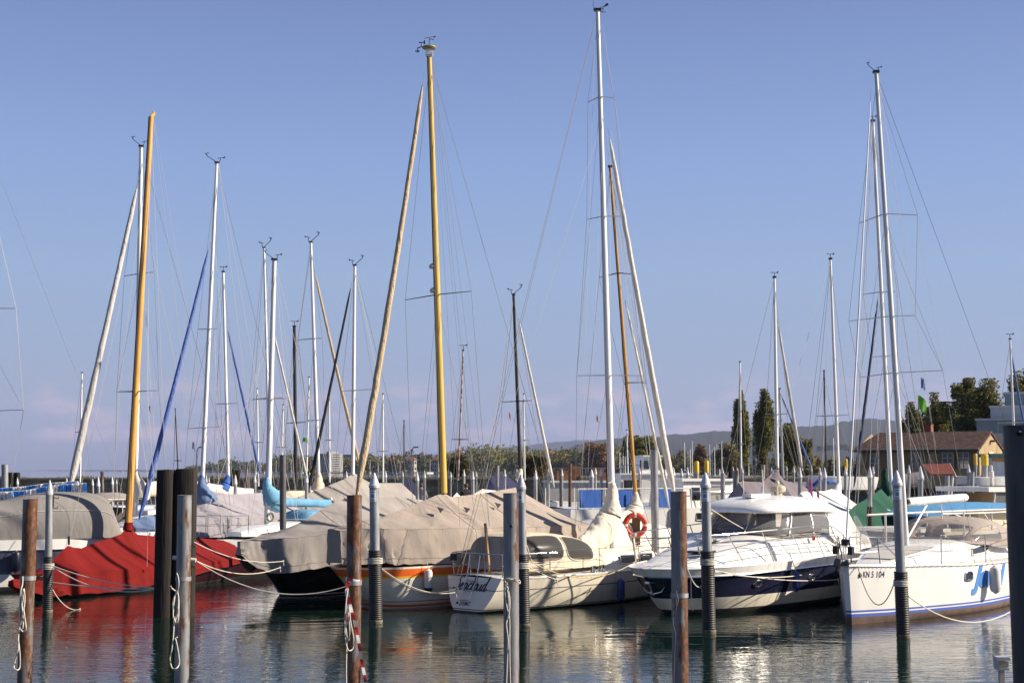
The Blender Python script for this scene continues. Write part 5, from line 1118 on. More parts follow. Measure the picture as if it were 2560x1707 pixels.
# ================================================================ 7 white sailing yacht on the right
B = Boat('white sailing yacht with blue waterline stripes and large blue name on its side', 2121, depth_at(1560), 54); S, Y = B.S, B.Zy; JW = B
JH = mat('white_topsides_glinting', (.76, .73, .68), (.80, .78, .74), 1.1, .22, coat=.4, bump=.03, bsc=1.2)
B.hull([(-.12, .07, 1.25, .75, .16), (.25, .26, 1.24, .72, .06), (1, .62, 1.21, .76, .0), (2.2, 1.06, 1.17, .84, 0), (4, 1.50, 1.11, .92, 0), (6, 1.66, 1.08, .93, 0), (8, 1.6, 1.07, .85, 0), (9.8, 1.3, 1.08, .6, .2)], stripped((1, 3), (.965, 3), (.95, 3), (.85, 0), (.795, 0), (.79, 4), (.6, 0), (.4, 0), (.235, 0), (.20, 1), (.175, 0), (.12, 1), (.06, 2), (0, 2), (-.3, 2)), [JH, BLUES, ANTIF, WHITE, DECKGREY], .5, DECKGREY)
B.rail_line('toe_rail', 1.0, .03, WHITE, -.005); 
b = MB()
for i in range(46):
    k = 2 + i * (len(B.st) - 4) / 46; q = B.hp(k, .985, 1, .026); b.ball(q, .016, .016, .010, 6, 4)
b.build('toe_rail_slots', BLACKP, B.root)
B.cabin([(.9, .15, 1.16, 1.19), (1.6, .45, 1.15, 1.28), (2.8, .84, 1.13, 1.44), (4.2, 1.06, 1.10, 1.55), (5.6, 1.13, 1.09, 1.58), (6.8, 1.15, 1.07, 1.54), (8.0, 1.22, 1.06, 1.40), (9.4, 1.18, 1.06, 1.36)], WHITE, 'coachroof', 6, .78)
b = MB(); b.loft([[B.W(s_, n_ , z_) for n_ in (-w_, -w_ * .5, 0, w_ * .5, w_) for z_ in (zc_ - .02 * abs(n_),)] for s_, w_, zc_, z_ in ((1.7, .34, 1.32, 0), (2.8, .60, 1.46, 0), (3.6, .70, 1.53, 0))], closed=False); b.build('anti_slip_panel', DECKGREY, B.root)
WIN = clear('checked_glass', (.25, .35, .38), .5, .05)
def sidewall(s_, z_):  # outer face of the coachroof
    k = [(.95, .18), (1.6, .50), (2.8, .88), (4.2, 1.08), (5.6, 1.15), (6.6, 1.15)]
    for (a, w0), (c, w1) in zip(k, k[1:]):
        if a <= s_ <= c: w_ = lerp(w0, w1, (s_ - a) / (c - a)); break
    return B.W(s_, w_ * lerp(.975, .905, (z_ - 1.26) / .2) + .012, z_)
out = [sidewall(s_, z_) for s_, z_ in ((5.0, 1.26), (5.15, 1.41), (5.8, 1.45), (6.35, 1.46), (6.42, 1.42), (6.2, 1.32), (5.9, 1.28))]; b = MB(); b.add(out, [tuple(range(len(out)))]); o = b.build('cabin_window', GLASS, B.root, smooth=False); tubeobj('frame', out + out[:1], .018, WHITEF, o)
st = [(S(px), w_, zb, zt) for px, w_, zb, zt in ()]
st = [(5.35, .98, 1.54, 1.60), (5.6, 1.08, 1.52, 1.82), (6.0, 1.18, 1.46, 2.02), (6.6, 1.26, 1.38, 2.12), (7.3, 1.30, 1.32, 2.09), (7.8, 1.30, 1.28, 2.0)]
HOOD = canvas('warm_grey_canvas', (.34, .29, .26), .85); WN = ((1.4, 9.5, -.80, -.52), (1.4, 10, -.46, -.04), (1.4, 10, .03, .46), (4, 20, .60, .93))
pt, hood = B.arch(st, HOOD, 'sprayhood', 6, .62, holes=WN)
for a, b_, c, d in WN: B.panel(pt, a - .3, b_ + .3, c - .03, d + .03, VINYL, hood, 'hood_window', .010)
mo, mb, mt, ms = mast(B, (2266, 1374), (2190, 182), 15, ALU, (((2148, 558), (2294, 538)), ((2122, 803), (2288, 789)), ((2150, 943), (2357, 926))), ((2112, 1412), (2178, 222), ALU, 2.6), [(2640, 1400, 0)], .5, 1.45, 1.12, 0, .62, hd=.8)
for px_, py_ in ((2118, 1410),):
    b = MB(); q = B.at(2113, 1356); b.lathe(q, [(.05, -.06), (.09, -.05), (.09, .06), (.05, .08)], 12); b.build('furling_drum', BLACKP, B.root)
lines(B, [((2181, 300), (2136, 1300)), ((2186, 280), (2150, 1000, -.5)), ((2195, 190), (2378, 1385, 1.3)), ((2196, 190), (2340, 1120, .8)), ((2205, 560), (2345, 1250, .8)), ((2290, 545, .9), (2360, 928, 1.3)), ((2200, 230), (2300, 1390, 1.2)), ((2215, 950), (2165, 1330, -.6)), ((2240, 1000), (2375, 1330, .9)), ((2240, 940), (2330, 1290, .2))], 32, WIREL, .6)
b = MB(); a0, a1 = B.at(2270, 1254), B.at(2414, 1243); b.tube([a0, a0.lerp(a1, .02), a1.lerp(a0, .02), a1], [.07, .10, .105, .085], 18); b.build('boom', ALU, B.root)
b = MB(); b.tube([a0 - B.e * .1, a0], .06, 10); b.build('gooseneck', BLACKP, B.root)
wire(None, B.root, 'mainsheet', [a0.lerp(a1, .55), B.W(6.2, 0, 1.6)], 32, ROPE, 3)
wire(None, B.root, 'boom_vang', [a0.lerp(a1, .35), B.at(2266, 1350)], 32, ALUG, 6)
# pulpit, stanchions, lifelines
pul = [B.W(1.25, .78, 1.22), B.W(1.05, .66, 1.45), B.W(.55, .46, 1.84), B.W(.1, .30, 1.86), B.W(-.18, .12, 1.86)]
for sd_ in (1, -1):
    q = [p if sd_ > 0 else p - B.f * (2 * (p - B.O).dot(B.f)) for p in pul]
    rail(B, 'pulpit', [(q[4], B.W(.0, sd_ * .10, 1.25)), (q[2], B.W(.7, sd_ * .46, 1.23))], q, .0135, STEEL, None, ([q[4] - Z * .33, q[3] - Z * .33, q[2] - Z * .30],))
    b = MB(); b.box(q[4] - Z * .28 - B.e * .03 + B.f * sd_ * .05, .13, .1, .17, (B.e, B.f, Z)); b.build('bow_light', BLACKP, B.root, smooth=False)
    ss = [(2.6, 1.16), (4.6, 1.54), (6.4, 1.63), (8.2, 1.55)]
    for s_, w_ in ss: tubeobj('stanchion', [B.W(s_, sd_ * w_, 1.1), B.W(s_ + .02, sd_ * w_, 1.78)], .014, STEEL, B.root, 6)
    for dz in (0, -.3): tubeobj('lifeline', [q[2] + Z * (dz * .8)] + [B.W(s_, sd_ * w_, 1.77 + dz) for s_, w_ in ss], .006, STEEL, B.root, 5)
b = MB(); b.box(B.W(.0, .0, 1.30), .5, .18, .09, (B.e, B.f, Z)); b.ball(B.W(-.25, .1, 1.33), .07); b.ball(B.W(-.3, -.1, 1.30), .09, .05, .12); b.build('anchor', DARKST, B.root)
# lettering on the topsides
def on_side(B, px, v0, scale=1.0):
    k0 = B.kat(px, v0); dk = 1.0 / (B.hp(k0 + 1, v0) - B.hp(k0, v0)).length
    def fn(x, y, off=.005):
        k = k0 + x * dk * scale; i = int(min(k, len(B.st) - 2)); return B.hp(k, v0 + y / B.st[i][2], 1, off)
    return fn
fn = on_side(B, 2156, .80); vs, fs = textmesh('KN 5 104', .19, .12, .002, 1.02); decal(vs, fs, lambda x, y: fn(x * .64, y), INK, B.root, 'registration_lettering')
b = MB(); q = fn(-.10, .05, .012); b.ball(q, .045, .02, .055); b.build('hull_vent', mat('olive_plug', (.08, .09, .02), rough=.5), B.root)
fn = on_side(B, 2434, .55); vs, fs = textmesh('Jewel', .66, .38, .038, .98)
NB = mat('lettering_blue', (.07, .22, .58), rough=.4); NS = mat('lettering_shadow_grey', (.22, .21, .24), rough=.5)
decal(vs, fs, lambda x, y: fn(x * 1.12 + .022, y - .022, .005), NS, B.root, 'name_outline'); decal(vs, fs, lambda x, y: fn(x * 1.12, y, .010), NB, B.root, 'name_lettering')
k = B.kat(2420, .77); c = B.hp(k, .77, 1, .01); ax = (B.hp(k + 1, .77) - B.hp(k - 1, .77)).normalized(); b = MB(); oc = []
for i in range(24):
    a = 2 * math.pi * i / 24; cx_, sx_ = math.cos(a), math.sin(a); oc.append(c + ax * (.16 * math.copysign(abs(cx_) ** .5, cx_)) + Z * (.095 * math.copysign(abs(sx_) ** .5, sx_)))
b.add(oc, [tuple(range(24))]); o = b.build('hull_window', GLASS, B.root, smooth=False); tubeobj('frame', oc + oc[:1], .022, STEEL, o, 8)
fender('big white fender hanging over the blue name of the white sailing yacht', B.hp(B.kat(2468, .95), .97, 1, .17), .66, .13, WHITEF, B.hp(B.kat(2466, 1), 1.3, 1, -.05), 'white fenders')
k0 = B.kat(2150, .95)
# ================================================================ boats further in
def plain_hull(B, L, b, z, m0=WHITE, m1=ANTIDARK, s0=0.0, rev=False, deck=WHITE, band=None):
    """a simple moored hull; bow towards s0 (rev: towards the far end)"""
    st = [(0, .05, z * 1.15, .25, L * .06), (L * .12, b * .5, z * 1.1, .55, 0), (L * .32, b * .88, z * 1.02, .8, 0), (L * .6, b, z, .88, 0), (L * .85, b * .9, z, .75, 0), (L, b * .72, z * 1.02, .55, -L * .02)]
    if rev: st = [(L - a, w_, zz, wf, -ds) for a, w_, zz, wf, ds in st[::-1]]
    st = [(a + s0, w_, zz, wf, ds) for a, w_, zz, wf, ds in st]
    rows = [(1, 0), (.82, 0), (.6, 2 if band else 0), (.35, 0), (.1, 0), (0, 1), (-.3, 1)]
    return B.hull(st, rows, [m0, m1] + ([band] if band else []), .55, deck, n=4)
def sidewin(B, s0, s1, n, z0, z1, m, parent=None, name='window', rake=0.0, frame=None, inw=0.0):
    b = MB(); q = [B.W(s0, n, z0), B.W(s1, n, z0), B.W(s1 + rake, n - inw, z1), B.W(s0 + rake, n - inw, z1)]; b.add(q + [p - B.f * .03 for p in q], [(0, 1, 2, 3), (7, 6, 5, 4), (0, 4, 5, 1), (1, 5, 6, 2), (2, 6, 7, 3), (3, 7, 4, 0)])
    o = b.build(name, m, parent or B.root, smooth=False)
    if frame: tubeobj('frame', q + q[:1], .02, frame, o, 4)
    return o
def endwin(B, s, n0, n1, z0, z1, m, rake=0.0, name='window'):
    b = MB(); b.add([B.W(s, n0, z0), B.W(s, n1, z0), B.W(s + rake, n1, z1), B.W(s + rake, n0, z1)], [(0, 1, 2, 3)]); return b.build(name, m, B.root, smooth=False)
def boxcab(B, s0, s1, w_, z0, z1, m, r0=.25, r1=.1, tin=.06, name='cabin', roof=None, ov=.12):
    b = MB(); b.add([B.W(s, n * (w_ - (tin if zz == z1 else 0)), zz) for zz, a, c in ((z0, s0, s1), (z1, s0 + r0, s1 - r1)) for s in (a, c) for n in (-1, 1)], [(0, 1, 3, 2), (4, 6, 7, 5), (0, 4, 5, 1), (2, 3, 7, 6), (0, 2, 6, 4), (1, 5, 7, 3)])
    o = b.build(name, m, B.root, smooth=False)
    if roof:
        b = MB(); b.box(B.W((s0 + r0 + s1 - r1) / 2, 0, z1 + .045), s1 - r1 - s0 - r0 + 2 * ov, 2 * (w_ - tin + ov), .09, (B.e, B.f, Z)); b.build('roof', roof, B.root, smooth=False)
    return o
def tent_px(B, rg, m, ze, zh, name='cover', n=8, wr=.04, seed=5, **k):
    st = []
    for px, py, w_ in rg:
        s_ = B.S(px); zr = B.Zy(s_, 0, py); st.append((s_, w_, zr, min(ze, zr - .01), min(zh, zr - .02)))
    return B.tent(st, m, name, n, wr, .08, .04, seed=seed, **k)
def collar(B, pts, m, name='mast_cover', n=0.0):
    """sail bundled round the foot of a mast: (px, py, half width px)"""
    q = []
    for px, py, rx in pts: p = B.at(px, py, n); q.append((p, rx * mpp(p.y), rx * mpp(p.y)))
    return roll(B.root, q, m, name, .12, 5, 14, 3)
def pulpit(B, s0, s1, w0, w1, zd, h=.6, r=.012):
    for sd_ in (1, -1):
        tops = [B.W(s0, 0, zd + h), B.W(s0, sd_ * w0, zd + h), B.W((s0 + s1) / 2, sd_ * (w0 + w1) / 2, zd + h), B.W(s1, sd_ * w1, zd + h)]
        rail(B, 'pulpit', [(tops[1], B.W(s0, sd_ * w0, zd)), (tops[2], B.W((s0 + s1) / 2, sd_ * (w0 + w1) / 2, zd)), (tops[3], B.W(s1, sd_ * w1, zd))], tops, r, STEEL, None, ([t - Z * h * .5 for t in tops],))
# ---- rig only partly in the picture, far left
B = Boat('yacht almost outside the picture whose white rigging crosses the sky at the left edge', -330, 47, 55); plain_hull(B, 9, 1.4, 1.1)
mast(B, (-62, 1250), (-75, 250), 12, ALU, (((-150, 776), (40, 771)), ((-165, 1034), (59, 1024))), None, [(330, 1290)], .2, 1.45, 1.1, None, .7, sm=WIREL, wk=1.1)
# ---- white mast behind the pine mast, furled pale sail to the left
B = Boat('white yacht behind the pine mast with a pale rolled foresail leaning left over the streamers', 165, 47.5, 56); plain_hull(B, 9, 1.1, 1.15)
mast(B, (338, 1290), (353, 367), 12, ALU, (((311, 690), (386, 680)), ((292, 979), (397, 976))), ((170, 1240), (347, 450), SAILG, 9.5, .05), [(620, 1330)], .3, 1.5, 1.2, 0, .7, hd=.9)
collar(B, [(340, 1163, 3), (340, 1180, 6), (345, 1205, 14), (352, 1235, 22), (352, 1248, 20)], BEIGEC)
q = [B.at(px, py) for px, py in ((345, 1228), (380, 1222), (430, 1217), (480, 1214))]; roll(B.root, [(p, .2, .28) for p in q], BEIGEC, 'boom_cover', .1)
B.cabin([(2.2, .5, 1.15, 1.3), (3.5, .95, 1.15, 1.6), (6, 1.05, 1.15, 1.65)], WHITE)
lines(B, [((352, 400), (335, 1240)), ((356, 690, .3), (395, 1200, .9)), ((350, 480), (465, 1040))], 44)
# ---- small motor cruiser with grey roof behind the grey canopy
B = Boat('small white cruiser with an open cockpit and flat taupe roof behind the grey canopy', 205, 52, 40, 'motor_cruiser', 'motorboat'); plain_hull(B, 7.5, 1.4, 1.0)
boxcab(B, 1.2, 4.0, 1.25, 1.0, 1.75, WHITE, .4, .1)
sidewin(B, 1.7, 3.7, 1.29, 1.25, 1.6, GLASS)
S = B.S
b = MB(); s0, s1 = S(235), S(312); zt = B.Zy(s0, 0, 1233); b.loft([[B.W(s, -1.2, zt - .18 - d), B.W(s, -.9, zt - .03 - d), B.W(s, 0, zt + .03 - d), B.W(s, .9, zt - .03 - d), B.W(s, 1.2, zt - .18 - d), B.W(s, 1.2, zt - .24 - d), B.W(s, -1.2, zt - .24 - d)] for s, d in ((s0, .1), (s0 + .3, 0), (s1 - .3, 0), (s1, .12))]); b.build('canvas_roof', TAUPE, B.root)
rail(B, 'roof_frame', [(B.W(s, n, zt - .2), B.W(s, n, 1.0)) for s in (s0 + .2, (s0 + s1) / 2, s1 - .1) for n in (1.15, -1.15)], [B.W(s0, 1.2, zt - .22), B.W(s1, 1.2, zt - .22)], .02, WHITEF)
b = MB(); b.box(B.W((s0 + s1) / 2, -.2, 1.45), s1 - s0, 1.6, .8, (B.e, B.f, Z)); b.build('cockpit_seat', INNER, B.root, smooth=False)
rail(B, 'side_rail', [(B.W(s, 1.38, 1.0), B.W(s, 1.38, 1.55)) for s in (2.5, 3.5, 4.5, 5.5, 6.5, 7.3)], [B.W(2.3, 1.38, 1.55), B.W(7.4, 1.38, 1.55)], .014, STEEL, None, ([B.W(2.3, 1.38, 1.3), B.W(7.4, 1.38, 1.3)],))
# ---- lavender cover, slate mast cover, blue furled sail
B = Boat('navy hulled yacht under a broad lavender grey cover with a blue rolled foresail', 333, 47.5, 52); plain_hull(B, 9.5, 1.25, 1.0, mat('navy_hull_plain', (.015, .02, .07), rough=.3)); S = B.S
tent_px(B, [(328, 1304, .25), (360, 1290, .6), (398, 1284, .85), (440, 1278, 1.0)], SLATEC, 1.30, .75, 'bow_cover')
tent_px(B, [(440, 1272, 1.0), (486, 1262, 1.2), (506, 1240, 1.3), (540, 1237, 1.4), (600, 1234, 1.5), (660, 1231, 1.5), (708, 1244, 1.35), (740, 1268, 1.1)], LAV, 1.55, .92, 'cover', 10, .05, 6)
mast(B, (506, 1200), (542, 408), 10.5, ALU, (((495, 823), (545, 820)), ((470, 1071), (555, 1066))), ((345, 1310), (526, 606), SAILB, 6.5, .1), [(760, 1300)], .2, 1.45, 1.3, 0, .7, hd=1.1)
collar(B, [(505, 1187, 5), (504, 1200, 8), (506, 1220, 15), (512, 1242, 25), (516, 1255, 28)], SLATEC)
for px, py in ((548, 1256), (640, 1250)):
    q = B.at(px, py, .35); b = MB(); b.add([q, q + B.e * .2 - Z * .1 + B.f * .1, q - Z * .22 + B.f * .12, q + B.f * .2 - Z * .08], [(0, 1, 3), (1, 2, 3), (0, 3, 2)]); b.build('vent_hood', BLACKP, B.root, smooth=False)
lines(B, [((545, 400), (640, 1190)), ((540, 640), (585, 1260, .9)), ((547, 415), (700, 1290)), ((532, 640), (548, 1290, 1.2))], 44)
# ---- light blue boom cover
B = Boat('white sloop with a light blue mast and boom cover and light blue hatch hood', 488, 45.5, 52); CY_ = B; plain_hull(B, 8.5, 1.35, .84); S = B.S
B.cabin([(1.6, .4, 1.05, 1.2), (2.6, .8, 1.05, 1.38), (4.2, .95, 1.05, 1.48), (5.6, .95, 1.05, 1.5)], WHITE)
mo, a0, t0_, ms = mast(B, (668, 1318), (686, 650), 15, ALU, (((628, 999), (719, 996)),), ((497, 1335), (684, 824), None, 1), [(860, 1340)], .3, 1.3, 1.05, 0, .66, sm=WIREL)
furl(B.root, B.at(683, 828, -.3), B.at(768, 1196, -.3) , 3.6 * mpp(42), 2.8 * mpp(42), SAILW)
collar(B, [(669, 1194, 6), (667, 1204, 9), (670, 1222, 14), (678, 1240, 22), (684, 1258, 25), (680, 1271, 21)], CYAN)
q = [(690, 1255, 16), (715, 1255, 14), (750, 1256, 12.5), (790, 1257, 12.5), (824, 1258, 12)]; roll(B.root, [(B.at(px, py), r * mpp(41) * .8, r * mpp(41)) for px, py, r in q], CYAN, 'boom_cover', .09)
b = MB(); p0 = B.at(827, 1247); b.ball(p0, .07); b.build('boom_end', WHITEF, B.root)
s0 = S(728); zt = B.Zy(s0, 0, 1277); pt, h_ = B.arch([(s0, .72, 1.45, 1.52), (s0 + .35, .80, 1.42, zt), (s0 + 1.0, .82, 1.40, zt + .02), (s0 + 1.35, .8, 1.40, zt - .12)], CYAN, 'hatch_hood', 5, .6)
pulpit(B, .15, 1.6, .28, .72, 1.14, .62)
for s_, w_ in ((2.8, 1.2), (4.2, 1.36), (5.8, 1.32)):
    for sd_ in (1, -1): tubeobj('stanchion', [B.W(s_, sd_ * w_, 1.02), B.W(s_, sd_ * w_, 1.62)], .012, STEEL, B.root, 6)
for sd_ in (1, -1): tubeobj('lifeline', [B.W(1.6, sd_ * .72, 1.74), B.W(2.8, sd_ * 1.2, 1.6), B.W(4.2, sd_ * 1.36, 1.6), B.W(5.8, sd_ * 1.32, 1.6), B.W(8, sd_ * 1.1, 1.6)], .007, WIREL, B.root, 5)
q = B.at(668, 1292); b = MB(); b.torus(q + B.f * .16, B.e, Z, .14, .035, 20, 8); b.build('coiled_line', ROPED, B.root)
lines(B, [((684, 660), (640, 1190)), ((690, 655), (760, 1240)), ((676, 660), (600, 1340, .5)), ((716, 998, .8), (700, 1325, 1.3))], 40)
# ---- white boom covers and blue collar, M4
B = Boat('white yacht with long white boom covers and a bright blue mast cover', 480, 62, 48); plain_hull(B, 11, 1.6, 1.2, rev=True)
mast(B, (571, 1200), (558, 680), 8, ALU, (((540, 1010), (594, 1008)),), ((652, 1195), (567, 815), SAILB, 4), [(470, 1250)], .2, 1.5, 1.2, 1, .7)
collar(B, [(570, 1187, 4), (568, 1200, 8), (564, 1213, 12), (558, 1224, 15)], BLUEC)
for pts, nm in ((((516, 1220), (560, 1226), (600, 1231), (634, 1234)), 'boom_cover'), (((440, 1210), (480, 1214), (520, 1222)), 'boom_cover')):
    roll(B.root, [(B.at(px, py), .22, .24) for px, py in pts], WHITEC, nm, .08)
# ---- M5 just behind
B = Boat('yacht whose thin white mast stands hard against the thicker mast of the light blue boom', 640, 70, 50); plain_hull(B, 9, 1.4, 1.1)
mast(B, (675, 1210), (660, 620), 7.5, ALU, (((634, 997), (708, 994)),), None, [(600, 1240)], .2, 1.4, 1.1, 0, .7, hd=-.7)
# ---- M7 dark
B = Boat('yacht with a short black mast between the white masts', 700, 74, 52); plain_hull(B, 9, 1.4, 1.1, CREAM)
mast(B, (740, 1215), (736, 816), 9, DARKSP, (((716, 1058), (764, 1055)),), None, [(800, 1240)], .2, 1.4, 1.1, 1, .8)
boxcab(B, 3, 5.5, 1.1, 1.1, 1.7, CREAM); sidewin(B, 3.5, 5.1, 1.13, 1.25, 1.55, GLASS)
# ---- M8 cream cover
B = Boat('yacht under a cream tarpaulin with a tan rolled foresail slanting right', 700, 66, 46); plain_hull(B, 10, 1.5, 1.1, rev=True)
tent_px(B, [(700, 1238, 1.0), (718, 1227, 1.35), (758, 1226, 1.5), (784, 1224, 1.5), (800, 1218, 1.5), (806, 1228, 1.5), (830, 1246, 1.2)], CREAMC, 1.75, 1.1, seed=7)
mast(B, (797, 1208), (777, 606), 9, ALU, (((745, 850), (806, 845)), ((770, 1052), (812, 1048))), ((900, 1165), (785, 672), SAILT, 5, .15), [(690, 1250)], .2, 1.5, 1.2, 0, .7, hd=-.8)
collar(B, [(799, 1182, 3), (797, 1196, 9), (796, 1212, 14), (794, 1228, 18)], CREAMC)
# ---- M9 taupe peaked cover, dark furl
B = Boat('yacht under a taupe cover peaked around its white mast with a black rolled foresail', 742, 58, 50); plain_hull(B, 10, 1.5, 1.0)
tent_px(B, [(720, 1262, .4), (740, 1243, .8), (800, 1222, 1.2), (860, 1197, 1.45), (884, 1182, 1.5), (906, 1196, 1.5), (926, 1207, 1.5), (1003, 1207, 1.5), (1040, 1242, 1.2)], TAUPE, 1.5, 1.0, seed=8)
mast(B, (882, 1186), (887, 664), 9.5, ALU, (((853, 978), (936, 973)),), ((766, 1248), (880, 705), SAILK, 4.5, .1), [(1030, 1235)], .2, 1.5, 1.3, 0, .7, hd=-.8)
lines(B, [((889, 670), (965, 1040)), ((890, 680), (995, 1200))], 50)
# ---- M11 dark mast
B = Boat('yacht with a dark brown mast and a white rolled foresail slanting right', 1225, 57, 48); plain_hull(B, 10, 1.5, 1.1, rev=True)
mast(B, (1301, 1182), (1284, 737), 9, DARKSP, (((1255, 1005), (1329, 1001)),), ((1386, 1222), (1296, 795), SAILW, 4.5), [(1215, 1240)], .2, 1.5, 1.2, 0, .7, hd=-.8)
collar(B, [(1301, 1172, 5), (1299, 1185, 8), (1296, 1200, 8)], BEIGEC)
lines(B, [((1290, 800), (1310, 1180)), ((1284, 745), (1215, 1190))], 57)
# ---- white rowing boat with a cream tarp
B = Boat('small white open boat with a cream tarpaulin lying between two cone topped piles', 1316, 168, 40, 'tender', 'boat'); plain_hull(B, 4.5, 1.0, .95)
tent_px(B, [(1316, 1207, .3), (1332, 1189, .8), (1346, 1192, .8), (1360, 1210, .5)], BEIGEC, 1.4, .9, seed=9)
# ---- dark covered boats along the wall
for i, (lab, px, D, rg, m) in enumerate((('boat under a navy cover by the harbour wall', 968, 72, [(975, 1216, .5), (1000, 1196, 1.2), (1024, 1192, 1.2), (1042, 1215, 1.0)], NAVYC), ('boat under a creased violet tarpaulin by the harbour wall', 1212, 70, [(1212, 1216, .7), (1225, 1193, 1.2), (1262, 1186, 1.3), (1285, 1202, 1.1), (1300, 1224, .5)], VIOLET), ('small boat under a white tarpaulin below the person in black', 1180, 55, [(1182, 1236, .5), (1205, 1222, 1.0), (1240, 1226, 1.0), (1262, 1244, .6)], BEIGEC), ('small white peaked tarpaulin before the person in black', 1122, 50, [(1126, 1248, .2), (1142, 1231, .5), (1158, 1248, .3)], WHITEC))):
    B = Boat(lab, px, D, 40 + 3 * i, 'covered_boat', 'boat', None); plain_hull(B, 6.5 if i != 3 else 3, 1.2 if i != 3 else .6, .9)
    tent_px(B, rg, m, 1.2, .85, seed=40 + i)
B = Boat('black hulled boat with a white cabin top left of the gold mast', 1052, 60, 40, 'motorboat', 'boat'); plain_hull(B, 6, 1.2, 1.35, BLACKH)
boxcab(B, 1.5, 4, 1.0, 1.35, 2.0, WHITE, .8, .1); sidewin(B, 2.2, 3.7, 1.03, 1.5, 1.8, GLASS)
# ---- blue and white cabin cruiser
B = Boat('white cabin cruiser with blue canvas side screens and a blue lower hull', 1385, 50, 22, 'cabin_cruiser', 'motorboat'); S, Y = B.S, B.Zy
B.hull([(0, 1.5, 1.9, .85, 0), (3, 1.55, 1.88, .9, 0), (6, 1.4, 1.95, .8, 0), (8, .8, 2.1, .5, 0), (9.2, .05, 2.25, .2, -.7)], [(1, 0), (.8, 0), (.6, 0), (.52, 0), (.2, 1), (0, 1), (-.3, 1)], [WHITE, BLUEHULL], .5, WHITE, n=4)
for s0, s1 in ((.35, 1.20), (1.75, 2.55), (3.55, 4.2)): sidewin(B, s0, s1, 1.50, 1.95, 2.58, BLUEC, name='canvas_screen')
rail(B, 'canvas_frame', [(B.W(q, n, 1.9), B.W(q, n, 2.62)) for q in (.3, 1.5, 1.9, 2.8, 3.4, 4.9) for n in (1.46, -1.46)], [B.W(.3, 1.46, 2.62), B.W(4.9, 1.46, 2.62)], .02, WHITEF)
boxcab(B, 4.6, 7.4, 1.35, 1.9, 2.88, WHITE, .1, .6, .1, 'wheelhouse', WHITE)
sidewin(B, 5.5, 6.4, 1.345, 2.15, 2.7, VINYL, frame=ALUG, inw=.05); sidewin(B, 5.0, 5.35, 1.35, 2.2, 2.65, GLASS, inw=.04)
for s0 in (5.1, 6.3): sidewin(B, s0, s0 + .55, 1.47, 1.45, 1.72, GLASS, frame=WHITEF)
sidewin(B, 1.0, 1.75, 1.53, 1.42, 1.68, GLASS)
rail(B, 'side_rail', [(B.W(s, 1.42, 1.95), B.W(s, 1.42, 2.5)) for s in (5.3, 6.3, 7.3, 8.2)], [B.W(5, 1.42, 2.5), B.W(7, 1.35, 2.5), B.W(8.4, .6, 2.6), B.W(9, .1, 2.65)], .014, STEEL)
b = MB(); 
for n in (.02, .42): b.tube([B.W(2.3 + n, 1.58, .4), B.W(2.3 + n, 1.58, 2.5)], .02, 6)
for i in range(7): b.tube([B.W(2.3, 1.58, .5 + i * .27), B.W(2.74, 1.58, .5 + i * .27)], .016, 5)
b.build('ladder', STEEL, B.root)
# ---- work barge behind the cruiser
B = Boat('low grey work barge with brown crates on deck beyond the blue and white cruiser', 1372, 96, 6, 'work_barge', 'barge')
b = MB(); b.box(B.W(2.6, 0, 1.1), 5.6, 3.0, 2.6, (B.e, B.f, Z)); b.build('hull', DECKGREY, B.root, smooth=False)
b = MB(); b.box(B.W(2.6, 0, 2.48), 5.8, 3.2, .14, (B.e, B.f, Z)); b.build('deck', WHITE, B.root, smooth=False)
for s_, h_, n_ in ((.9, .7, .2), (1.9, 1.0, -.4), (3.4, .8, .3), (4.3, .55, -.2)):
    b = MB(); b.box(B.W(s_, n_, 2.56 + h_ / 2), .8, .8, h_, (B.e, B.f, Z)); b.build('crate', mat('rusty_crate', (.12, .045, .025), (.22, .10, .05), 3, .8), B.root, smooth=False)
rail(B, 'deck_rail', [(B.W(s_, 1.5, 2.55), B.W(s_, 1.5, 3.4)) for s_ in (.1, 1.2, 2.4, 3.6, 4.8)], [B.W(.1, 1.5, 3.4), B.W(5, 1.5, 3.4)], .03, DARKST)
# ---- passenger boat
B = Boat('long white passenger boat with a raised wheelhouse beyond the cabin cruiser', 1380, 84, 10, 'passenger_boat', 'motorboat'); S, Y = B.S, B.Zy
B.hull([(0, 1.7, 1.35, .9, 0), (4, 1.8, 1.3, .9, 0), (8, 1.7, 1.5, .85, 0), (9.6, 1.0, 1.9, .5, 0), (10.6, .05, 2.1, .2, -.6)], [(1, 0), (.8, 0), (.6, 0), (.5, 1), (.2, 1), (0, 1), (-.3, 1)], [WHITE, DECKGREY], .5, WHITE, n=4)
boxcab(B, S(1535), S(1720), 1.5, 1.3, 3.0, WHITE, .1, .3, .05, 'saloon', WHITE); boxcab(B, S(1592), S(1650), 1.2, 3.0, 4.1, WHITE, .2, .25, .08, 'wheelhouse', WHITE)
for a, c in ((1543, 1566), (1574, 1586), (1690, 1712), (1655, 1680)): sidewin(B, S(a), S(c), 1.54, 1.85, 2.7, GLASS, frame=WHITEF)
for a, c in ((1598, 1612), (1618, 1632), (1636, 1646)): sidewin(B, S(a), S(c), 1.21, 3.35, 3.85, GLASS, inw=.03)
rail(B, 'roof_rail', [(B.W(S(x), 1.4, 3.0), B.W(S(x), 1.4, 3.6)) for x in (1545, 1570, 1590)], [B.W(S(1540), 1.4, 3.6), B.W(S(1592), 1.4, 3.6)], .02, STEEL)
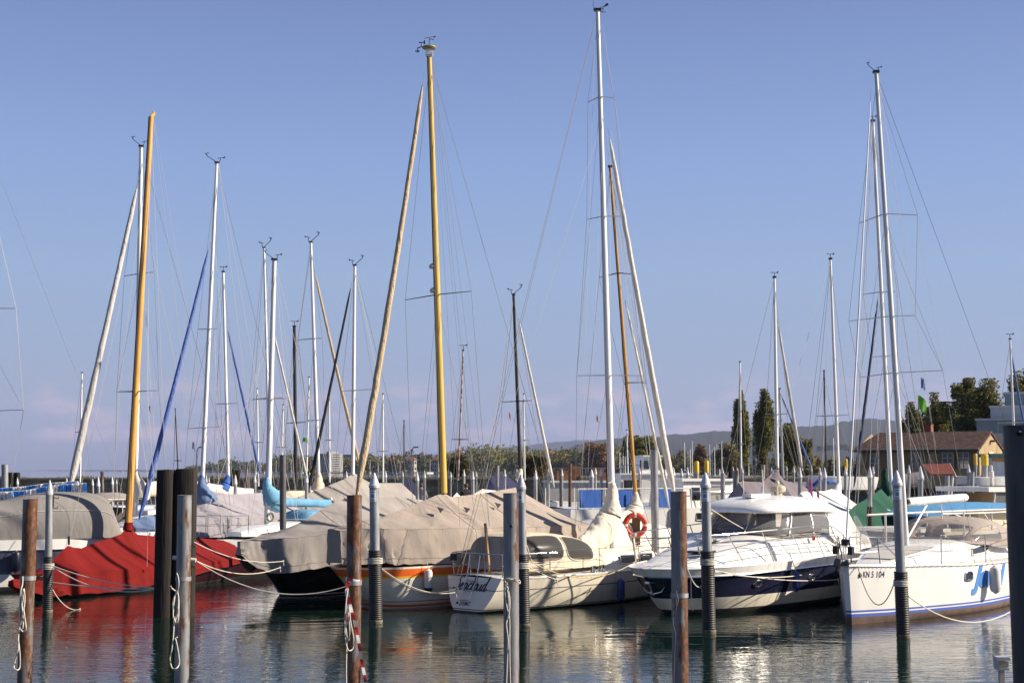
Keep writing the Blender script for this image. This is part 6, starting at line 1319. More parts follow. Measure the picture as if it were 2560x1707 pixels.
# ---- brown mast yacht with the lifebuoy
B = Boat('cream yacht with a slim brown wooden mast and cream bundled sail behind the motor yacht', 1430, 37.6, 52); plain_hull(B, 9.0, 1.3, 1.0, CREAM, rev=True); BR = B
B.cabin([(.6, .8, 1.0, 1.75), (1.5, .95, 1.0, 1.9), (3.4, .9, 1.0, 1.75), (5.2, .55, 1.0, 1.4)], CREAM, 'cabin')
mast(B, (1589, 1240), (1525, 418), 10.5, OAK, (((1498, 694), (1588, 686)), ((1560, 960), (1616, 956))), ((1674, 1272), (1563, 750), SAILW, 4.5), [(1440, 1300)], .2, 1.2, 1.1, None, .6)
collar(B, [(1588, 1228, 5), (1590, 1246, 9), (1590, 1262, 16), (1586, 1278, 22), (1578, 1290, 22)], BEIGEC)
roll(B.root, [(B.at(px, py), .15, .2) for px, py in ((1586, 1285), (1560, 1295), (1535, 1306), (1505, 1325))], BEIGEC, 'boom_cover', .1)
tent_px(B, [(1490, 1372, .6), (1515, 1352, .9), (1545, 1345, .9), (1600, 1372, .5)], TAN, 1.4, 1.0, 'hatch_cover', seed=19)
lines(B, [((1527, 430), (1520, 1180, .6)), ((1530, 440), (1640, 1300, .8)), ((1565, 760), (1590, 1220)), ((1527, 425), (1610, 960, .5)), ((1583, 690), (1640, 1290, 1.1))], 40)
c = B.at(1588, 1312, 1.0)
t = thing('lifebuoy', 'orange ring lifebuoy with pale bands hung at the stern of the brown masted yacht', 'lifebuoy', c)
ax = Vector((.96, .1, 0)).normalized(); up = Z; b = MB(); b.torus(c, ax, up, .28, .075, 36, 12); b.build('ring', BUOY, t)
b = MB()
for i in range(4):
    a = math.pi / 4 + i * math.pi / 2 + .78; d = ax * math.cos(a) + up * math.sin(a); tn = up * math.cos(a) - ax * math.sin(a)
    b.loft([[c + d * .28 + tn * w_ + (d * math.cos(q) + ax.cross(up) * math.sin(q)) * .079 for q in [k * math.pi / 6 for k in range(12)]] for w_ in (-.03, .03)])
b.build('reflective_band', WHITEF, t)
b = MB(); b.box(c + Vector((.04, .18, -.18)), .22, .12, .75); b.build('holder', mat('brown_holder', (.13, .075, .03), rough=.7), t, smooth=False)
# ---- mauve tented boat
B = Boat('yacht under a mauve grey tent with a navy end flap behind the hardtop', 1800, 45, 48); plain_hull(B, 9.5, 1.5, 1.0, rev=True); S = B.S
tent_px(B, [(1810, 1258, .5), (1835, 1222, 1.2), (1848, 1208, 1.4)], NAVYC, 1.5, 1.0, 'end_flap', seed=13)
tent_px(B, [(1848, 1206, 1.4), (1858, 1202, 1.45), (1905, 1206, 1.5), (1925, 1190, 1.5), (1938, 1172, 1.5), (1950, 1184, 1.5), (1962, 1200, 1.5), (2010, 1214, 1.3), (2030, 1228, 1.0)], MAUVE, 1.5, 1.0, 'cover', 8, .06, 14)
mast(B, (1943, 1178), (1936, 694), 9, ALU, (((1915, 1036), (1972, 1034)),), ((2006, 1180), (1943, 798), SAILG, 5), [(1800, 1240)], .2, 1.5, 1.1, 1, .65)
collar(B, [(1942, 1163, 3), (1940, 1175, 8), (1936, 1192, 14), (1930, 1208, 20)], MAUVE)
# ---- blue furl thin white mast (1945ish) behind
B = Boat('yacht whose blue rolled foresail slants right of the round tree', 1935, 74, 45); plain_hull(B, 9, 1.4, 1.1, rev=True)
mast(B, (1958, 1195), (1949, 972), 6, ALUG, (((1940, 1035), (1966, 1034)),), ((2032, 1180), (1952, 985), SAILB, 3.2), [(1915, 1215)], .2, 1.4, 1.1, None, .8)
# ---- white tarpaulin boat
B = Boat('boat under a dazzling white tarpaulin with a pointed white sail cover behind the hardtop', 2005, 43, 50); plain_hull(B, 9, 1.5, 1.0, rev=True)
tent_px(B, [(2002, 1232, 1.0), (2012, 1228, 1.3), (2062, 1227, 1.5), (2080, 1222, 1.5), (2096, 1226, 1.5), (2112, 1246, 1.4), (2132, 1268, 1.0)], WHITEC, 1.75, .9, 'cover', 8, .05, 15)
mast(B, (2097, 1210), (2076, 648), 8.5, ALU, (((2040, 1040), (2122, 1037)),), None, [(2000, 1245)], .2, 1.5, 1.1, 1, .65)
collar(B, [(2100, 1190, 2), (2098, 1203, 5), (2094, 1220, 9), (2088, 1240, 16)], WHITEC)
lines(B, [((2076, 655), (1960, 1040)), ((2084, 850), (2124, 1040)), ((2078, 660), (2055, 1200))], 46)
# ---- green covered yacht with second tall mast
B = Boat('yacht under a dark green cover whose tall mast stands close to the front white mast', 2120, 41, 52); plain_hull(B, 10, 1.5, 1.0); S = B.S
tent_px(B, [(2110, 1290, .6), (2135, 1265, 1.1), (2170, 1245, 1.3), (2205, 1222, 1.5), (2232, 1250, 1.5), (2280, 1262, 1.4), (2330, 1275, 1.2)], GREEN, 1.35, .8, 'cover', 8, .05, 16)
mast(B, (2229, 1250), (2182, 304), 11, ALU, (((2158, 736), (2243, 729)), ((2180, 893), (2244, 889))), ((2134, 1222), (2196, 735), SAILN, 4, .1), [(2330, 1270)], .2, 1.5, 1.1, 1, .65, hd=.6)
collar(B, [(2212, 1172, 5), (2211, 1190, 9), (2212, 1210, 10), (2216, 1235, 16)], GREEND)
lines(B, [((2181, 310), (2145, 1260)), ((2179, 315), (2150, 740, -.3)), ((2183, 310), (2240, 730, .6)), ((2186, 330), (2260, 1240, .9)), ((2190, 760), (2170, 1300)), ((2158, 738, -1), (2128, 1230, -1.2)), ((2184, 312), (2196, 1200))], 42)
# ---- small cream cruiser and dinghy
B = Boat('small cream cruiser with dark cabin windows between the motor yacht and the blue named yacht', 2080, 37.5, 24, 'cabin_cruiser', 'motorboat'); plain_hull(B, 7.2, 1.25, 1.0, CREAM, rev=True, band=BLUEHULL); S = B.S
boxcab(B, .9, 3.4, 1.1, 1.0, 1.6, DECKGREY, .8, .3, .12, 'cabin', WHITE)
sidewin(B, 1.35, 2.1, 1.13, 1.25, 1.5, GLASS, frame=WHITEF, inw=.05, rake=.1); sidewin(B, 2.2, 3.0, 1.13, 1.25, 1.5, GLASS, frame=WHITEF, inw=.05)
b = MB(); b.box(B.W(5, 0, 1.2), 3, 1.8, .4, (B.e, B.f, Z)); b.build('cockpit', INNER, B.root, smooth=False)
rail(B, 'frame_rail', [(B.W(s, 1.2, 1.0), B.W(s, 1.2, 2.15)) for s in (.9, 2.3, 3.6, 5.2)], [B.W(.3, 1.2, 2.1), B.W(2.3, 1.2, 2.15), B.W(5.4, 1.2, 2.2)], .028, WHITEF)
B = Boat('grey inflatable dinghy hanging behind the bow of the blue named yacht', 2080, 34.5, 42, 'inflatable_dinghy', 'dinghy')
b = MB(); q = [B.W(s, n, z) for s, n, z in ((2.4, -.5, .75), (1.2, -.62, .75), (.4, -.45, .80), (.05, 0, .92), (.4, .45, .80), (1.2, .62, .75), (2.4, .5, .75))]; b.tube([Vector(p) for p in cr([tuple(p) for p in q], 5)], .22, 12); b.build('tube', SAILG, B.root)
b = MB(); b.box(B.W(1.3, 0, .62), 2.2, .9, .06, (B.e, B.f, Z)); b.build('floor', DECKGREY, B.root, smooth=False)
b = MB(); b.box(B.W(1.3, 0, .28), 2.0, .7, .55, (B.e, B.f, Z)); b.build('keel_chock', DECKGREY, B.root, smooth=False)
# ---- blue bimini cruiser
B = Boat('cream cabin cruiser under a long blue bimini top at the right', 2255, 41, 33, 'cabin_cruiser', 'motorboat'); S, Y = B.S, B.Zy
B.hull([(0, 1.4, 1.5, .8, 0), (3, 1.5, 1.5, .9, 0), (6, 1.4, 1.6, .8, 0), (8, .7, 1.75, .5, 0), (9, .05, 1.85, .2, -.8)], [(1, 0), (.8, 0), (.6, 0), (.4, 0), (.1, 1), (0, 1), (-.3, 1)], [CREAM, ANTIDARK], .55, CREAM, n=4)
BIM = canvas('bright_blue_canvas', (.10, .29, .52), .9)
n_ = []; ss = [S(2262), S(2290), S(2330), S(2380), S(2440), S(2500), S(2535), S(2548)]
for s_, zz, w_ in zip(ss, (1.98, 2.10, 2.20, 2.27, 2.30, 2.26, 2.12, 1.9), (1.0, 1.15, 1.2, 1.2, 1.2, 1.2, 1.15, 1.1)): n_.append([B.W(s_, w_ * u, zz - .05 * u * u - (.03 if abs(u) == 1 else 0)) for u in (-1, -.7, -.35, 0, .35, .7, 1)])
b = MB(); n2 = [[p - Z * .07 for p in r] for r in n_]; b.loft([r + q[::-1] for r, q in zip(n_, n2)]); b.build('bimini', BIM, B.root)
for s_ in (ss[1], ss[3], ss[5]):
    b = MB()
    for sd_ in (1, -1): b.tube([B.W(s_, sd_ * 1.12, 2.08), B.W(ss[3] + .3, sd_ * 1.3, 1.55)], .018, 6)
    b.build('bimini_frame', WHITEF, B.root)
boxcab(B, 4.6, 7.6, 1.25, 1.5, 2.1, CREAM, .5, .5, .12, 'cabin', CREAM)
for s0, s1 in ((5.1, 5.7), (5.8, 6.4), (6.5, 7.0)): sidewin(B, s0, s1, 1.27, 1.68, 1.98, GLASS, inw=.06)
endwin(B, 4.7, -.9, .9, 1.65, 2.0, GLASS, .3)
b = MB(); b.box(B.W(3.2, .1, 1.75), 1.4, 1.5, .9, (B.e, B.f, Z)); b.build('tan_cushion', CREAMC, B.root, smooth=False)
rail(B, 'side_rail', [(B.W(s, 1.42, 1.5), B.W(s, 1.42, 2.0)) for s in (.4, 1.4, 2.4, 3.4)], [B.W(.2, 1.42, 2.02), B.W(2, 1.45, 2.02), B.W(4.4, 1.45, 2.05)], .026, WHITEF)
fender('short navy fender on the cream side of the bimini cruiser near the big dark pile', B.W(S(2508, 1.55), 1.55, 1.52), .62, .13, NAVYF, None, 'dark fenders')
# ---- wheelhouse boat
B = Boat('white boat with a flat wheelhouse roof behind the blue bimini', 2380, 47, 22, 'wheelhouse_boat', 'motorboat'); plain_hull(B, 8, 1.5, 1.2); S, Y = B.S, B.Zy
s0, s1 = S(2412), S(2560); zt = Y(s0, 0, 1222)
b = MB(); b.box(B.W((s0 + s1) / 2, 0, zt), s1 - s0 + .2, 2.7, .16, (B.e, B.f, Z)); b.build('roof', WHITE, B.root, smooth=False)
b = MB(); b.box(B.W((s0 + s1) / 2 + .2, -.1, zt + .09), .9, .7, .04, (B.e, B.f, Z)); b.build('solar_panel', GLASS, B.root, smooth=False)
for k in range(5):
    s_ = lerp(s0 + .1, s1 - .1, k / 4); b = MB(); b.tube([B.W(s_ + .15, 1.25, zt), B.W(s_ - .1, 1.3, 1.2)], .035, 6); b.build('roof_post', WHITEF, B.root)
boxcab(B, s0 + .1, s1, 1.28, 1.1, 1.75, WHITE, .05, .05, .02, 'cabin'); sidewin(B, s0 + .2, s0 + 1.0, 1.26, 1.75, zt - .08, TINT); sidewin(B, s0 + 1.05, s1, 1.26, 1.75, zt - .08, TINT)
b = MB(); b.box(B.W((s0 + s1) / 2, -.6, 2.0), 1.4, .1, 1.0, (B.e, B.f, Z)); b.build('curtain', mat('brown_curtain', (.22, .15, .09), rough=.9), B.root, smooth=False)
b = MB(); q = B.W(S(2477), .1, zt + .1); b.lathe(q, [(.06, 0), (.06, .3), (.09, .32), (.09, .5), (.05, .52), (.05, .7), (.01, .72)], 12); b.build('signal_mast', WHITEF, B.root)
# ---- boats ashore by the house
def ashore(label, px, D, pts, m, name='covered_boat'):
    B = Boat(label, px, D, 20, name, 'boat'); B.O.z = 1.9; B.root.location.z = 1.9
    plain_hull(B, 5, 1.0, .9)
    rg = []
    for x, y, w_ in pts: rg.append((x, y, w_))
    st = []
    for x, y, w_ in rg:
        s_ = B.S(x); zr = B.Zy(s_, 0, y) - 1.9; st.append((s_, w_, zr, min(.95, zr - .05), .5))
    B.tent(st, m, 'cover', 6, .05, .08, .03, seed=int(px) % 50)
ashore('boat ashore under a bright blue tarpaulin by the sunlit gable', 2440, 92, [(2444, 1206, .5), (2462, 1192, 1.0), (2482, 1192, 1.0), (2497, 1208, .5)], BLUEC)
ashore('boat ashore under a violet tarpaulin near the awning', 2390, 84, [(2392, 1226, .4), (2410, 1214, .8), (2430, 1222, .6)], VIOLET)
ashore('boat ashore under a blue tarpaulin behind the white tarpaulin', 2026, 90, [(2026, 1216, .4), (2038, 1196, .9), (2070, 1204, 1.0), (2088, 1228, .4)], BLUEC)
B = Boat('white sports boat with a raked windscreen standing under the rust coloured awning', 2318, 74, 15, 'sports_boat', 'motorboat'); B.O.z = .9; B.root.location.z = .9
plain_hull(B, 3.6, .8, .75); b = MB(); b.add([B.W(.7, -.7, .75), B.W(.7, .7, .75), B.W(1.5, -.6, 1.45), B.W(1.5, .6, 1.45), B.W(2.6, -.7, .8), B.W(2.6, .7, .8)], [(0, 1, 3, 2), (1, 5, 3), (0, 2, 4)]); b.build('windscreen', GLASS, B.root, smooth=False)
b = MB(); b.tube([B.W(1.1, .75, .7), B.W(1.3, .72, 2.0)], .08, 8); b.build('roll_bar', WHITEF, B.root)
bt = Vector((P(2350, 1230, 76).x, 76, 0)); t = thing('floating_jetty', 'grey floating jetty under the white sports boat', 'jetty', bt); b = MB(); b.box(bt + Vector((0, 0, .42)), 9, 3.4, .9); b.build('deck', mat('grey_planks', (.14, .12, .10), (.20, .18, .15), 3, .85), t, smooth=False)
b = MB()
for k in range(5): b.tube([bt + Vector((-4 + 2 * k, -1.6, -1)), bt + Vector((-4 + 2 * k, -1.6, 1.2))], .07, 8)
b.build('jetty_post', OLDWOOD, t)
t = thing('awning', 'rust coloured awning panel with a pale rib before the house windows', 'awning', P(2350, 1190, 80)); D = 80
A, C_, E_, G_ = P(2306, 1162, D + 2.5), P(2374, 1160, D + 2.5), P(2388, 1187, D), P(2326, 1187, D); b = MB(); up = Vector((0, -.03, .05)); b.add([A, C_, E_, G_] + [p + up for p in (A, C_, E_, G_)], [(0, 1, 2, 3), (4, 5, 6, 7), (0, 4, 5, 1), (1, 5, 6, 2), (2, 6, 7, 3), (3, 7, 4, 0)]); b.build('panel', BROWNR, t, smooth=False)
b = MB(); m0, m1 = A.lerp(C_, .48), G_.lerp(E_, .48); b.tube([m0 + up * -.5, m1 + up * -.5], .07, 6); b.tube([A, C_], .05, 6); b.tube([C_, E_ + (E_ - C_) * .25], .06, 6); b.build('rib', mat('pale_rib', (.42, .33, .24), rough=.7), t)
b = MB()
for p in (G_, E_): b.tube([p, Vector((p.x, p.y, .4))], .05, 6)
b.build('awning_post', DARKST, t)
B = Boat('grey rolled sail on a boom before the house beside the tall white masts', 2240, 62, 20); plain_hull(B, 7, 1.2, 1.0); roll(B.root, [(B.at(px, py), .25, .32) for px, py in ((2255, 1202), (2280, 1199), (2304, 1194))], MAUVE, 'boom_cover', .08)
spar(B.root, B.at(2256, 1260), B.at(2255, 1180), .06, .05, ALU)
# ---- thin distant masts with their boats
for i, (lab, px0_, D, base, top, wpx, m, spr, th) in enumerate((
    ('distant yacht with a short white mast at the far left', 186, 84, (200, 1205), (205, 932), 4.5, ALU, (((188, 1080), (214, 1079)),), 50), ('distant yacht with a thin black mast left of the light blue cover', 430, 88, (446, 1200), (438, 1022), 3.2, DARKSP, (((436, 1151), (454, 1151)),), 50),
    ('distant yacht with a thin white mast left of the twin white masts', 625, 84, (646, 1215), (643, 972), 4.5, ALU, (((628, 1106), (660, 1105)),), 50), ('distant yacht with a thin white mast right of the twin white masts', 690, 88, (704, 1205), (708, 1012), 4, ALU, (((690, 1118), (722, 1117)),), 50),
    ('distant yacht flying a green flag from its thin mast', 752, 86, (766, 1205), (773, 943), 4, ALU, (((752, 1140), (780, 1138)),), 50), ('distant yacht with a thin white mast crossed by the black rolled sail', 806, 82, (824, 1205), (823, 980), 4.5, ALU, (((812, 1100), (836, 1099)),), 50),
    ('distant yacht with a thin white mast between the gold rolled sail and the gold mast', 940, 80, (958, 1205), (957, 985), 4.5, ALU, (((944, 1128), (972, 1127)),), 50), ('distant boat with a bare thin dark mast left of the gold mast', 996, 86, (1010, 1200), (1010, 1052), 3.6, DARKSP, (), 50),
    ('distant yacht with a faintly banded reddish mast right of the gold mast', 1130, 80, (1145, 1200), (1158, 876), 5, None, (((1130, 1098), (1172, 1098)),), 50), ('distant yacht with a thin white mast in front of the slim poplar', 1838, 78, (1853, 1200), (1850, 905), 5, ALU, (((1842, 1110), (1864, 1109)),), 50),
    ('distant yacht with a thin dark mast left of the tall white masts', 2050, 80, (2066, 1205), (2060, 927), 5, DARKSP, (((2044, 1040), (2080, 1039)),), 50), ('yacht with a short white mast and blue rolled sail above the big dark pile', 2508, 72, (2540, 1205), (2525, 848), 6.5, ALU, (((2495, 1056), (2562, 1055)),), 50),
    ('distant yacht with a thin white mast left of the brown mast', 1556, 90, (1570, 1200), (1567, 1075), 4, ALU, (), 50), ('distant yacht whose thin mast stands right of the dark brown mast', 1298, 80, (1312, 1200), (1309, 985), 4, ALU, (((1296, 1100), (1324, 1100)),), 50))):
    B = Boat(lab, px0_, D, th); plain_hull(B, 8, 1.3, 1.0)
    if m is None: m = mat('banded_spar', (.20, .09, .08), (.40, .36, .34), 1.2, .5, stretch=(.01, .01, 3), contrast=(.48, .52), detail=0)
    mast(B, base, top, wpx, m, spr, ((2566, 1095), (2527, 880), SAILB, 3.2) if px0_ == 2508 else ((px0_ + 2, base[1] + 12), (top[0], top[1] + 8), None, 0), None, .2, 1.3, 1.0, 1 if i in (8, 11) else None, .7, lower=False, wk=.8)
# ---- a few small motorboats filling the berths between
for i, (lab, px, D, th, L_, dk) in enumerate((('small white cuddy boat moored right of the pale furled foresails', 1690, 66, 18, 5.5, 0), ('small white open boat with a steel rail left of the mauve tent', 1752, 60, 24, 5.0, 1), ('small white launch with a blue band behind the dazzling white tarpaulin', 2092, 64, 14, 5.5, 2),
        ('small grey decked boat with a low cabin left of the green cover', 2130, 56, 20, 4.6, 0), ('small white launch under the long white boom covers', 560, 78, 20, 5.5, 1), ('small white cabin boat behind the cream tarpaulin', 690, 84, 22, 6.0, 0), ('small white cabin boat behind the peaked taupe cover', 842, 80, 16, 5.5, 2))):
    B = Boat(lab, px, D, th, 'small_motorboat', 'motorboat', 'small motorboats in the far berths'); plain_hull(B, L_, 1.1, 1.15 if D < 70 else 1.5, WHITE, band=BLUEHULL if dk == 2 else None); zd = 1.15 if D < 70 else 1.5
    boxcab(B, L_ * .25, L_ * .62, .9, zd, zd + .62, WHITE if dk != 1 else DECKGREY, .5, .1, .1, 'cabin')
    sidewin(B, L_ * .38, L_ * .58, .93, zd + .22, zd + .5, GLASS, inw=.04, frame=ALUG)
    rail(B, 'deck_rail', [(B.W(L_ * q, 1.0, zd), B.W(L_ * q, 1.0, zd + .55)) for q in (.1, .3, .5, .7, .9)], [B.W(L_ * .05, .4, zd + .6), B.W(L_ * .3, 1.0, zd + .55), B.W(L_ * .95, 1.0, zd + .55)], .022, STEEL)
    b = MB(); b.box(B.W(L_ * .82, 0, zd + .12), L_ * .3, 1.5, .34, (B.e, B.f, Z)); b.build('cockpit', INNER, B.root, smooth=False)
# ---- copies of tiny yachts along the far shore
t = thing('moored_yacht', 'tiny white masted yacht moored below the far shore woods', 'sailboat', (0, 0, 0), 'tiny yachts along the far shore')
b = MB(); b.loft([[Vector((s, w_, 1.0)), Vector((s, w_ * .7, 0)), Vector((s, -w_ * .7, 0)), Vector((s, -w_, 1.0))] for s, w_ in ((-4, .9), (-1, 1.4), (2, 1.2), (4.5, .1))]); b.build('hull', WHITE, t)
b = MB(); b.tube([(0, 0, .8), (0, 0, 12.5)], [.20, .13], 6); b.build('mast', ALU, t)
first = True
for px, D in [(305, 2400), (640, 1250), (652, 1300), (668, 1230), (690, 1350), (700, 1260), (728, 1300), (741, 1230), (756, 1380), (1552, 620), (1558, 640), (1563, 610), (1570, 650), (1577, 600), (1583, 640), (1549, 660), (1712, 520), (1720, 560), (1726, 530), (1731, 510), (1775, 540), (1781, 520), (1787, 500), (1793, 520), (1799, 540), (1805, 510), (1846, 560), (1872, 520), (2085, 430), (925, 1250), (946, 1300), (1000, 1280), (1075, 1260)]:
    o = t
    if not first:
        o = t.copy(); COL.objects.link(o)
        for ch in list(t.children): c = ch.copy(); COL.objects.link(c); c.parent = o
    first = False; p = P(px, 1180, D); o.location = (p.x, D, 0); k = rnd.uniform(.8, 1.15); o.scale = (k, k, k); o.rotation_euler = (0, 0, rnd.uniform(0, 6.28))
# ================================================================ flags
def flag(label, px, py, D, w_, h, m, tilt=.5, stripes=None, name='flag'):
    c = P(px, py, D); t = thing(name, label, 'flag', c); u = mpp(D); b = MB(); rows = []
    for i in range(7):
        r = []
        for j in range(7):
            a, q = i / 6, j / 6; r.append(c + Vector((a * w_ * u * .8, .06 * math.sin(a * 7 + q * 2) * w_ * u / .4 * .4, -q * h * u - a * a * tilt * h * u + .03 * math.sin(a * 8) * h * u)))
        rows.append(r)
    b.loft(rows, closed=False); o = b.build('cloth', m, t)
    s = t; b = MB(); b.tube([c + Vector((0, 0, .05)), c - Vector((0, 0, h * u * 1.4))], .00012 * D, 5); b.build('halyard', WIREL, t); return t
GF = mat('bright_green_flag', (.13, .42, .03), (.10, .33, .02), 4, .7)
flag('bright green flag under the spreaders of the tall white masts', 2294, 988, 33.5, 27, 34, GF, .45)
flag('small blue and white pennant above the bright green flag', 2302, 944, 33.5, 13, 26, mat('blue_pennant', (.10, .18, .45), (.5, .5, .55), 9, .7, contrast=(.5, .6)), .3)
flag('little green flag on a thin mast above the cream tarpaulin', 757, 1093, 84, 13, 11, GF, .25)
flag('purple and red flag hanging in front of the white tarpaulin', 2020, 1196, 36.5, 14, 34, mat('purple_flag', (.20, .06, .22), (.40, .05, .06), 6, .8, contrast=(.45, .6)), .5)
flag('small wine red pennant beside the purple flag', 2042, 1222, 36.5, 8, 20, mat('wine_flag', (.25, .08, .10), rough=.8), .5)
flag('small pale blue pennant on the hardtop aerial', 1902, 1212, 36, 7, 18, mat('pale_blue_flag', (.35, .42, .58), rough=.8), .5)
flag('small white pennant near the red masted sail on the left', 372, 1012, 42, 7, 15, mat('pale_pennant', (.45, .45, .52), rough=.8), .5)
flag('small blue white pennant below the spreaders of the blue sail yacht', 481, 1103, 45, 8, 18, mat('grey_pennant', (.25, .30, .45), rough=.8), .5)
flag('red and white pennant below the dark mast spreaders', 1272, 1030, 57, 6, 14, mat('red_pennant', (.5, .12, .10), rough=.8), .5)
flag('red pennant below the spreaders of the script lettered sloop', 1491, 1038, 35, 6, 14, mat('dusky_pennant', (.4, .2, .2), rough=.8), .5)
# ================================================================ people on the jetty by the wall
def person(label, px, pyhead, D, feet_z, face, coat, legs, arm=0.0, seed=1):
    hz = P(px, pyhead, D).z; base = Vector((P(px, pyhead, D).x, D, feet_z)); hgt = hz - feet_z; k = hgt / 1.76
    t = thing('person', label, 'person', base)
    J = {'pel': (0, 0, .95), 'sp': (0, .02, 1.18), 'ch': (0, .03, 1.38), 'nk': (0, .03, 1.50), 'h0': (0, .03, 1.58), 'h1': (0, .02, 1.68), 'ls': (-.19, .03, 1.40), 'le': (-.27, .02, 1.13), 'lw': (-.22, -.12 - arm, .98 + arm), 'rs': (.19, .03, 1.40), 're': (.27, .02, 1.13), 'rw': (.22, -.12, .95), 'lh': (-.10, 0, .90), 'lk': (-.11, -.02, .50), 'la': (-.11, .03, .09), 'lt': (-.12, -.13, .04), 'rh': (.10, 0, .90), 'rk': (.12, -.04, .50), 'ra': (.12, .05, .09), 'rt': (.13, -.11, .04)}
    Rr = {'pel': .15, 'sp': .145, 'ch': .16, 'nk': .06, 'h0': .085, 'h1': .095, 'ls': .085, 'le': .06, 'lw': .042, 'rs': .085, 're': .06, 'rw': .042, 'lh': .10, 'lk': .07, 'la': .05, 'lt': .045, 'rh': .10, 'rk': .07, 'ra': .05, 'rt': .045}
    names = list(J); E = [('pel', 'sp'), ('sp', 'ch'), ('ch', 'nk'), ('nk', 'h0'), ('h0', 'h1'), ('ch', 'ls'), ('ls', 'le'), ('le', 'lw'), ('ch', 'rs'), ('rs', 're'), ('re', 'rw'), ('pel', 'lh'), ('lh', 'lk'), ('lk', 'la'), ('la', 'lt'), ('pel', 'rh'), ('rh', 'rk'), ('rk', 'ra'), ('ra', 'rt')]
    ca, sa = math.cos(face), math.sin(face); me = bpy.data.meshes.new('body')
    me.from_pydata([((x * ca - y * sa) * k, (x * sa + y * ca) * k, z * k) for x, y, z in J.values()], [(names.index(a), names.index(c)) for a, c in E], [])
    o = bpy.data.objects.new('body', me); COL.objects.link(o); o.parent = t
    md = o.modifiers.new('skin', 'SKIN'); sv = me.skin_vertices[0].data
    for i, nme in enumerate(names): sv[i].radius = (Rr[nme] * k, Rr[nme] * k); sv[i].use_root = (nme == 'pel')
    o.modifiers.new('sub', 'SUBSURF').levels = 1; o.modifiers[-1].render_levels = 2
    m = bpy.data.materials.new('clothes'); m.use_nodes = True; n_ = m.node_tree; b = n_.nodes['Principled BSDF']; b.inputs['Roughness'].default_value = .85
    tcn = N(n_, 'ShaderNodeTexCoord'); sx = N(n_, 'ShaderNodeSeparateXYZ'); n_.links.new(tcn.outputs['Object'], sx.inputs[0]); dv = N(n_, 'ShaderNodeMath', operation='DIVIDE'); dv.inputs[1].default_value = 2 * k; n_.links.new(sx.outputs[2], dv.inputs[0])
    r = ramp(n_, [(0, (.02, .018, .016)), (.045, legs), (.40, coat), (.765, (.40, .22, .15))], 'CONSTANT'); n_.links.new(dv.outputs[0], r.inputs[0]); n_.links.new(r.outputs[0], b.inputs['Base Color']); me.materials.append(m)
    b = MB(); hc = base + Vector((0, .02, 1.675)) * 1.0; hc = base + Vector((-sa * .035 * k, ca * .035 * k, 1.675 * k)); b.ball(hc, .108 * k, .108 * k, .115 * k, 12, 8); b.build('hair', mat('dark_hair', (.035, .02, .014), rough=.7), t)
    b = MB()
    for s_ in (-1, 1): b.ball(base + Vector(((s_ * .10) * ca * k, s_ * .10 * sa * k, 1.65 * k)), .02 * k, .02 * k, .03 * k, 6, 4)
    b.build('ear', SKIN, t)
    b = MB(); b.ball(base + Vector((sa * .11 * k, -ca * .11 * k, 1.64 * k)), .018 * k, .022 * k, .028 * k, 6, 4); b.build('nose', SKIN, t)
    return t
jd = 64; jz = P(1165, 1210, jd).z - 1.76
bt = Vector((P(1140, 1250, jd).x, jd, 0)); t = thing('wooden_jetty', 'narrow grey wooden jetty under the two far people', 'jetty', bt)
b = MB(); b.box(bt + Vector((0, .2, jz - .1)), 9.5, 1.6, .2); b.build('deck', mat('weathered_planks', (.13, .11, .09), (.2, .17, .14), 4, .85), t, smooth=False)
for k in range(6):
    b = MB(); b.tube([bt + Vector((-4.5 + 1.8 * k, .2, -1)), bt + Vector((-4.5 + 1.8 * k, .2, jz - .15))], .09, 8); b.build('jetty_post', OLDWOOD, t)
person('person with dark hair in a long black coat standing on the far jetty', 1165, 1209, jd, jz, math.pi + .3, (.012, .012, .014), (.02, .02, .024))
person('far small person in grey top and orange trousers between two cone topped piles', 1053, 1208, jd, jz, math.pi - .2, (.20, .18, .21), (.55, .22, .05), .12)
# ================================================================ mooring lines
def rope(label, pts, r=.011, m=None, group='mooring lines'):
    b = MB(); b.tube(pts, r, 7); b.ball(pts[-1], r * 2.4, r * 2.0, r * 2.6, 8, 6); b.tube([Vector(pts[-1]) + Vector((0, 0, 0)), Vector(pts[-1]) + Vector((.02, -.02, -.11))], r * .9, 6)
    o = b.build('mooring_rope', m or ROPE, None, origin=pts[0]); return tag(o, label, 'rope', group)
def LN(k): t, ln, r = NP[k]; return ln, r, ln(0).y
ln, r, D = LN('c1'); q = lambda px, py: P(px, py, D)
ln1 = lambda y: ln(P(0, y, D).z) + Vector((r * 1.4, -r * .3, 0))
rope('upper pale rope from the leftmost sleeved pile across the red canvas to the timber posts', sag(ln1(1414), P(392, 1469, 31.0), .10), .012)
rope('middle pale rope from the leftmost sleeved pile across the red canvas to the timber posts', sag(ln1(1417), P(392, 1470.5, 31.0), .26), .012)
rope('lower nearly level rope from the leftmost sleeved pile to the timber posts', sag(ln1(1455), P(392, 1471, 31.0), .05), .012)
rope('slack rope dropping from the leftmost sleeved pile into the water', sag(ln1(1473), G(200, 1522), .16), .010)
rope('pale rope from the second foreground pile up and across to the black hulled yacht', sag(P(485, 1354, 31), P(708, 1402, 35.2), .18), .010)
rope('pale rope tied with a knot from the pale foreground pile to the taupe cover', sag(P(492, 1402, 31), P(700, 1418, 35), .22), .011)
rope('long slack rope from the pale foreground pile along the black hull', sag(P(494, 1404, 31), P(872, 1463, 31), .42), .011)
ln, r, D = LN('c2')
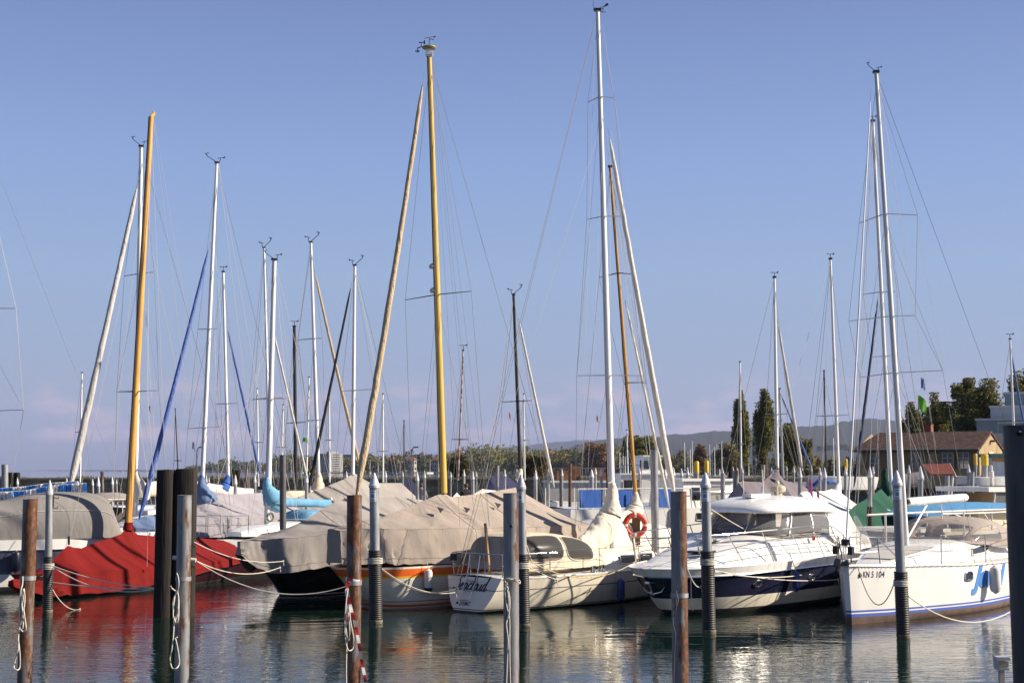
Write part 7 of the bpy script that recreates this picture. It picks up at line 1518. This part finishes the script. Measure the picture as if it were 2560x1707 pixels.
rope('dark rope from the tape side pile to the script lettered transom', sag(ln(P(0, 1424, D).z) + Vector((r * 1.4, -r * .4, 0)), P(1142, 1470, 31.2), .26), .014, ROPED)
rope('thin pale rope from the tape side pile to the script lettered transom', sag(ln(P(0, 1420, D).z) + Vector((r * 1.4, -r * .4, 0)), P(1140, 1480, 31.2), .20), .009)
ln, r, D = LN('c3')
rope('yellowish rope from the squeezed pile along the cream sloop deck', sag(ln(P(0, 1400, D).z) + Vector((r * 1.4, -r * .4, 0)), P(1590, 1402, 33.5), .38), .010, mat('yellow_rope', (.50, .40, .18), rough=.9))
rope('rope with a black snubber from the squeezed pile to the cream sloop deck', sag(ln(P(0, 1415, D).z) + Vector((r * 1.4, -r * .4, 0)), P(1392, 1448, 30.8), .03), .011)
b = MB(); a0, a1 = P(1338, 1424, 30.2), P(1388, 1446, 30.7); b.tube([a0.lerp(a1, i / 8) for i in range(9)], [.015, .03, .05, .042, .032, .034, .05, .03, .012], 10); tag(b.build('rope_snubber', BLACKP, origin=a0), 'black rubber snubber threaded on a rope over the cream sloop side deck', 'snubber')
ln, r, D = LN('c4')
rope('rope from the motor yacht foredeck pile along its navy topsides', sag(ln(P(0, 1425, D).z) + Vector((r * 1.4, -r * .2, 0)), P(2095, 1448, 34.0), .10), .011)
rope('second twisted rope from the foredeck pile to the motor yacht midships', sag(ln(P(0, 1428, D).z) + Vector((r * 1.4, -r * .2, 0)), P(2020, 1434, 33.5), .10), .012)
rope('slack pale rope hanging from the rusted pile to the foredeck pile', sag(P(1718, 1420, 27.5), ln(P(0, 1467, D).z) - Vector((r * 1.4, 0, 0)), .12), .012)
rope('pale rope end hanging straight down beside the rusted pile', [P(1727, 1440, 28), P(1728, 1480, 28), P(1729, 1512, 28)], .010)
rope('thin rope from the foredeck pile up to the motor yacht windscreen', sag(ln(P(0, 1272, D).z) + Vector((r, 0, 0)), P(1873, 1328, 34.2), .02), .010)
ln, r, D = LN('c5')
rope('grey slack rope looped from the white yacht bow to its sleeved pile', sag(JW.hp(JW.kat(2141, .98), 1.0, 1, .02), ln(P(0, 1455, D).z) - Vector((r * 1.4, 0, 0)), .62), .011, mat('grey_rope', (.22, .21, .19), rough=.9))
rope('pale slack rope from the sleeved pile along the brown waterline of the white yacht', sag(ln(P(0, 1490, D).z) + Vector((r * 1.4, -r * .2, 0)), P(2545, 1516, 31.0), .42), .013)
# coils hanging on the foreground piles
def coil(label, pts_list, D, r=.009, m=None):
    c = P(*pts_list[0][0], D); t = thing('rope_coil', label, 'rope', c, 'rope coils on the foreground piles')
    for pts in pts_list:
        q = cr([tuple(P(x, y, D - .12 - .03 * (i % 3))) for i, (x, y) in enumerate(pts)], 5); tubeobj('strand', q, r, m or ROPE, t, 6)
    return t
coil('grey rope coil hanging on the leftmost rusty foreground pile', [[(57, 1440), (56, 1460), (52, 1475), (50, 1500), (49, 1540), (52, 1572), (60, 1577), (65, 1568), (60, 1530), (57, 1490), (58, 1472)], [(60, 1470), (62, 1500), (56, 1540), (50, 1565), (52, 1575), (58, 1560), (54, 1500), (52, 1474)], [(50, 1560), (46, 1590), (46, 1620), (38, 1650), (35, 1668), (42, 1674), (49, 1668), (50, 1640), (46, 1600)]], D1)
coil('grey rope coil with a long loop on the pale foreground pile', [[(442, 1432), (446, 1445), (447, 1462), (444, 1478), (436, 1490), (432, 1510), (434, 1545), (440, 1556), (446, 1545), (447, 1500), (444, 1478)], [(440, 1480), (435, 1505), (433, 1540), (438, 1550), (444, 1530), (446, 1490), (440, 1478), (430, 1470), (427, 1464)], [(444, 1482), (447, 1515), (445, 1550), (440, 1558), (436, 1540)], [(435, 1540), (434, 1580), (430, 1620), (425, 1645), (430, 1668), (440, 1670), (448, 1658), (446, 1630), (440, 1600), (438, 1594), (443, 1592)]], D1)
coil('grey rope bundle hanging on the grey foreground pile', [[(1262, 1452), (1266, 1462), (1272, 1500), (1270, 1540), (1266, 1560), (1270, 1600), (1268, 1650), (1266, 1710)], [(1264, 1452), (1262, 1480), (1268, 1520), (1274, 1550), (1274, 1620), (1276, 1710)], [(1258, 1450), (1266, 1447), (1280, 1448), (1298, 1450), (1299, 1458), (1290, 1452), (1270, 1449)], [(1259, 1448), (1268, 1445), (1298, 1447)], [(1266, 1452), (1275, 1500), (1271, 1545)]], D1)
coil('dark rope with a shackle hanging on the heavily rusted foreground pile', [[(1690, 1476), (1692, 1490), (1690, 1510), (1684, 1530), (1683, 1560), (1688, 1585), (1686, 1640), (1684, 1710)], [(1692, 1486), (1696, 1498), (1690, 1520), (1686, 1540)]], D1, .008, ROPED)
coil('white rope coil under the tape on the rusty foreground pile', [[(872, 1452), (868, 1480), (864, 1520), (862, 1570), (866, 1610), (872, 1625), (882, 1620), (884, 1595), (876, 1550), (872, 1500)], [(870, 1470), (866, 1530), (866, 1580), (872, 1600), (874, 1570), (870, 1530)], [(868, 1600), (866, 1650), (866, 1710)]], D1)
# red and white barrier tape round the rusty pile
t, ln, r = NP['c']; zt = P(0, 1449, D1).z; tt = thing('barrier_tape', 'red and white barrier tape wound round the rusty foreground pile with two torn tails', 'tape', ln(zt)); b = MB()
def tape(pts, w_, b):
    q = [Vector(p) for p in cr([tuple(p) for p in pts], 6)]; acc = 0
    for i in range(len(q) - 1):
        d = q[i + 1] - q[i]; acc += d.length; mi = int(acc / .11) % 2; tw = .5 * math.sin(i * .5); sd_ = Vector((math.cos(tw) * .4, math.sin(tw), .0)).normalized() if abs(d.normalized().z) > .6 else Z
        sd_ = sd_ if sd_ is Z else Vector((math.cos(tw), math.sin(tw) * .6, 0)).normalized()
        b.add([q[i] - sd_ * w_, q[i] + sd_ * w_, q[i + 1] + sd_ * w_, q[i + 1] - sd_ * w_], [(0, 1, 2, 3)], mi)
tape([ln(zt + .02 * math.sin(a * 2)) + Vector((r * 1.06 * math.cos(a), r * 1.06 * math.sin(a), 0)) for a in [math.pi * 2 * i / 16 for i in range(17)]], .03, b)
tape([P(x, y, D1 - .14) for x, y in ((869, 1452), (868, 1475), (873, 1500), (880, 1530), (888, 1560), (896, 1600), (902, 1640), (910, 1680), (915, 1712))], .022, b)
tape([P(x, y, D1 - .15) for x, y in ((872, 1455), (866, 1480), (870, 1510), (866, 1545), (872, 1560))], .02, b)
b.build('tape', [mat('red_tape', (.45, .03, .03), rough=.4), mat('white_tape', (.7, .68, .66), rough=.4)], tt, smooth=False)
# white boat hook stub on the pale pile
b = MB(); b.tube([P(432, 1393, D1 + .05), P(490, 1400, D1 + .05)], .03, 10); tag(b.build('mooring_peg', WHITEF, origin=P(432, 1393, D1)), 'white peg pushed through the pale foreground pile', 'peg')
# ================================================================ haze between the wall and the hills
hz = bpy.data.meshes.new('haze'); bb = MB(); bb.box((0, 5900, 260), 17000, 12400, 522); o = bb.build('haze', [], None, smooth=False)
m = bpy.data.materials.new('haze_air'); m.use_nodes = True; n_ = m.node_tree; n_.nodes.clear(); pv = N(n_, 'ShaderNodeVolumePrincipled'); pv.inputs['Color'].default_value = (.55, .64, .96, 1); pv.inputs['Density'].default_value = .00005; pv.inputs['Anisotropy'].default_value = .1
out = N(n_, 'ShaderNodeOutputMaterial'); n_.links.new(pv.outputs[0], out.inputs['Volume']); o.data.materials.clear(); o.data.materials.append(m); tag(o, kind='stuff')
